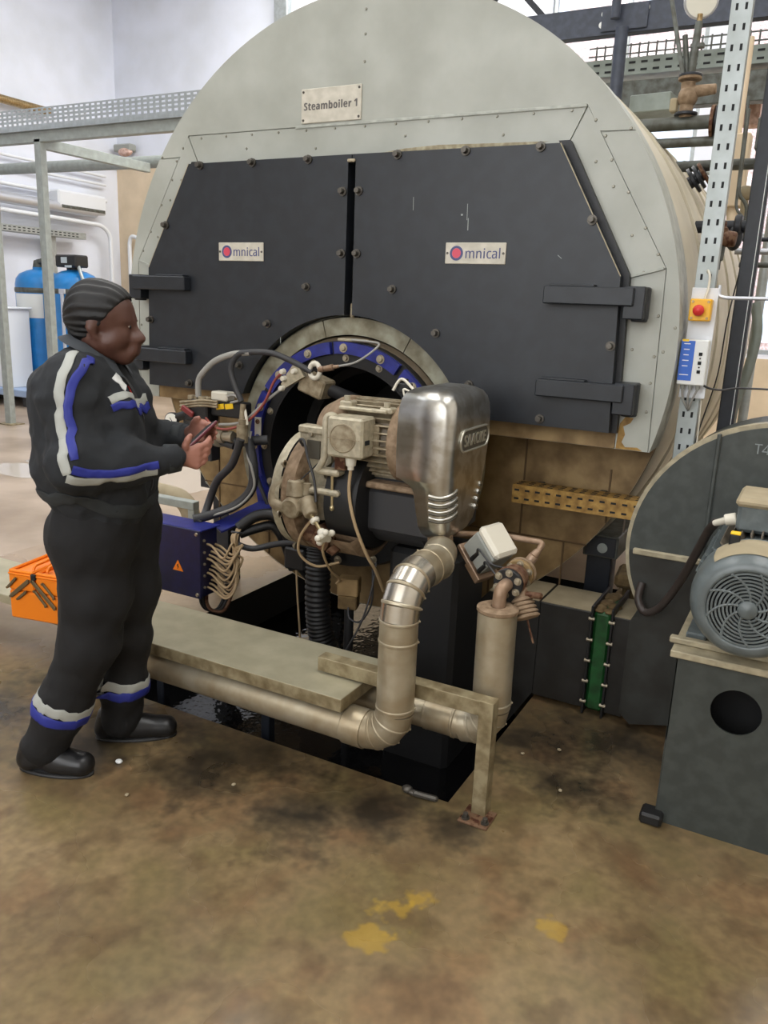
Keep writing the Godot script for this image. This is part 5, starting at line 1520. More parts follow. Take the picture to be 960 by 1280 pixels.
func person() -> void:
	var t := Node3D.new()
	t.name = numbered(self, "person")
	t.position = Vector3(-0.2149, 0, 1.3081)
	t.basis = Basis(Vector3(0.8803, 0, -0.4744), Vector3.UP, Vector3(0.4744, 0, 0.8803)).orthonormalized()
	add_child(t)
	tag(t, "person in dark work suit with grey and blue tape, holding a phone", "person")
	var wr := FastNoiseLite.new()
	wr.seed = 3
	wr.frequency = 0.085
	wr.fractal_octaves = 3
	# --- skin: one continuous body, with finer grids for head and hands
	var skin := MB.new()
	var bf := Field.new()
	bf.k = 0.05
	bf.bone(Vector3(0.0, 1.26, 0.05), Vector3(0.01, 0.95, 0.05), 0.11, 0.12)
	bf.bone(Vector3(0.0, 1.26, -0.05), Vector3(0.01, 0.95, -0.05), 0.11, 0.12)
	bf.bone(Vector3(0.0, 1.34, -0.13), Vector3(0.0, 1.34, 0.13), 0.055)
	bf.bone(Vector3(0.01, 1.34, 0.15), Vector3(0.035, 1.10, 0.22), 0.05, 0.042)
	bf.bone(Vector3(0.035, 1.10, 0.22), Vector3(0.30, 1.115, 0.098), 0.042, 0.027)
	bf.bone(Vector3(0.0, 1.34, -0.15), Vector3(0.06, 1.10, -0.21), 0.05, 0.042)
	bf.bone(Vector3(0.06, 1.10, -0.21), Vector3(0.285, 1.152, -0.11), 0.042, 0.027)
	bf.bone(Vector3(0.04, 0.86, -0.075), Vector3(0.065, 0.45, -0.09), 0.1, 0.065)
	bf.bone(Vector3(0.065, 0.45, -0.09), Vector3(0.0, 0.08, -0.12), 0.062, 0.04)
	bf.bone(Vector3(-0.01, 0.86, 0.075), Vector3(-0.02, 0.48, 0.09), 0.1, 0.065)
	bf.bone(Vector3(-0.02, 0.48, 0.09), Vector3(-0.19, 0.09, 0.1), 0.062, 0.04)
	bf.bone(Vector3(0.0, 1.34, 0.0), Vector3(0.028, 1.44, 0.0), 0.062, 0.056)
	bf.net(skin, 0.014)
	var hd := Field.new()
	hd.k = 0.02
	hd.bone(Vector3(0.01, 1.36, 0), Vector3(0.03, 1.46, 0), 0.06, 0.056)
	hd.bone(Vector3(0.03, 1.55, 0.012), Vector3(0.065, 1.548, 0.012), 0.076, 0.074)
	hd.bone(Vector3(0.03, 1.55, -0.012), Vector3(0.065, 1.548, -0.012), 0.076, 0.074)
	hd.bone(Vector3(0.09, 1.54, 0.018), Vector3(0.098, 1.47, 0.016), 0.052, 0.046)
	hd.bone(Vector3(0.09, 1.54, -0.018), Vector3(0.098, 1.47, -0.016), 0.052, 0.046)
	hd.bone(Vector3(0.05, 1.455, 0.045), Vector3(0.112, 1.418, 0.014), 0.03, 0.022)
	hd.bone(Vector3(0.05, 1.455, -0.045), Vector3(0.112, 1.418, -0.014), 0.03, 0.022)
	hd.bone(Vector3(0.06, 1.44, 0.0), Vector3(0.10, 1.43, 0.0), 0.045, 0.035)
	hd.bone(Vector3(0.122, 1.414, 0.008), Vector3(0.122, 1.414, -0.008), 0.019)
	hd.bone(Vector3(0.112, 1.478, 0.036), Vector3(0.09, 1.46, 0.045), 0.025, 0.025)
	hd.bone(Vector3(0.112, 1.478, -0.036), Vector3(0.09, 1.46, -0.045), 0.025, 0.025)
	hd.bone(Vector3(0.137, 1.525, 0.018), Vector3(0.126, 1.526, 0.042), 0.012, 0.01)
	hd.bone(Vector3(0.137, 1.525, -0.018), Vector3(0.126, 1.526, -0.042), 0.012, 0.01)
	hd.bone(Vector3(0.146, 1.507, 0), Vector3(0.17, 1.471, 0), 0.0095, 0.0135)
	hd.bone(Vector3(0.155, 1.467, 0.016), Vector3(0.155, 1.467, -0.016), 0.0105)
	hd.bone(Vector3(0.152, 1.445, 0.013), Vector3(0.152, 1.445, -0.013), 0.0095)
	hd.bone(Vector3(0.148, 1.429, 0.012), Vector3(0.148, 1.429, -0.012), 0.0105)
	for s in [-1.0, 1.0]:
		hd.bone(Vector3(0.046, 1.510, 0.076 * s), Vector3(0.041, 1.50, 0.080 * s), 0.008)
		hd.bone(Vector3(0.041, 1.50, 0.080 * s), Vector3(0.05, 1.474, 0.075 * s), 0.0085, 0.006)
	hd.net(skin, 0.005)
	# right hand, closed round the lower end of the phone
	var rh := Field.new()
	rh.k = 0.009
	rh.bone(Vector3(0.27, 1.112, 0.112), Vector3(0.31, 1.114, 0.092), 0.026, 0.024)
	for i in 4:
		var u := i / 3.0
		rh.bone(Vector3(0.312, 1.105 + 0.02 * u, 0.094 - 0.008 * u), Vector3(0.352 + 0.006 * u, 1.088 + 0.058 * u, 0.076 - 0.004 * u), 0.0145, 0.0125)
		finger(rh, Vector3(0.352 + 0.006 * u, 1.088 + 0.058 * u, 0.076 - 0.004 * u), Vector3(0.55, 0.25, -0.5), Vector3(-0.55, 0.45, -0.75), [0.055, 0.066, 0.07, 0.064][i], [0.0078, 0.0086, 0.009, 0.0088][i])
	finger(rh, Vector3(0.318, 1.13, 0.09), Vector3(0.25, 0.9, 0.25), Vector3(0.35, 0.25, -0.25), 0.062, 0.0105)
	rh.net(skin, 0.0035)
	# left hand behind the phone, fingers reaching to its upper end
	var lh := Field.new()
	lh.k = 0.009
	lh.bone(Vector3(0.255, 1.146, -0.122), Vector3(0.292, 1.158, -0.105), 0.026, 0.024)
	for i in 4:
		var u := i / 3.0
		lh.bone(Vector3(0.294, 1.152 + 0.02 * u, -0.102), Vector3(0.337 + 0.004 * u, 1.148 + 0.054 * u, -0.078 + 0.004 * u), 0.0145, 0.0125)
		finger(lh, Vector3(0.337 + 0.004 * u, 1.148 + 0.054 * u, -0.078 + 0.004 * u), Vector3(0.85, -0.1, 0.5), Vector3(0.1, 0.0, 0.75), [0.058, 0.07, 0.075, 0.068][i], [0.0078, 0.0086, 0.009, 0.0088][i])
	finger(lh, Vector3(0.30, 1.175, -0.095), Vector3(0.35, 0.85, 0.45), Vector3(0.5, -0.1, 0.35), 0.064, 0.0105)
	lh.net(skin, 0.0035)
	# the hands are paler than the face
	for q in skin.v:
		var pale := clampf((q.x - 0.285) / 0.05, 0.0, 1.0) if q.y < 1.28 and q.y > 1.0 else 0.0
		skin.col.append(rgb(84, 55, 46).lerp(rgb(158, 108, 92), pale).srgb_to_linear())
	var sk := mat("skin", Color.WHITE, 0.5, 0.0)
	sk.vertex_color_use_as_albedo = true
	var body := lpart("body", skin, sk, t)
	for s in [-1.0, 1.0]:
		var ew := MB.new()
		ew.ell(Vector3(0.1345, 1.508, 0.028 * s), Vector3(0.0115, 0.0062, 0.012), Basis.IDENTITY, 14, 10)
		lpart("eye", ew, mat("eye_white", rgb(170, 156, 146), 0.25), body)
		var ei := MB.new()
		ei.ell(Vector3(0.1445, 1.506, 0.027 * s), Vector3(0.0035, 0.005, 0.0055), Basis.IDENTITY, 12, 8)
		lpart("iris", ei, M["slot"], body)
	var lp := MB.new()
	lp.tube(spline([Vector3(0.142, 1.436, 0.024), Vector3(0.158, 1.437, 0.009), Vector3(0.158, 1.437, -0.009), Vector3(0.142, 1.436, -0.024)], 5), 0.0042, 8)
	lpart("lips", lp, mat("lips", rgb(74, 38, 38), 0.45), body)
	# --- hair in narrow rows gathered to the crown
	var hf := Field.new()
	hf.k = 0.025
	hf.row = 22.0
	hf.cut_p = Vector3(0.066, 1.508, 0)
	hf.cut_n = Vector3(0.77, -0.64, 0).normalized()
	hf.bone(Vector3(0.028, 1.555, 0.012), Vector3(0.066, 1.553, 0.012), 0.082, 0.079)
	hf.bone(Vector3(0.028, 1.555, -0.012), Vector3(0.066, 1.553, -0.012), 0.082, 0.079)
	hf.bone(Vector3(-0.002, 1.52, 0), Vector3(0.0, 1.49, 0), 0.062, 0.055)
	hf.bone(Vector3(0.022, 1.605, 0), Vector3(0.045, 1.61, 0), 0.036, 0.03)
	var hm := MB.new()
	hf.net(hm, 0.0048)
	lpart("hair", hm, mat("hair", rgb(15, 14, 15), 0.6), t)
	# --- trousers
	var tf := Field.new()
	tf.k = 0.05
	tf.wrinkle = wr
	tf.amp = 0.009
	tf.bone(Vector3(0.035, 0.95, 0.06), Vector3(0.02, 0.85, 0.07), 0.135, 0.135)
	tf.bone(Vector3(0.035, 0.95, -0.06), Vector3(0.03, 0.85, -0.07), 0.14, 0.14)
	tf.bone(Vector3(0.055, 0.84, -0.08), Vector3(0.07, 0.62, -0.085), 0.13, 0.10)
	tf.bone(Vector3(0.07, 0.62, -0.085), Vector3(0.055, 0.42, -0.09), 0.1, 0.078)
	tf.bone(Vector3(0.055, 0.42, -0.09), Vector3(0.033, 0.24, -0.10), 0.078, 0.074)
	tf.bone(Vector3(0.033, 0.24, -0.10), Vector3(0.01, 0.09, -0.12), 0.074, 0.076)
	tf.bone(Vector3(0.0, 0.84, 0.075), Vector3(0.015, 0.64, 0.085), 0.13, 0.105)
	tf.bone(Vector3(0.015, 0.64, 0.085), Vector3(-0.01, 0.48, 0.09), 0.103, 0.09)
	tf.bone(Vector3(-0.01, 0.48, 0.09), Vector3(-0.11, 0.25, 0.09), 0.09, 0.082)
	tf.bone(Vector3(-0.11, 0.25, 0.09), Vector3(-0.178, 0.10, 0.10), 0.082, 0.076)
	var tm := MB.new()
	tf.net(tm, 0.011)
	var cloth := mat("work_trousers", rgb(19, 19, 21), 0.85)
	var tr := lpart("trousers", tm, cloth, t)
	var tg := mat("tape_grey", rgb(166, 168, 162), 0.5)
	var tbm := mat("tape_blue", rgb(36, 46, 136), 0.55)
	for e in [[Vector3(-0.106, 0.262, 0.09), Vector3(0.36, 0.93, 0.0), 0.13], [Vector3(0.036, 0.258, -0.10), Vector3(0.12, 0.99, 0), 0.12]]:
		for j in 2:
			var ax: Vector3 = e[1].normalized()
			var u := ax.cross(Vector3.BACK).normalized()
			var w := ax.cross(u)
			var ring := []
			for i in 44:
				var an := TAU * i / 44.0
				ring.append(e[0] - ax * (0.034 * j) + (u * cos(an) + w * sin(an)) * e[2])
			lpart("leg_tape", tape(tf, ring, 0.034, true, 0.003 + 0.002 * j), tg if j == 0 else tbm, tr, "grey reflective band" if j == 0 else "blue band")
	# --- shoes
	for e in [[Vector3(-0.235, 0.045, 0.098), Vector3(-0.05, 0.036, 0.116)], [Vector3(-0.045, 0.045, -0.12), Vector3(0.165, 0.036, -0.158)]]:
		var h: Vector3 = e[0]
		var o: Vector3 = e[1]
		var d: Vector3 = (o - h).normalized()
		var sf := Field.new()
		sf.k = 0.03
		var si: Vector3 = d.cross(Vector3.UP).normalized()
		sf.bone(h, h + Vector3(0.01, 0.05, 0), 0.036, 0.04)
		sf.bone(h, o, 0.037, 0.034)
		sf.bone(h + d * 0.1 + si * 0.012, o + si * 0.012, 0.034, 0.03)
		sf.bone(h + d * 0.1 - si * 0.012, o - si * 0.012, 0.034, 0.03)
		sf.bone(h + Vector3(0.03, 0.05, 0), h + d * 0.13 + Vector3(0, 0.01, 0), 0.036, 0.032)
		sf.cut_p = Vector3(0, 0.012, 0)
		sf.cut_n = Vector3.DOWN
		var sm := MB.new()
		sf.net(sm, 0.006)
		var sh := lpart("shoe", sm, mat("shoe_black", rgb(24, 24, 26), 0.35), t)
		var so := MB.new()
		var rows := [[], [], []]
		for i in 24:
			var an := TAU * i / 24.0
			var q: Vector3 = (h + o) * 0.5 + d * cos(an) * ((o - h).length() * 0.5 + 0.04) + si * sin(an) * (0.044 + 0.006 * cos(an))
			rows[0].append(Vector3(q.x, 0.001, q.z))
			rows[1].append(Vector3(q.x, 0.016, q.z))
			rows[2].append(Vector3(((h + o) * 0.5).x, 0.016, ((h + o) * 0.5).z))
		so.grid(rows, true)
		lpart("sole", so, M["black_rubber"], sh)
	# --- jacket
	var jf := Field.new()
	jf.k = 0.045
	jf.wrinkle = wr
	jf.amp = 0.016
	for s in [-1.0, 1.0]:
		jf.bone(Vector3(-0.012, 1.27, 0.075 * s), Vector3(0.016, 1.09, 0.065 * s), 0.145, 0.165)
		jf.bone(Vector3(0.016, 1.09, 0.065 * s), Vector3(0.035, 0.98, 0.06 * s), 0.165, 0.15)
		jf.bone(Vector3(0.065, 1.245, 0.085 * s), Vector3(0.07, 1.225, 0.08 * s), 0.105)
	jf.bone(Vector3(-0.045, 1.30, -0.06), Vector3(-0.045, 1.30, 0.06), 0.105)
	jf.bone(Vector3(0.0, 1.36, 0.0), Vector3(0.0, 1.36, 0.0), 0.085)
	for s in [-1.0, 1.0]:
		jf.bone(Vector3(0.0, 1.365, 0.05 * s), Vector3(0.008, 1.335, 0.165 * s), 0.07, 0.078)
	jf.bone(Vector3(0.008, 1.335, 0.165), Vector3(0.03, 1.105, 0.235), 0.082, 0.074)
	jf.bone(Vector3(0.03, 1.105, 0.235), Vector3(0.16, 1.105, 0.17), 0.073, 0.062)
	jf.bone(Vector3(0.16, 1.105, 0.17), Vector3(0.278, 1.113, 0.108), 0.06, 0.046)
	jf.bone(Vector3(0.008, 1.335, -0.165), Vector3(0.06, 1.105, -0.22), 0.082, 0.07)
	jf.bone(Vector3(0.06, 1.105, -0.22), Vector3(0.252, 1.145, -0.125), 0.066, 0.046)
	var jm := MB.new()
	jf.net(jm, 0.0105)
	var jc := mat("work_jacket", rgb(29, 32, 36), 0.85)
	var jk := lpart("jacket", jm, jc, t)
	# collar: a folded band round the neck, lower in front
	var rows2 := [[], [], [], [], []]
	for i in 33:
		var an := PI * 0.12 + (TAU - PI * 0.24) * i / 32.0
		var cs := cos(an)
		var sn := sin(an)
		var tilt := -0.7 * cs * (1.0 if cs > 0.0 else 0.45)
		for j in 5:
			var rr: float = [0.066, 0.075, 0.081, 0.1, 0.122][j]
			var yy: float = [1.39, 1.452, 1.455, 1.444, 1.432][j]
			rows2[j].append(Vector3(0.026 + rr * 0.88 * cs, yy + tilt * rr * (1.0 if j > 0 else 0.6), rr * sn))
	var cm := MB.new()
	cm.grid(rows2)
	lpart("collar", cm, mat("collar_grey", rgb(56, 60, 65), 0.8), jk, "grey turned-down collar")
	# cuffs
	for e in [[Vector3(0.262, 1.112, 0.117), Vector3(0.302, 1.115, 0.096), 0.047], [Vector3(0.24, 1.142, -0.132), Vector3(0.276, 1.15, -0.113), 0.046]]:
		var q := MB.new()
		var ax: Vector3 = (e[1] - e[0])
		q.lathe(e[0], ax, [Vector2(e[2] - 0.006, 0), Vector2(e[2], 0.006), Vector2(e[2] - 0.004, ax.length()), Vector2(e[2] - 0.012, ax.length())], 28, true)
		lpart("cuff", q, mat("cuff_grey", rgb(42, 46, 48), 0.8), jk)
	# waistband
	var wb := []
	for i in 36:
		var an := TAU * i / 36.0
		wb.append(Vector3(0.03 + 0.26 * cos(an), 0.945 - 0.03 * cos(an), 0.3 * sin(an)))
	lpart("waistband", tape(jf, wb, 0.045, true, 0.004), M["cuff_grey"], jk)
	# tapes on the sleeve and the chest
	lpart("sleeve_tape", tape(jf, [Vector3(0.016, 1.405, 0.155), Vector3(0.012, 1.36, 0.26), Vector3(0.012, 1.28, 0.30), Vector3(0.018, 1.2, 0.32), Vector3(0.03, 1.13, 0.33), Vector3(0.04, 1.095, 0.33)], 0.03), tg, jk, "grey reflective tape down the sleeve")
	lpart("sleeve_tape", tape(jf, [Vector3(0.05, 1.40, 0.15), Vector3(0.042, 1.35, 0.25), Vector3(0.042, 1.275, 0.29), Vector3(0.049, 1.2, 0.31), Vector3(0.062, 1.14, 0.32)], 0.026, false, 0.005), tbm, jk, "blue tape down the sleeve")
	lpart("sleeve_tape", tape(jf, [Vector3(0.035, 1.085, 0.33), Vector3(0.09, 1.066, 0.29), Vector3(0.16, 1.066, 0.25), Vector3(0.262, 1.082, 0.18)], 0.027), tg, jk, "grey reflective tape along the forearm")
	lpart("sleeve_tape", tape(jf, [Vector3(0.06, 1.112, 0.33), Vector3(0.105, 1.093, 0.29), Vector3(0.17, 1.092, 0.25), Vector3(0.264, 1.107, 0.18)], 0.026, false, 0.005), tbm, jk, "blue tape along the forearm")
	lpart("chest_tape", tape(jf, [Vector3(0.11, 1.292, 0.16), Vector3(0.14, 1.303, 0.13), Vector3(0.165, 1.30, 0.08), Vector3(0.19, 1.285, 0.02), Vector3(0.19, 1.285, -0.06)], 0.026), tg, jk, "grey reflective tape across the chest")
	lpart("chest_tape", tape(jf, [Vector3(0.12, 1.268, 0.16), Vector3(0.15, 1.278, 0.13), Vector3(0.175, 1.275, 0.08), Vector3(0.2, 1.26, 0.02), Vector3(0.2, 1.26, -0.06)], 0.024), tbm, jk, "blue tape across the chest")
	lpart("chest_badge", tape(jf, [Vector3(0.10, 1.352, 0.10), Vector3(0.124, 1.337, 0.09), Vector3(0.14, 1.325, 0.082)], 0.042), M["panel_white"], jk, "white and red badge on the chest")
	lpart("chest_badge", tape(jf, [Vector3(0.145, 1.328, 0.07), Vector3(0.155, 1.322, 0.055), Vector3(0.16, 1.316, 0.045)], 0.034), M["estop_red"], jk, "red end of the badge")
	var zp := MB.new()
	zp = tape(jf, [Vector3(0.11, 1.36, 0.0), Vector3(0.17, 1.28, 0.0), Vector3(0.2, 1.2, 0.0), Vector3(0.21, 1.1, 0.0), Vector3(0.2, 0.98, 0.0)], 0.012)
	lpart("zip", zp, M["cable_dark"], jk)
	# --- phone
	var ph := thing("mobile_phone", Vector3.ZERO, "dark red mobile phone held by the person in both hands", "phone")
	var a := t.basis * Vector3(0.318, 1.140, 0.045) + t.position
	var b := t.basis * Vector3(0.372, 1.196, -0.028) + t.position
	ph.position = (a + b) * 0.5
	var dir := (b - a).normalized()
	var nrm := (t.basis * Vector3(-0.62, 0.75, 0.1))
	nrm = (nrm - dir * nrm.dot(dir)).normalized()
	var pb := Basis(dir.cross(nrm).normalized(), nrm, dir)
	var pm := MB.new()
	pm.box((a + b) * 0.5, Vector3(0.07, 0.010, 0.145), 0.003, pb)
	obj("phone_case", pm, mat("phone_red", rgb(92, 26, 40), 0.3), ph)
	var ps := MB.new()
	ps.box((a + b) * 0.5 + nrm * 0.0052, Vector3(0.064, 0.001, 0.136), 0.0, pb)
	obj("screen", ps, M["slot"], ph)

# ------------------------------------------------------------------ toolbox, cable tray, odds and ends
func slotted(t: Node, o: Vector3, right: Vector3, up: Vector3, nu: int, nv: int, du: float, dv: float, w: float, h: float, called := "slots") -> void:
	# rows of dark punched slots, each a shallow recessed box, joined: they are too small to pick apart
	var m := MB.new()
	var b := Basis(right, up, right.cross(up))
	for i in nu:
		for j in nv:
			m.box(o + right * du * i + up * dv * j, Vector3(w, h, 0.003), 0.0, b)
	obj(called, m, M["slot"], t, "", "", "", "stuff")

func small_things() -> void:
	# cantilever toolbox, standing on the left end of the step
	var t := thing("toolbox", Vector3(-0.69, 0.35, 1.0), "orange metal cantilever toolbox with grey link arms standing on the step plate", "toolbox")
	var ux := Vector3(0.982, 0, -0.19)
	var uz := Vector3(0.19, 0, 0.982)
	var c := Vector3(-0.845, 0.35, 1.192)
	var b := Basis(ux, Vector3.UP, uz)
	var w := 0.245
	var l := 0.42
	var at := func(x: float, y: float, z: float) -> Vector3: return c + ux * x + Vector3.UP * y + uz * z
	var m := MB.new()
	m.box(at.call(w * 0.5, 0.06, -l * 0.5), Vector3(w, 0.115, l), 0.006, b)
	obj("lower_tray", m, M["orange"], t)
	var m2 := MB.new()
	m2.box(at.call(w * 0.25 - 0.001, 0.152, -l * 0.5), Vector3(w * 0.5 - 0.004, 0.066, l), 0.006, b)
	obj("upper_tray", m2, M["orange"], t)
	var m3 := MB.new()
	m3.box(at.call(w * 0.75 + 0.001, 0.152, -l * 0.5), Vector3(w * 0.5 - 0.004, 0.066, l), 0.006, b)
	obj("upper_tray", m3, M["orange"], t)
	# lids with raised rims and a sunk centre
	for s in 2:
		var x0 := 0.0 if s == 0 else w * 0.5 + 0.002
		var lm := MB.new()
		lm.box(at.call(x0 + w * 0.25 - 0.002, 0.187, -l * 0.5), Vector3(w * 0.5 - 0.006, 0.008, l + 0.006), 0.003, b)
		var lid := obj("lid", lm, M["orange"], t)
		var rm := MB.new()
		for q in [[0.008, 0.0, 0.012, l], [w * 0.5 - 0.014, 0.0, 0.012, l]]:
			rm.box(at.call(x0 + q[0], 0.196, -l * 0.5), Vector3(q[2], 0.014, q[3]), 0.005, b)
		for z in [-0.008, -l + 0.008]:
			rm.box(at.call(x0 + w * 0.25 - 0.003, 0.196, z), Vector3(w * 0.5 - 0.012, 0.014, 0.014), 0.005, b)
		obj("lid_rim", rm, M["orange"], lid)
	var hb := MB.new()
	for x in [w * 0.5 - 0.035, w * 0.5 + 0.03]:
		hb.tube(elbow([at.call(x, 0.195, -0.04), at.call(x, 0.212, -0.05), at.call(x, 0.212, -l + 0.05), at.call(x, 0.195, -l + 0.04)], 0.02), 0.006, 8)
	obj("carrying_handle", hb, M["orange"], t)
	var nt := MB.new()
	nt.box(at.call(w * 0.5, 0.185, 0.002), Vector3(0.022, 0.022, 0.012), 0.002, b)
	obj("catch_notch", nt, M["slot"], t)
	for q in [[0.012, 0.095, 0.10, 0.168], [0.045, 0.152, 0.085, 0.175], [0.0, 0.13, 0.04, 0.17], [0.045, 0.088, 0.085, 0.122], [0.115, 0.17, 0.215, 0.07], [0.125, 0.13, 0.175, 0.075], [0.165, 0.165, 0.215, 0.112]]:
		if q[0] == 0.045 and q[1] > 0.14: continue
		var am := MB.new()
		var p0: Vector3 = at.call(q[0], q[1], 0.005)
		var p1: Vector3 = at.call(q[2], q[3], 0.005)
		am.bar(p0, p1, 0.016 if absf(q[2] - q[0]) > 0.07 else 0.011, 0.006, uz, 0.0015)
		am.cyl(p0 - uz * 0.002, p0 + uz * 0.006, 0.005, -1, 8)
		am.cyl(p1 - uz * 0.002, p1 + uz * 0.006, 0.005, -1, 8)
		obj("link_arm", am, M["tool_arm"], t)
	# yellow perforated tray in front of the boiler end
	var y := thing("cable_tray", Vector3(1.0, 0.82, 0.0), "short rusty yellow perforated cable tray across the beige boiler end", "cable tray")
	var ym := MB.new()
	ym.box(Vector3(1.035, 0.905, -0.05), Vector3(0.53, 0.003, 0.10), 0.0)
	obj("tray_top", ym, M["tray_yellow"], y)
	var yf := MB.new()
	yf.box(Vector3(1.035, 0.868, 0.001), Vector3(0.53, 0.074, 0.003), 0.0)
	obj("tray_side", yf, M["tray_yellow"], y)
	slotted(y, Vector3(0.79, 0.85, 0.0025), Vector3.RIGHT, Vector3.UP, 12, 2, 0.044, 0.036, 0.02, 0.008)
	slotted(y, Vector3(0.79, 0.9065, -0.02), Vector3.RIGHT, Vector3.FORWARD, 12, 3, 0.044, 0.028, 0.02, 0.008)
	var st := MB.new()
	st.box(Vector3(0.83, 0.87, -0.155), Vector3(0.03, 0.04, 0.11), 0.003)
	obj("tray_bracket", st, M["steel_dark"], y)
	var st2 := MB.new()
	st2.box(Vector3(1.1, 0.87, -0.155), Vector3(0.03, 0.04, 0.11), 0.003)
	obj("tray_bracket", st2, M["steel_dark"], y)
	# rusty offcut on the pit edge and pebbles
	var of := MB.new()
	of.box(Vector3(0.87, 0.012, 0.945), Vector3(0.09, 0.02, 0.02), 0.006, Basis(Vector3.UP, 0.1))
	of.ell(Vector3(0.80, 0.012, 0.94), Vector3(0.02, 0.014, 0.016))
	of.ell(Vector3(0.825, 0.01, 0.945), Vector3(0.025, 0.01, 0.012))
	obj("metal_offcut", of, M["bolt"], null, "shiny metal scrap lying on the edge of the pit", "scrap")
	var crumbs := [Vector3(-0.15, 0, 1.32), Vector3(0.28, 0, 1.22), Vector3(1.25, 0, 0.66), Vector3(1.17, 0, 0.40), Vector3(1.06, 0, 0.5), Vector3(0.02, 0, 1.45)]
	for i in crumbs.size():
		var p: Vector3 = crumbs[i]
		var g := MB.new()
		g.ell(p + Vector3(0, 0.006, 0), Vector3(0.011, 0.006, 0.009) * (1.3 if i == 0 else 0.75), Basis(Vector3.UP, i), 8, 6)
		obj("pebble", g, M["dusty"] if i > 0 else M["panel_white"], null, ["largest white chip of rubble on the floor beside the person's shoes", "small pale chip lying just in front of the pit edge", "small pale chip midway between the angle-iron post and the fan pedestal", "small pale chip on the dark stain in front of the air duct", "small pale chip close behind the angle-iron post", "smallest pale chip on the open floor in front of the person"][i], "rubble")
	strut_column()
	puddles()

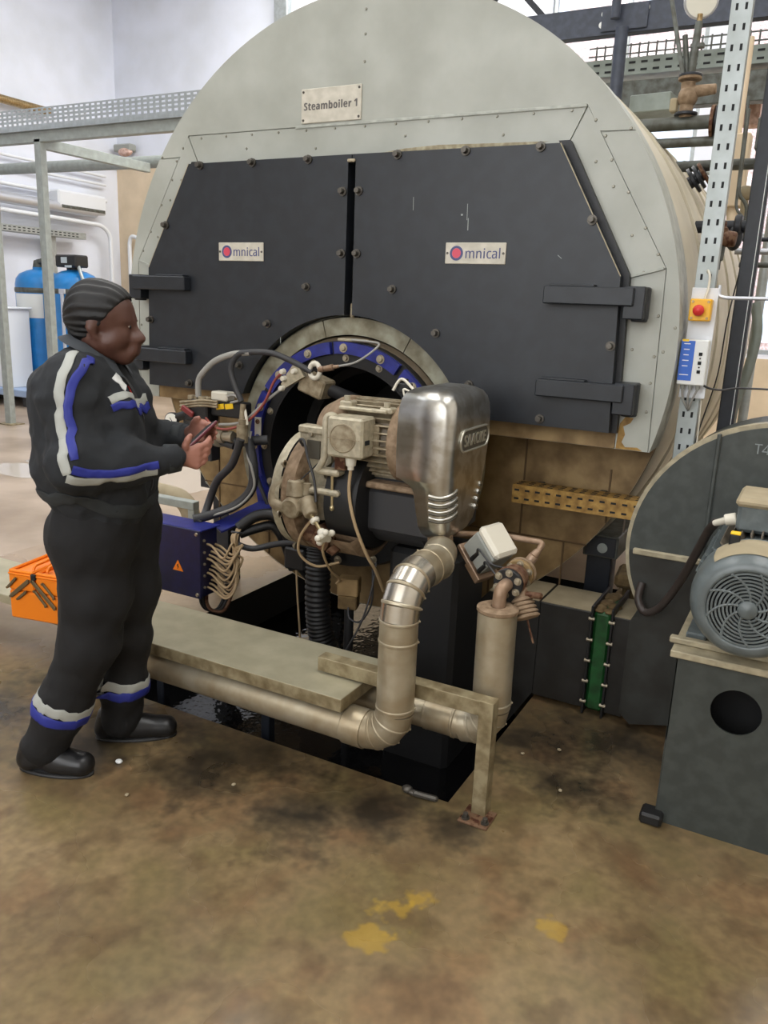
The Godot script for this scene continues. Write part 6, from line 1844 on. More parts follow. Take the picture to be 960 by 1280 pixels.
func strut_column() -> void:
	# perforated column with the emergency stop
	var t := thing("strut_column", Vector3(1.4, 0, -0.14), "tall pale perforated steel strut standing in front of the boiler's right flank", "column")
	var m := MB.new()
	m.box(Vector3(1.4, 1.6, -0.12), Vector3(0.07, 3.2, 0.004), 0.001)
	m.box(Vector3(1.367, 1.6, -0.142), Vector3(0.004, 3.2, 0.04), 0.001)
	m.box(Vector3(1.433, 1.6, -0.142), Vector3(0.004, 3.2, 0.04), 0.001)
	obj("channel", m, M["strut"], t)
	slotted(t, Vector3(1.385, 0.93, -0.1185), Vector3.RIGHT, Vector3.UP, 2, 36, 0.030, 0.063, 0.0085, 0.021)
	var bp := MB.new()
	bp.box(Vector3(1.408, 1.51, -0.098), Vector3(0.092, 0.40, 0.006), 0.001)
	obj("mounting_board", bp, M["white_paint"], t)
	var e := thing("emergency_stop", Vector3(1.41, 1.6, -0.07), "red mushroom emergency stop button on a yellow box", "emergency stop")
	var eb := MB.new()
	eb.box(Vector3(1.404, 1.631, -0.07), Vector3(0.074, 0.078, 0.05), 0.004)
	obj("button_box", eb, M["estop_yellow"], e)
	for q in [Vector2(-0.027, 0.029), Vector2(0.027, 0.029), Vector2(-0.027, -0.029), Vector2(0.027, -0.029)]:
		var s := MB.new()
		s.cyl(Vector3(1.404 + q.x, 1.631 + q.y, -0.045), Vector3(1.404 + q.x, 1.631 + q.y, -0.042), 0.005, -1, 10)
		obj("box_screw", s, M["brass"], e)
	var er := MB.new()
	er.lathe(Vector3(1.402, 1.629, -0.045), Vector3.BACK, [Vector2(0.012, 0), Vector2(0.012, 0.012), Vector2(0.018, 0.014), Vector2(0.02, 0.022), Vector2(0.016, 0.029), Vector2(0, 0.031)], 24, true)
	obj("mushroom_button", er, M["estop_red"], e)
	var p := thing("level_controller", Vector3(1.4, 1.35, -0.07), "blue and white controller with three small square keys below the emergency stop", "controller")
	var pb := MB.new()
	pb.box(Vector3(1.403, 1.443, -0.07), Vector3(0.096, 0.165, 0.05), 0.004)
	obj("controller_body", pb, M["panel_white"], p)
	var pf := MB.new()
	pf.box(Vector3(1.38, 1.449, -0.0445), Vector3(0.048, 0.144, 0.002), 0.0)
	var bf := obj("blue_panel", pf, M["panel_blue"], p)
	var pt := MB.new()
	for i in 6:
		pt.box(Vector3(1.377, 1.51 - i * 0.02 - (0.012 if i == 5 else 0.0), -0.0433), Vector3(0.032 if i == 5 else 0.022 - 0.002 * (i % 3), 0.003, 0.0006))
	obj("print_lines", pt, M["panel_white"], bf, "", "", "", "stuff")
	var py := MB.new()
	py.box(Vector3(1.37, 1.522, -0.0433), Vector3(0.022, 0.008, 0.0006))
	obj("yellow_label", py, M["yellow_label"], bf)
	for i in 3:
		var k := MB.new()
		k.box(Vector3(1.427, 1.475 - i * 0.032, -0.043), Vector3(0.012, 0.012, 0.004), 0.001)
		obj("key", k, M["slot"], p)
		if i < 2:
			var d := MB.new()
			d.cyl(Vector3(1.427, 1.459 - i * 0.032, -0.045), Vector3(1.427, 1.459 - i * 0.032, -0.043), 0.003, -1, 8)
			obj("led", d, M["slot"], p)
	for i in 3:
		var g := MB.new()
		g.cyl(Vector3(1.375 + i * 0.027, 1.362, -0.07), Vector3(1.375 + i * 0.027, 1.343, -0.07), 0.009, 0.007, 12)
		var gl := obj("cable_gland", g, M["grey_plastic"], p)
		var cb := MB.new()
		cb.tube(spline([Vector3(1.375 + i * 0.027, 1.345, -0.07), Vector3(1.38 + i * 0.018, 1.31, -0.075), Vector3(1.395 + i * 0.005, 1.275, -0.09), Vector3(1.398, 1.26, -0.122)], 5), 0.004, 8)
		obj("lead", cb, M["cable_grey"], gl)
	for e2 in [
		[[Vector3(1.405, 1.765, -0.122), Vector3(1.407, 1.77, -0.10), Vector3(1.417, 1.75, -0.09), Vector3(1.418, 1.71, -0.085), Vector3(1.412, 1.67, -0.07)], 0.0045, "white_plastic", "short white cable from a slot of the strut to the emergency stop"],
		[[Vector3(1.448, 1.36, -0.08), Vector3(1.47, 1.35, -0.10), Vector3(1.50, 1.34, -0.2), Vector3(1.56, 1.345, -0.3), Vector3(1.75, 1.35, -0.3)], 0.004, "cable_dark", "dark cable sagging from the controller past the dark blue post"],
		[[Vector3(1.44, 1.30, -0.13), Vector3(1.445, 1.15, -0.13), Vector3(1.44, 0.9, -0.13)], 0.003, "white_plastic", "thin pale cable running down beside the strut"],
	]:
		var cm := MB.new()
		cm.tube(spline(e2[0], 6), e2[1], 8)
		obj("thin_cable", cm, M[e2[2]], null, e2[3], "cable")

func puddles() -> void:
	var w := StandardMaterial3D.new()
	w.resource_name = "wet_film"
	w.albedo_color = Color(0.72, 0.68, 0.64)
	w.roughness = 0.04
	w.metallic_specular = 0.7
	M["wet_film"] = w
	for e in [[Vector3(-4.55, 0, -1.75), 0.5, 0.22, "bright puddle on the far floor beside the left edge of the picture"], [Vector3(-3.7, 0, -2.6), 1.3, 0.8, "broad wet patch on the pale floor left of the boiler"]]:
		var m := MB.new()
		var c: Vector3 = e[0]
		var n := FastNoiseLite.new()
		n.seed = 6
		n.frequency = 0.6
		var pts := []
		for i in 48:
			var a := TAU * i / 48.0
			var r := 1.0 + 0.45 * n.get_noise_2d(cos(a) * 2.0 + c.x, sin(a) * 2.0)
			pts.append(Vector2(c.x + cos(a) * r * e[1], c.z + sin(a) * r * e[2]))
		m.prism(pts, Vector3(0, 0.0015, 0), Basis(Vector3.RIGHT, Vector3.BACK, Vector3.UP), -0.001)
		obj("puddle", m, w, null, e[3], "puddle")

# ------------------------------------------------------------------ left part of the hall
func left_background() -> void:
	var dd := MB.new()
	dd.box(Vector3(-5.9, 1.95, -7.985), Vector3(7.4, 3.9, 0.03))
	struct("trim_1", dd, M["wall_cream"])
	var d2 := MB.new()
	d2.box(Vector3(1.4, 0.575, -7.985), Vector3(7.2, 1.15, 0.03))
	struct("trim_2", d2, M["wall_cream"])
	# frame that carries the overhead cable tray
	var f := thing("tray_frame", Vector3(-6.4, 0, -3.9), "grey steel frame with two posts and rails under the overhead cable tray", "frame")
	for x in [-6.93, -6.1]:
		var p := MB.new()
		p.box(Vector3(x, 1.61, -3.46), Vector3(0.1, 3.22, 0.08), 0.004)
		obj("post", p, M["pipe_paint"], f)
		var fp := MB.new()
		fp.box(Vector3(x, 0.006, -3.46), Vector3(0.26, 0.012, 0.2), 0.002)
		obj("foot_plate", fp, M["frame"], f)
	for q in [[Vector3(-6.1, 3.18, -3.46), Vector3(-6.1, 3.18, -5.1)], [Vector3(-9.4, 3.24, -3.46), Vector3(-2.6, 3.24, -3.46)]]:
		var r := MB.new()
		r.bar(q[0], q[1], 0.08, 0.11, Vector3.UP, 0.004)
		obj("rail", r, M["pipe_paint"], f)
	var t := thing("cable_tray", Vector3(-6, 3.3, -3.4), "long galvanised perforated cable tray overhead, left of the boiler", "cable tray")
	var tm := MB.new()
	for q in [[3.325, 0.06], [3.39, 0.022], [3.43, 0.022], [3.47, 0.022], [3.508, 0.014]]:
		tm.box(Vector3(-6.0, q[0], -3.38), Vector3(6.8, q[1], 0.006), 0.0)
	for i in 86:
		tm.box(Vector3(-9.38 + i * 0.08, 3.41, -3.38), Vector3(0.032, 0.21, 0.005), 0.0)
	obj("tray_side", tm, M["galv"], t, "", "", "", "stuff")
	var tb := MB.new()
	tb.box(Vector3(-6.0, 3.298, -3.53), Vector3(6.8, 0.006, 0.30), 0.0)
	tb.box(Vector3(-6.0, 3.36, -3.68), Vector3(6.8, 0.12, 0.004), 0.0)
	obj("tray_bottom", tb, M["galv"], t)
	var hp := MB.new()
	hp.cyl(Vector3(-9.5, 3.295, -5.2), Vector3(-2.0, 3.235, -5.2), 0.075, -1.0, 20)
	obj("overhead_pipe", hp, M["pipe_paint"], null, "long grey-green pipe running level below the overhead cable tray", "pipe")
	# two blue softener tanks
	for k in 2:
		var x := -8.55 if k == 0 else -7.82
		var z := -5.35
		var a := thing("softener_tank", Vector3(x, 0.25, z), "blue water softener tank with a %s" % ["white label, the one by the white cabinet" if k == 0 else "black control head on its top"], "tank", "blue softener tanks")
		var b := MB.new()
		var R := 0.345
		b.lathe(Vector3(x, 0.25, z), Vector3.UP, [Vector2(0, 0.12), Vector2(R * 0.7, 0.13), Vector2(R * 0.94, 0.2), Vector2(R, 0.3), Vector2(R, 1.45), Vector2(R * 0.95, 1.53), Vector2(R * 0.8, 1.60), Vector2(R * 0.5, 1.65), Vector2(0.09, 1.67), Vector2(0.09, 1.70), Vector2(0, 1.70)], 32, true)
		obj("tank_shell", b, M["tank_blue"], a)
		var bs := MB.new()
		bs.lathe(Vector3(x, 0.25, z), Vector3.UP, [Vector2(0.33, 0), Vector2(0.345, 0.18), Vector2(0.30, 0.2)], 28)
		obj("tank_base", bs, M["black_rubber"], a)
		var st := MB.new()
		st.lathe(Vector3(x, 1.62, z), Vector3.UP, [Vector2(R + 0.006, -0.035), Vector2(R + 0.012, 0), Vector2(R + 0.006, 0.035)], 32)
		obj("strap", st, M["pipe_dark"], a)
		var hd := MB.new()
		if k == 0:
			hd.cyl(Vector3(x, 1.93, z), Vector3(x, 2.05, z), 0.09, 0.07, 16, 0.01)
			hd.cyl(Vector3(x, 2.02, z + 0.02), Vector3(x + 0.2, 2.05, z + 0.02), 0.045, -1, 12)
		else:
			hd.box(Vector3(x + 0.02, 2.04, z + 0.05), Vector3(0.42, 0.17, 0.24), 0.02)
			hd.cyl(Vector3(x, 1.92, z), Vector3(x, 1.98, z), 0.1, -1, 16)
		obj("tank_head", hd, M["pipe_dark"] if k == 0 else M["black_rubber"], a)
		if k == 0:
			var lb := MB.new()
			lb.lathe(Vector3(x, 1.23, z), Vector3.UP, [Vector2(R + 0.004, 0), Vector2(R + 0.004, 0.34)], 12, false, -0.75, 0.6, Vector3(0.35, 0, 0.93))
			obj("label_sheet", lb, M["panel_white"], a)
		else:
			var sc := MB.new()
			sc.box(Vector3(x + 0.0, 2.05, z + 0.172), Vector3(0.12, 0.08, 0.006), 0.002)
			sc.box(Vector3(x + 0.08, 1.965, z + 0.172), Vector3(0.14, 0.03, 0.006), 0.002)
			obj("display", sc, M["glass_dark"], a)
			var cl := MB.new()
			cl.box(Vector3(x + 0.12, 1.62, z + 0.335), Vector3(0.12, 0.07, 0.03), 0.006)
			cl.box(Vector3(x + 0.12, 1.2, z + 0.34), Vector3(0.05, 0.8, 0.03), 0.006)
			obj("clamp", cl, M["silver"], a)
			var rd := MB.new()
			rd.tube([Vector3(x + 0.2, 1.98, z + 0.1), Vector3(x + 0.42, 1.72, z + 0.2), Vector3(x + 0.45, 1.2, z + 0.2)], 0.025, 8)
			obj("drain_hose", rd, M["galv"], a)
	var cab := thing("white_cabinet", Vector3(-8.6, 0.2, -4.8), "white painted steel cabinet standing left of the blue tanks", "cabinet")
	var cb := MB.new()
	cb.box(Vector3(-8.65, 0.80, -4.77), Vector3(0.6, 1.1, 0.4), 0.01)
	obj("cabinet_body", cb, M["white_paint"], cab)
	var ct := MB.new()
	ct.box(Vector3(-8.65, 1.365, -4.77), Vector3(0.68, 0.03, 0.44), 0.008)
	obj("cabinet_top", ct, M["white_paint"], cab)
	var bb := thing("tank_plinth", Vector3(-8.1, 0, -5.0), "long pale blue steel base frame under the tanks and the white cabinet", "base")
	var bm := MB.new()
	bm.box(Vector3(-8.15, 0.2, -5.10), Vector3(2.4, 0.1, 1.2), 0.01)
	obj("plinth_beam", bm, mat("plinth_blue", rgb(150, 170, 200), 0.5), bb)
	for x in [-9.2, -8.1, -7.1]:
		var lg := MB.new()
		lg.box(Vector3(x, 0.075, -5.1), Vector3(0.1, 0.15, 1.0), 0.005)
		obj("leg", lg, M["black_rubber"], bb)
	# pipes and ducts on the left wall
	var pipes_left := [
		["wall_pipe", [Vector3(-9.35, 2.99, -3.0), Vector3(-9.35, 2.93, -7.2)], 0.085, "silver", "thick pale blue pipe along the left wall above the tanks"],
		["wall_pipe", [Vector3(-9.35, 2.82, -3.0), Vector3(-9.35, 2.76, -6.6), Vector3(-9.35, 2.74, -7.35), Vector3(-9.33, 2.6, -7.5), Vector3(-9.33, 0.0, -7.5)], 0.035, "white_paint", "thin white pipe along the left wall turning down in the corner"],
		["wall_pipe", [Vector3(-8.95, 2.55, -7.88), Vector3(-9.2, 2.62, -7.86), Vector3(-9.25, 2.5, -7.86), Vector3(-9.25, 0.0, -7.86)], 0.035, "white_paint", "white pipe with a hooked top in the far left corner"],
		["wall_pipe", [Vector3(-9.45, 4.36, -2.5), Vector3(-9.45, 4.34, -6.5)], 0.06, "brass", "brown pipe high on the left wall"],
		["wall_pipe", [Vector3(-9.5, 3.45, -3.0), Vector3(-9.5, 3.42, -7.6)], 0.022, "white_paint", "upper thin conduit on the left wall"],
		["wall_pipe", [Vector3(-9.5, 3.62, -3.0), Vector3(-9.5, 3.56, -7.6)], 0.022, "white_paint", "uppermost thin conduit on the left wall, close under the tray"],
		["wall_pipe", [Vector3(-9.5, 3.2, -3.0), Vector3(-9.5, 3.16, -7.6)], 0.03, "white_paint", "thin conduit just above the thick pale blue pipe"],
	]
	for e in pipes_left:
		var m := MB.new()
		m.tube(elbow(e[1], 0.12), e[2], 14)
		obj(e[0], m, M[e[3]], null, e[4], "pipe")
	var ac := thing("wall_unit", Vector3(-9.4, 2.8, -6.9), "pale box-shaped unit on the left wall behind the thick pale blue pipe", "unit")
	var am := MB.new()
	am.box(Vector3(-9.42, 3.05, -6.9), Vector3(0.3, 0.3, 1.0), 0.03)
	obj("unit_body", am, M["white_paint"], ac)
	var al := MB.new()
	al.box(Vector3(-9.27, 2.95, -6.9), Vector3(0.02, 0.05, 0.9), 0.005)
	obj("outlet_slot", al, M["pipe_dark"], ac)
	var wt := thing("wall_tray", Vector3(-9.4, 2.45, -5.0), "galvanised perforated tray on the left wall with a bracket post", "cable tray")
	var wm := MB.new()
	wm.box(Vector3(-9.35, 2.52, -5.0), Vector3(0.2, 0.10, 3.8), 0.006)
	obj("tray_body", wm, M["galv"], wt)
	slotted(wt, Vector3(-9.2485, 2.50, -3.4), Vector3.FORWARD, Vector3.UP, 40, 2, 0.085, 0.04, 0.045, 0.014)
	var wp := MB.new()
	wp.box(Vector3(-9.42, 1.25, -6.3), Vector3(0.16, 2.46, 0.12), 0.006)
	obj("bracket_post", wp, M["galv"], wt)
	var lamp := thing("wall_lamp", Vector3(-9.3, 4.0, -7.9), "small pale lantern fitting on the far wall under the cable tray", "lamp")
	var lm := MB.new()
	lm.box(Vector3(-9.3, 4.05, -7.88), Vector3(0.4, 0.12, 0.16), 0.02)
	obj("lamp_body", lm, M["grey_plastic"], lamp)
	var lg2 := MB.new()
	lg2.ell(Vector3(-9.25, 3.98, -7.84), Vector3(0.15, 0.07, 0.08))
	obj("lamp_glass", lg2, M["brick_pink"], lamp)
	var pl := MB.new()
	pl.box(Vector3(-6.03, 5.5, -7.9), Vector3(0.24, 3.0, 0.12), 0.01)
	obj("wall_post", pl, M["galv"], null, "grey steel post on the far wall rising behind the boiler top", "post")
	var el := MB.new()
	el.tube(elbow([Vector3(-2.3, 0.36, -0.8), Vector3(-1.62, 0.345, -0.72), Vector3(-1.56, 0.0, -0.70)], 0.14, 8), 0.06, 18)
	obj("floor_pipe", el, M["dusty"], null, "dusty pipe bend going into the floor left of the boiler", "pipe")
	pipe_stand()

func pipe_stand() -> void:
	var t := thing("pipe_stand", Vector3(-1.5, 0, -0.6), "low grey steel stand beside the dusty pipe bend left of the boiler", "stand")
	var a := MB.new()
	a.box(Vector3(-1.70, 0.355, -0.60), Vector3(0.48, 0.05, 0.06), 0.004)
	obj("top_bar", a, M["pipe_paint"], t)
	for x in [-1.485, -1.92]:
		var b := MB.new()
		b.box(Vector3(x, 0.165, -0.60), Vector3(0.05, 0.33, 0.05), 0.004)
		obj("post", b, M["pipe_paint"], t)

# ------------------------------------------------------------------ right part of the hall
func right_background() -> void:
	var bt := thing("platform_beam", Vector3(0.9, 3.15, -2.0), "dark blue-grey steel beam across the hall behind the boiler top", "beam")
	var bm := MB.new()
	bm.box(Vector3(1.4, 3.237, -2.0), Vector3(5.0, 0.15, 0.008), 0.001)
	obj("web", bm, M["steel_blue"], bt)
	for y in [3.166, 3.308]:
		var q := MB.new()
		q.box(Vector3(1.4, y, -2.03), Vector3(5.0, 0.008, 0.07), 0.001)
		obj("beam_flange", q, M["steel_blue"], bt)
	for q in [Vector2(0.42, 3.27), Vector2(0.41, 3.215), Vector2(0.655, 3.28), Vector2(0.65, 3.235)]:
		var b := MB.new()
		b.bolt(Vector3(q.x, q.y, -1.996), Vector3.BACK, 0.012, 0.014)
		obj("beam_bolt", b, M["panel_white"], bt)
	var c := thing("platform_column", Vector3(0.52, 2.8, -1.93), "dark round column crossing the blue-grey beam above the boiler", "column")
	var cm := MB.new()
	cm.cyl(Vector3(0.545, 2.72, -1.93), Vector3(0.545, 3.17, -1.93), 0.036, -1, 20)
	cm.cyl(Vector3(0.5, 3.22, -1.93), Vector3(0.5, 6.9, -1.93), 0.026, -1, 20)
	obj("tube_column", cm, M["steel_blue"], c)
	var cp := MB.new()
	cp.box(Vector3(0.54, 3.24, -1.985), Vector3(0.26, 0.13, 0.012), 0.002)
	obj("joint_plate", cp, M["steel_blue"], c)
	var br := MB.new()
	br.bar(Vector3(-0.25, 3.6, -2.2), Vector3(0.1, 3.25, -2.2), 0.035, 0.035, Vector3.BACK, 0.003)
	br.bar(Vector3(-0.25, 3.6, -2.2), Vector3(-0.55, 3.25, -2.2), 0.025, 0.025, Vector3.BACK, 0.003)
	br.box(Vector3(0.07, 3.27, -2.2), Vector3(0.08, 0.1, 0.08), 0.005)
	obj("knee_brace", br, M["steel_dark"], null, "dark angled brace just behind the top of the boiler", "brace")
	# wide perforated tray behind the beam
	var t := thing("cable_tray", Vector3(1.2, 3.0, -2.6), "wide galvanised perforated cable tray behind the dark beam, upper right", "cable tray")
	var tm := MB.new()
	tm.box(Vector3(1.5, 3.135, -2.55), Vector3(3.4, 0.10, 0.004), 0.0)
	tm.box(Vector3(1.5, 3.085, -2.75), Vector3(3.4, 0.004, 0.40), 0.0)
	obj("tray_body", tm, M["galv_green"], t)
	slotted(t, Vector3(0.1, 3.11, -2.5465), Vector3.RIGHT, Vector3.UP, 36, 2, 0.075, 0.045, 0.04, 0.012)
	var g := MB.new()
	for i in 40:
		g.box(Vector3(0.2 + i * 0.055, 3.23, -2.7), Vector3(0.010, 0.16, 0.010), 0.0)
	for y in [3.19, 3.25, 3.3]:
		g.box(Vector3(1.3, y, -2.7), Vector3(2.3, 0.008, 0.008), 0.0)
	obj("grating", g, M["pipe_dark"], null, "open metal grating seen between the dark beam and the perforated tray", "grating", "", "stuff")
	var db := MB.new()
	db.box(Vector3(1.5, 2.965, -2.6), Vector3(3.4, 0.17, 0.10), 0.004)
	obj("support_beam", db, M["pipe_dark"], null, "dark green-grey beam under the perforated tray, upper right", "beam")
	var gp := MB.new()
	gp.box(Vector3(0.72, 2.81, -2.25), Vector3(0.24, 0.10, 0.3), 0.006, Basis(Vector3.UP, -0.1))
	obj("valve_cover", gp, M["galv_green"], null, "small grey-green cover on top of the boiler below the dark beam", "cover")
	var hb := MB.new()
	hb.box(Vector3(1.6, 2.985, -3.0), Vector3(1.2, 0.035, 0.035), 0.003)
	obj("timber_bar", hb, M["wall_cream"], null, "pale wooden bar level behind the perforated strut", "bar")
	var bo := MB.new()
	bo.box(Vector3(1.17, 2.91, -3.05), Vector3(0.1, 0.16, 0.1), 0.01)
	bo.box(Vector3(1.17, 3.0, -3.05), Vector3(0.02, 0.06, 0.02))
	obj("hanging_weight", bo, M["brick_pink"], null, "pinkish block hanging under the pale wooden bar", "block")
	# pipes from the boiler top
	var n := 0
	for e in [[2.478, 0.030, 0.62, 1.30, -1.1, "uppermost"], [2.395, 0.022, 0.80, 1.30, -1.1, "middle"], [2.33, 0.026, 0.88, 1.45, -1.35, "lowest"]]:
		var m := MB.new()
		m.cyl(Vector3(e[2], e[0], e[4]), Vector3(e[3], e[0], e[4]), e[1], -1.0, 18)
		obj("steam_pipe", m, M["pipe_dark"], null, "%s of the dark level pipes behind the upper right of the boiler" % e[5], "pipe")
		n += 1
	var fs := thing("pipe_flanges", Vector3(1.24, 2.4, -1.1), "stack of dark bolted flanges where the level pipes pass behind the strut", "flange")
	for i in 4:
		var m := MB.new()
		m.cyl(Vector3(1.205 + 0.022 * i, 2.478, -1.1), Vector3(1.22 + 0.022 * i, 2.478, -1.1), 0.07 if i != 2 else 0.06, -1, 24, 0.002)
		obj("flange_disc", m, M["steel_dark"] if i % 2 else M["rusty"], fs)
	var v := thing("steam_valve", Vector3(1.09, 2.5, -1.1), "dusty cast stop valve with a tall dark stem on the uppermost level pipe", "valve")
	var vb := MB.new()
	vb.cyl(Vector3(1.09, 2.50, -1.1), Vector3(1.085, 2.65, -1.1), 0.03, 0.032, 18)
	vb.ell(Vector3(1.09, 2.59, -1.1), Vector3(0.045, 0.05, 0.045))
	vb.cyl(Vector3(1.09, 2.61, -1.1), Vector3(1.21, 2.615, -1.1), 0.028, 0.022, 16, 0.004)
	obj("valve_body", vb, M["cast_dust"], v)
	for y in [2.51, 2.66, 2.672]:
		var m := MB.new()
		m.cyl(Vector3(1.09, y, -1.1), Vector3(1.09, y + 0.012, -1.1), 0.052, -1, 24, 0.002)
		obj("flange_disc", m, M["steel_dark"] if y > 2.665 or y < 2.6 else M["cast_dust"], v)
	var vs := MB.new()
	vs.cyl(Vector3(1.075, 2.68, -1.1), Vector3(1.045, 2.85, -1.1), 0.012, -1, 10)
	vs.bar(Vector3(1.06, 2.68, -1.08), Vector3(0.965, 3.02, -1.08), 0.018, 0.02, Vector3.BACK, 0.003)
	vs.cyl(Vector3(1.09, 2.68, -1.1), Vector3(1.10, 2.90, -1.1), 0.02, 0.016, 12)
	vs.box(Vector3(1.105, 2.80, -1.1), Vector3(0.06, 0.02, 0.03), 0.003)
	obj("valve_stem", vs, M["pipe_dark"], v)
	var bk := MB.new()
	bk.box(Vector3(1.03, 2.56, -1.12), Vector3(0.035, 0.06, 0.05), 0.006)
	obj("small_block", bk, M["dusty"], v)
	var ga := thing("pressure_gauge", Vector3(1.09, 2.9, -1.08), "large round dial gauge at the top edge above the stop valve", "gauge")
	var gd := Vector3(0.3, -0.35, 0.9).normalized()
	var gm := MB.new()
	gm.cyl(Vector3(1.10, 2.985, -1.1) - gd * 0.03, Vector3(1.10, 2.985, -1.1), 0.075, -1, 32, 0.004)
	obj("gauge_case", gm, M["silver"], ga)
	var gf := MB.new()
	gf.cyl(Vector3(1.10, 2.985, -1.1), Vector3(1.10, 2.985, -1.1) + gd * 0.003, 0.066, -1, 32)
	obj("dial", gf, M["gauge_face"], ga)
	var gs := MB.new()
	gs.cyl(Vector3(1.10, 2.88, -1.1), Vector3(1.10, 2.93, -1.1), 0.012, -1, 10)
	obj("gauge_stem", gs, M["brass"], ga)
	# nozzle on the flank
	var nz := thing("boiler_nozzle", Vector3(1.15, 2.2, -1.3), "black flanged nozzle on the boiler flank beside the strut", "nozzle")
	var nd := Vector3(0.72, 0.5, 0.0).normalized()
	var n0 := Vector3(1.10, 2.235, -1.3)
	var nm := MB.new()
	nm.cyl(n0 - nd * 0.02, n0 + nd * 0.10, 0.03, -1, 18)
	obj("nozzle_pipe", nm, M["steel_dark"], nz)
	for i in 3:
		var m := MB.new()
		m.cyl(n0 + nd * (0.03 + i * 0.026), n0 + nd * (0.046 + i * 0.026), 0.065 - 0.004 * i, -1, 26, 0.002)
		obj("flange_disc", m, M["steel_dark"] if i < 2 else M["rusty"], nz)
	var hr := MB.new()
	hr.tube(elbow([Vector3(1.02, 2.39, -1.6), Vector3(1.2, 2.31, -1.5), Vector3(1.21, 2.22, -1.5)], 0.03), 0.013, 10)
	obj("hand_rail", hr, M["galv"], null, "thin galvanised rail just above the black flanged nozzle", "rail")
	# dark blue post and pipes behind the fan
	var bp := thing("steel_post", Vector3(1.51, 0, -0.45), "dark blue square steel post standing behind the fan casing", "post")
	var b1 := MB.new()
	b1.box(Vector3(1.51, 1.7, -0.45), Vector3(0.062, 3.4, 0.06), 0.004)
	obj("square_tube", b1, M["steel_dark"], bp)
	var b2 := MB.new()
	b2.box(Vector3(1.53, 1.7, -0.4195), Vector3(0.0025, 3.4, 0.001))
	obj("paint_line", b2, M["panel_white"], bp)
	for e in [
		["floor_pipe", [Vector3(1.46, 3.4, -1.9), Vector3(1.47, 0.0, -1.9)], 0.026, "galv", "grey vertical pipe right of the dark blue post"],
		["floor_pipe", [Vector3(1.72, 2.0, -1.0), Vector3(1.72, 0.0, -1.0)], 0.034, "pipe_dark", "darker vertical pipe at the right edge behind the fan casing"],
		["floor_pipe", [Vector3(1.44, 2.1, -1.5), Vector3(1.45, 1.75, -1.5), Vector3(1.46, 0.0, -1.5)], 0.011, "galv", "thin vertical pipe close behind the dark blue post"],
		["bent_tube", [Vector3(1.453, 1.72, -0.11), Vector3(1.455, 1.682, -0.10), Vector3(1.48, 1.677, -0.10), Vector3(1.9, 1.68, -0.10)], 0.0065, "silver", "bright thin tube bent at its left end in front of the dark blue post"],
		["level_pipe", [Vector3(1.40, 1.90, -0.95), Vector3(2.2, 1.895, -0.95)], 0.014, "silver", "bright level pipe behind the dark blue post"],
		["level_pipe", [Vector3(1.42, 1.955, -1.0), Vector3(2.2, 1.955, -1.0)], 0.010, "steel_dark", "upper dark level pipe behind the dark blue post"],
		["level_pipe", [Vector3(1.42, 1.845, -1.0), Vector3(2.2, 1.845, -1.0)], 0.012, "pipe_dark", "lower dark level pipe behind the dark blue post"],
		["impulse_pipe", [Vector3(1.37, 2.5, -1.0), Vector3(1.375, 2.15, -1.0), Vector3(1.42, 2.1, -1.0), Vector3(1.42, 1.96, -1.0)], 0.008, "pipe_dark", "thin dark impulse pipe between the strut and the dark blue post"],
		["impulse_pipe", [Vector3(1.33, 2.62, -1.3), Vector3(1.34, 2.12, -1.3), Vector3(1.40, 2.06, -1.3)], 0.007, "pipe_dark", "thinner dark impulse pipe hugging the strut"],
		["loose_cable", [Vector3(1.47, 1.79, -0.55), Vector3(1.455, 1.6, -0.5), Vector3(1.45, 1.38, -0.47), Vector3(1.42, 1.18, -0.4), Vector3(1.40, 1.0, -0.3)], 0.0028, "cable_black", "thin black cable curving down the cream boiler flank"],
		["drain_hose", [Vector3(1.52, 1.68, -0.9), Vector3(1.545, 1.55, -0.9), Vector3(1.53, 1.38, -0.9), Vector3(1.50, 1.24, -0.9), Vector3(1.49, 1.1, -0.9), Vector3(1.49, 0.5, -0.9), Vector3(1.5, 0.0, -0.9)], 0.022, "galv_green", "grey-green hose bulging right of the dark blue post"],
	]:
		var m := MB.new()
		m.tube(spline(e[1], 5) if e[0] in ["loose_cable", "drain_hose"] else elbow(e[1], 0.03), e[2], 14)
		obj(e[0], m, M[e[3]], null, e[4], "cable" if e[0] == "loose_cable" else ("hose" if e[0] == "drain_hose" else "pipe"))
	var tv := thing("drain_valve", Vector3(1.37, 1.76, -0.6), "rust-brown tee valve hanging from a thin pipe right of the strut", "valve")
	var v1 := MB.new()
	v1.cyl(Vector3(1.358, 2.16, -0.62), Vector3(1.362, 1.98, -0.6), 0.016, -1, 12)
	v1.cyl(Vector3(1.352, 2.34, -0.64), Vector3(1.358, 2.16, -0.62), 0.024, 0.02, 12)
	obj("valve_pipe", v1, M["dusty"], tv)
	var v2 := MB.new()
	v2.box(Vector3(1.372, 1.935, -0.6), Vector3(0.055, 0.08, 0.055), 0.012)
	v2.cyl(Vector3(1.38, 1.925, -0.6), Vector3(1.435, 1.92, -0.6), 0.034, 0.03, 16, 0.005)
	v2.cyl(Vector3(1.366, 1.99, -0.6), Vector3(1.368, 1.96, -0.6), 0.026, -1, 12)
	obj("tee_body", v2, M["rusty"], tv)
	var v3 := MB.new()
	v3.cyl(Vector3(1.370, 1.895, -0.6), Vector3(1.372, 1.835, -0.6), 0.028, 0.024, 14, 0.004)
	v3.cyl(Vector3(1.372, 1.835, -0.6), Vector3(1.376, 1.80, -0.6), 0.016, 0.012, 12)
	v3.cyl(Vector3(1.376, 1.80, -0.6), Vector3(1.372, 1.76, -0.6), 0.004, -1, 8)
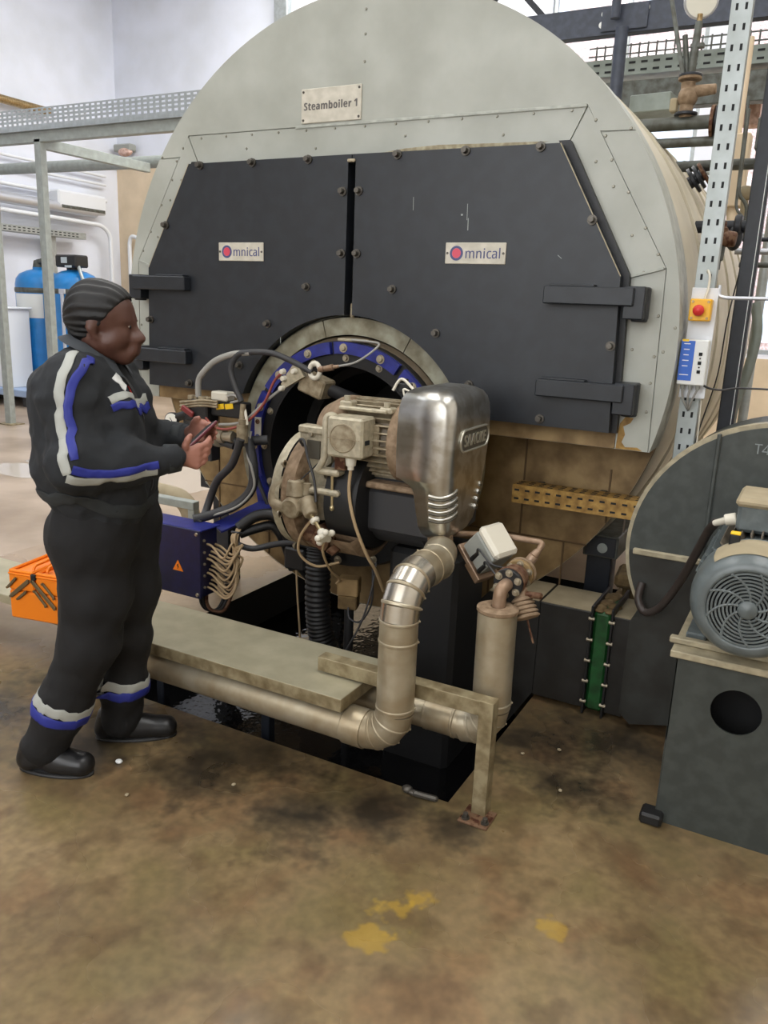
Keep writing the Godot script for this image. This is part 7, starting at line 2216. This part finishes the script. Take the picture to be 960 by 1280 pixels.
	obj("lower_union", v3, M["pipe_dark"], tv)
	var v4 := MB.new()
	v4.cyl(Vector3(1.40, 1.99, -0.8), Vector3(1.43, 1.99, -0.8), 0.05, -1, 20, 0.006)
	v4.cyl(Vector3(1.43, 1.99, -0.8), Vector3(1.50, 1.99, -0.8), 0.026, -1, 14)
	v4.ell(Vector3(1.405, 1.95, -0.8), Vector3(0.035, 0.06, 0.035))
	v4.cyl(Vector3(1.40, 1.99, -0.8), Vector3(1.24, 1.99, -0.8), 0.026, -1, 14)
	obj("black_valve", v4, M["steel_dark"], null, "black round valve between the rust-brown tee and the dark blue post", "valve")
	var sb := MB.new()
	sb.box(Vector3(1.255, 2.36, -1.75), Vector3(0.135, 0.36, 0.11), 0.006)
	sb.cyl(Vector3(1.27, 2.2, -1.75), Vector3(1.29, 2.05, -1.72), 0.03, 0.025, 14)
	sb.cyl(Vector3(1.25, 2.52, -1.75), Vector3(1.25, 3.0, -1.75), 0.02, -1, 10)
	obj("level_chamber", sb, M["wall_cream"], null, "beige box-shaped level chamber hanging right of the strut", "chamber")
	var sp := MB.new()
	sp.ell(Vector3(1.365, 2.205, -1.4), Vector3(0.042, 0.036, 0.042), Basis.IDENTITY, 20, 14)
	sp.cyl(Vector3(1.365, 2.17, -1.4), Vector3(1.37, 2.10, -1.4), 0.018, -1, 12)
	obj("float_bulb", sp, M["dusty"], null, "dusty round bulb on a short neck left of the dark blue post", "bulb")
	var jb := MB.new()
	jb.box(Vector3(1.43, 2.44, -1.25), Vector3(0.075, 0.14, 0.07), 0.006)
	jb.box(Vector3(1.44, 2.3, -1.25), Vector3(0.05, 0.13, 0.06), 0.006)
	obj("junction_box", jb, M["pipe_dark"], null, "dark stacked junction boxes beside the upper part of the dark blue post", "junction box")
	# building across the yard
	var h := thing("neighbour_building", Vector3(1.5, 0, -18), "pale pinkish brick building outside the tall windows", "building")
	var wm := MB.new()
	wm.box(Vector3(1.0, 5.5, -18.0), Vector3(26.0, 11.0, 3.0), 0.02)
	obj("brick_wall", wm, M["brick_pink"], h)
	for i in 7:
		for j in 3:
			var wn := MB.new()
			wn.box(Vector3(-8.0 + i * 3.0, 2.0 + j * 3.2, -16.48), Vector3(1.3, 1.7, 0.08), 0.01)
			var wi := obj("window", wn, M["white_paint"], h)
			for q in [-0.31, 0.31]:
				var pn := MB.new()
				pn.box(Vector3(-8.0 + i * 3.0 + q, 2.0 + j * 3.2, -16.43), Vector3(0.52, 1.5, 0.03))
				obj("pane", pn, M["glass_dark"], wi)
	var yd := MB.new()
	yd.box(Vector3(0, -0.3, -14.0), Vector3(40, 0.6, 11.2))
	struct("ground_yard", yd, M["wall_plain"])

# ------------------------------------------------------------------ helpers
var taken := {}

class MB:
	var v := PackedVector3Array()
	var n := PackedVector3Array()
	var uv := PackedVector2Array()
	var ix := PackedInt32Array()
	var col := PackedColorArray()
	func p(a: Vector3, m: Vector3, u := Vector2.ZERO) -> int:
		v.append(a); n.append(m); uv.append(u)
		return v.size() - 1
	func t(i: int, j: int, k: int) -> void:
		var f := (v[j] - v[i]).cross(v[k] - v[i])
		if f.dot(n[i] + n[j] + n[k]) > 0.0:
			ix.append(i); ix.append(k); ix.append(j)
		else:
			ix.append(i); ix.append(j); ix.append(k)
	func quad(a: Vector3, b: Vector3, c: Vector3, d: Vector3, m: Vector3, us := 1.0) -> void:
		var w := (b - a).length() * us
		var h := (d - a).length() * us
		var i := p(a, m, Vector2(0, h)); p(b, m, Vector2(w, h)); p(c, m, Vector2(w, 0)); p(d, m, Vector2(0, 0))
		t(i, i + 1, i + 2); t(i, i + 2, i + 3)
	func tri(a: Vector3, b: Vector3, c: Vector3, m: Vector3) -> void:
		var i := p(a, m); p(b, m); p(c, m)
		t(i, i + 1, i + 2)
	func box(c: Vector3, s: Vector3, bev := 0.0, b := Basis.IDENTITY) -> void:
		var h := s * 0.5
		bev = minf(bev, minf(h.x, minf(h.y, h.z)) * 0.9)
		for ax in 3:
			var a1 := (ax + 1) % 3
			var a2 := (ax + 2) % 3
			for sg in [-1.0, 1.0]:
				var q := []
				for cc in [[-1, -1], [1, -1], [1, 1], [-1, 1]]:
					var x := Vector3.ZERO
					x[ax] = sg * h[ax]
					x[a1] = cc[0] * (h[a1] - bev)
					x[a2] = cc[1] * (h[a2] - bev)
					q.append(c + b * x)
				var m := Vector3.ZERO
				m[ax] = sg
				quad(q[0], q[1], q[2], q[3], (b * m).normalized())
			if bev > 0.0:
				for s1 in [-1.0, 1.0]:
					for s2 in [-1.0, 1.0]:
						var q2 := []
						for e in [[-1.0, 0], [1.0, 0], [1.0, 1], [-1.0, 1]]:
							var x2 := Vector3.ZERO
							x2[ax] = e[0] * (h[ax] - bev)
							x2[a1] = s1 * (h[a1] - (bev if e[1] == 1 else 0.0))
							x2[a2] = s2 * (h[a2] - (0.0 if e[1] == 1 else bev))
							q2.append(c + b * x2)
						var m2 := Vector3.ZERO
						m2[a1] = s1; m2[a2] = s2
						quad(q2[0], q2[1], q2[2], q2[3], (b * m2).normalized())
		if bev > 0.0:
			for sx in [-1.0, 1.0]:
				for sy in [-1.0, 1.0]:
					for sz in [-1.0, 1.0]:
						var g := Vector3(sx, sy, sz)
						tri(c + b * (g * Vector3(h.x, h.y - bev, h.z - bev)), c + b * (g * Vector3(h.x - bev, h.y, h.z - bev)), c + b * (g * Vector3(h.x - bev, h.y - bev, h.z)), (b * g).normalized())
	func bar(a: Vector3, c: Vector3, w: float, h: float, up := Vector3.UP, bev := 0.0) -> void:
		var z := (c - a).normalized()
		var x := up.cross(z).normalized()
		box((a + c) * 0.5, Vector3(w, h, (c - a).length()), bev, Basis(x, z.cross(x), z))
	func lathe(o: Vector3, axis: Vector3, prof: Array, seg := 24, smooth := false, a0 := 0.0, a1 := TAU, ref := Vector3.ZERO) -> void:
		var z := axis.normalized()
		var x := ref
		if x == Vector3.ZERO:
			x = Vector3.UP if absf(z.y) < 0.9 else Vector3.RIGHT
		x = (x - z * x.dot(z)).normalized()
		var y := z.cross(x)
		var pn := []
		for i in prof.size() - 1:
			var d: Vector2 = prof[i + 1] - prof[i]
			pn.append(Vector2(d.y, -d.x).normalized())
		# orient profile normals outward: flip if the area of the profile runs the other way
		var area := 0.0
		for i in prof.size() - 1:
			area += (prof[i].x * prof[i + 1].y - prof[i + 1].x * prof[i].y)
		var fl := 1.0 if area >= 0.0 else -1.0
		for i in prof.size() - 1:
			if prof[i].is_equal_approx(prof[i + 1]): continue
			var n0: Vector2 = pn[i] * fl
			var n1: Vector2 = n0
			if smooth:
				if i > 0: n0 = (pn[i] + pn[i - 1]).normalized() * fl
				if i < pn.size() - 1: n1 = (pn[i] + pn[i + 1]).normalized() * fl
			var base := v.size()
			for k in seg + 1:
				var a := a0 + (a1 - a0) * k / seg
				var r := x * cos(a) + y * sin(a)
				p(o + r * prof[i].x + z * prof[i].y, r * n0.x + z * n0.y, Vector2(float(k) / seg, prof[i].y))
				p(o + r * prof[i + 1].x + z * prof[i + 1].y, r * n1.x + z * n1.y, Vector2(float(k) / seg, prof[i + 1].y))
			for k in seg:
				var q := base + k * 2
				if prof[i].x > 1e-6: t(q, q + 1, q + 2)
				if prof[i + 1].x > 1e-6: t(q + 1, q + 3, q + 2)
	func cyl(a: Vector3, b: Vector3, r0: float, r1 := -1.0, seg := 16, bev := 0.0) -> void:
		if r1 < 0.0: r1 = r0
		var l := (b - a).length()
		var pr := [Vector2(0, 0), Vector2(maxf(r0 - bev, 0), 0)]
		if bev > 0.0: pr.append_array([Vector2(r0, bev), Vector2(r1, l - bev)])
		else: pr.append(Vector2(r1, l))
		if bev > 0.0: pr.append(Vector2(r1 - bev, l))
		pr.append(Vector2(0, l))
		lathe(a, b - a, pr, seg)
	func tube(pts: Array, r: float, seg := 8, taper := 1.0, radii := []) -> void:
		var m := pts.size()
		var fr := Vector3.ZERO
		var base := v.size()
		for i in m:
			var d: Vector3 = (pts[mini(i + 1, m - 1)] - pts[maxi(i - 1, 0)]).normalized()
			if fr == Vector3.ZERO:
				fr = d.cross(Vector3.UP if absf(d.y) < 0.9 else Vector3.RIGHT).normalized()
			fr = (fr - d * fr.dot(d)).normalized()
			var g := d.cross(fr)
			var rr: float = radii[i] if radii.size() == m else r * lerpf(1.0, taper, float(i) / maxi(m - 1, 1))
			var slope := 0.0
			if radii.size() == m:
				slope = (radii[mini(i + 1, m - 1)] - radii[maxi(i - 1, 0)]) / maxf((pts[mini(i + 1, m - 1)] - pts[maxi(i - 1, 0)]).length(), 1e-5)
			for k in seg + 1:
				var a := TAU * k / seg
				var o := fr * cos(a) + g * sin(a)
				p(pts[i] + o * rr, (o - d * slope).normalized(), Vector2(float(k) / seg, i))
		for i in m - 1:
			for k in seg:
				var q := base + i * (seg + 1) + k
				t(q, q + 1, q + seg + 1); t(q + 1, q + seg + 2, q + seg + 1)
		for e in [0, m - 1]:
			var d2: Vector3 = (pts[1] - pts[0]).normalized() * -1.0 if e == 0 else (pts[m - 1] - pts[m - 2]).normalized()
			var c := p(pts[e], d2)
			var f := v.size()
			for k in seg + 1:
				p(v[base + e * (seg + 1) + k], d2)
			for k in seg:
				t(c, f + k, f + k + 1)
	func prism(poly: Array, o: Vector3, b: Basis, d: float) -> void:
		var pl := PackedVector2Array(poly)
		var tr := Geometry2D.triangulate_polygon(pl)
		for e in 2:
			var m := b.z * (1.0 if e == 1 else -1.0) * signf(d)
			var base := v.size()
			for q in pl:
				p(o + b.x * q.x + b.y * q.y + b.z * (d * e), m.normalized(), q)
			for k in range(0, tr.size(), 3):
				t(base + tr[k], base + tr[k + 1], base + tr[k + 2])
		var ar := 0.0
		for i in pl.size():
			ar += pl[i].cross(pl[(i + 1) % pl.size()])
		for i in pl.size():
			var q0 := pl[i]
			var q1 := pl[(i + 1) % pl.size()]
			var e2 := (q1 - q0).normalized() * signf(ar)
			quad(o + b.x * q0.x + b.y * q0.y, o + b.x * q1.x + b.y * q1.y, o + b.x * q1.x + b.y * q1.y + b.z * d, o + b.x * q0.x + b.y * q0.y + b.z * d, (b.x * e2.y - b.y * e2.x).normalized())
	func ring(o: Vector3, b: Basis, r0: float, r1: float, h0: float, h1: float, a0 := 0.0, a1 := TAU, seg := 48) -> void:
		# annular sector in the plane b.x, b.y, thick along b.z
		lathe(o, b.z, [Vector2(r1, h0), Vector2(r1, h1)], seg, false, a0, a1, b.x)
		lathe(o, b.z, [Vector2(r1, h1), Vector2(r0, h1)], seg, false, a0, a1, b.x)
		lathe(o, b.z, [Vector2(r0, h0), Vector2(r0, h1)], seg, false, a0, a1, b.x)
		lathe(o, b.z, [Vector2(r0, h0), Vector2(r1, h0)], seg, false, a0, a1, b.x)
		if a1 - a0 < TAU - 0.001:
			for e in [a0, a1]:
				var r := b.x * cos(e) + b.y * sin(e)
				var m: Vector3 = (b.x * sin(e) - b.y * cos(e)) * (1.0 if e == a0 else -1.0)
				quad(o + r * r0 + b.z * h0, o + r * r1 + b.z * h0, o + r * r1 + b.z * h1, o + r * r0 + b.z * h1, m)
	func ell(c: Vector3, rad: Vector3, b := Basis.IDENTITY, seg := 16, rings := 10) -> void:
		var base := v.size()
		for i in rings + 1:
			var th := PI * i / rings
			for k in seg + 1:
				var ph := TAU * k / seg
				var d := Vector3(sin(th) * cos(ph), cos(th), sin(th) * sin(ph))
				p(c + b * (d * rad), (b * (d / rad)).normalized(), Vector2(float(k) / seg, float(i) / rings))
		for i in rings:
			for k in seg:
				var q := base + i * (seg + 1) + k
				if i > 0: t(q, q + 1, q + seg + 1)
				if i < rings - 1: t(q + 1, q + seg + 2, q + seg + 1)
	func bolt(c: Vector3, d: Vector3, r: float, h: float, washer := true) -> void:
		var z := d.normalized()
		if washer: cyl(c, c + z * h * 0.25, r * 1.5, -1.0, 12)
		cyl(c, c + z * h, r, -1.0, 6, r * 0.12)
	func grid(rows: Array, closed := false) -> void:
		# rows of equal length become a smooth surface
		var m: int = rows.size()
		var w: int = rows[0].size()
		var base := v.size()
		for i in m:
			for k in w:
				var du: Vector3 = rows[i][(k + 1) % w if closed else mini(k + 1, w - 1)] - rows[i][(k - 1 + w) % w if closed else maxi(k - 1, 0)]
				var dv: Vector3 = rows[mini(i + 1, m - 1)][k] - rows[maxi(i - 1, 0)][k]
				p(rows[i][k], du.cross(dv).normalized(), Vector2(float(k) / w, float(i) / m))
		for i in m - 1:
			for k in (w if closed else w - 1):
				var k2 := (k + 1) % w
				t(base + i * w + k, base + i * w + k2, base + (i + 1) * w + k)
				t(base + i * w + k2, base + (i + 1) * w + k2, base + (i + 1) * w + k)
	func mesh() -> ArrayMesh:
		var arr := []
		arr.resize(Mesh.ARRAY_MAX)
		arr[Mesh.ARRAY_VERTEX] = v
		arr[Mesh.ARRAY_NORMAL] = n
		arr[Mesh.ARRAY_TEX_UV] = uv
		arr[Mesh.ARRAY_INDEX] = ix
		if col.size() == v.size(): arr[Mesh.ARRAY_COLOR] = col
		var am := ArrayMesh.new()
		am.add_surface_from_arrays(Mesh.PRIMITIVE_TRIANGLES, arr)
		return am

func spline(pts: Array, sub := 6) -> Array:
	var out := []
	var m := pts.size()
	for i in m - 1:
		var p0: Vector3 = pts[maxi(i - 1, 0)]
		var p1: Vector3 = pts[i]
		var p2: Vector3 = pts[i + 1]
		var p3: Vector3 = pts[mini(i + 2, m - 1)]
		for k in sub:
			out.append(p1.cubic_interpolate(p2, p0, p3, float(k) / sub))
	out.append(pts[m - 1])
	return out

func elbow(pts: Array, rad: float, sub := 6) -> Array:
	# polyline with rounded corners
	var out := [pts[0]]
	for i in range(1, pts.size() - 1):
		var a: Vector3 = (pts[i - 1] - pts[i])
		var c: Vector3 = (pts[i + 1] - pts[i])
		var r := minf(rad, minf(a.length(), c.length()) * 0.49)
		var s: Vector3 = pts[i] + a.normalized() * r
		var e: Vector3 = pts[i] + c.normalized() * r
		for k in sub + 1:
			var u := float(k) / sub
			out.append(s.lerp(pts[i], u).lerp(pts[i].lerp(e, u), u))
	out.append(pts[-1])
	return out

func numbered(parent: Node, called: String) -> String:
	var key := str(parent.get_instance_id()) + "/" + called
	var k: int = taken.get(key, 0)
	taken[key] = k + 1
	return called if k == 0 else "%s_%03d" % [called, k]

func gpos(o: Node) -> Vector3:
	var s := Vector3.ZERO
	while o != null and o != self:
		s += o.position
		o = o.get_parent()
	return s

func tag(o: Node, label: String, category := "", group := "", kind := "") -> Node:
	if label: o.set_meta("label", label)
	if category: o.set_meta("category", category)
	if group: o.set_meta("group", group)
	if kind: o.set_meta("kind", kind)
	return o

func thing(called: String, at: Vector3, label: String, category: String, group := "") -> Node3D:
	var o := Node3D.new()
	o.name = numbered(self, called)
	o.position = at
	add_child(o)
	tag(o, label, category, group)
	return o

func part(called: String, m: Mesh, mat: Material, parent: Node, at := Vector3.INF) -> MeshInstance3D:
	# a mesh modelled in world coordinates (or, with «at», around its own origin) under its parent
	var o := MeshInstance3D.new()
	o.name = numbered(parent, called)
	o.mesh = m
	o.material_override = mat
	o.position = -gpos(parent) + (Vector3.ZERO if at == Vector3.INF else at)
	parent.add_child(o)
	return o

func obj(called: String, b: MB, mat: Material, parent: Node = null, label := "", category := "", group := "", kind := "") -> MeshInstance3D:
	if parent != null and parent != self:
		var q := part(called, b.mesh(), mat, parent)
		tag(q, label, "", "", kind)
		return q
	var lo := b.v[0]
	var hi := b.v[0]
	for x in b.v:
		lo = lo.min(x); hi = hi.max(x)
	var base := Vector3((lo.x + hi.x) * 0.5, lo.y, (lo.z + hi.z) * 0.5)
	for i in b.v.size(): b.v[i] -= base
	var o := MeshInstance3D.new()
	o.name = numbered(self, called)
	o.mesh = b.mesh()
	o.material_override = mat
	o.position = base
	add_child(o)
	tag(o, label, category, group, kind)
	return o

func struct(called: String, b: MB, mat: Material) -> MeshInstance3D:
	return obj(called, b, mat, self, "", "", "", "structure")

func lettering(txt: String, height: float, o: Vector3, right: Vector3, up: Vector3, mat: Material, parent: Node, bold := true, called := "lettering", depth := 0.002, fname := "Droid Sans") -> MeshInstance3D:
	var tm := TextMesh.new()
	var f := SystemFont.new()
	f.font_names = PackedStringArray([fname])
	f.font_weight = 700 if bold else 400
	tm.font = f
	tm.font_size = 64
	tm.text = txt
	tm.depth = depth
	tm.pixel_size = height / 46.0
	tm.curve_step = 2.0
	var q := part(called, tm, mat, parent)
	q.transform = Transform3D(Basis(right.normalized(), up.normalized(), right.cross(up).normalized()), o - gpos(parent))
	return q

func noise_tex(freq: float, lo: Color, hi: Color, octaves := 4, p0 := 0.3, p1 := 0.7, kind := FastNoiseLite.TYPE_SIMPLEX_SMOOTH, sd := 1, size := 512) -> NoiseTexture2D:
	var nz := FastNoiseLite.new()
	nz.seed = sd
	nz.noise_type = kind
	nz.frequency = freq
	nz.fractal_octaves = octaves
	var g := Gradient.new()
	g.offsets = PackedFloat32Array([p0, p1])
	g.colors = PackedColorArray([lo, hi])
	var tx := NoiseTexture2D.new()
	tx.width = size; tx.height = size
	tx.seamless = true
	tx.noise = nz
	tx.color_ramp = g
	return tx

func mat(key: String, c: Color, rough := 0.6, metal := 0.0, tex: Texture2D = null, scale := 1.0, rtex: Texture2D = null) -> StandardMaterial3D:
	var m := StandardMaterial3D.new()
	m.resource_name = key
	m.albedo_color = c
	m.roughness = rough
	m.metallic = metal
	if tex:
		m.albedo_texture = tex
		m.uv1_triplanar = true
		m.uv1_scale = Vector3.ONE * scale
	if rtex:
		m.roughness_texture = rtex
		m.uv1_triplanar = true
		m.uv1_scale = Vector3.ONE * scale
	M[key] = m
	return m

func rgb(r: int, g: int, b: int) -> Color:
	return Color8(r, g, b)
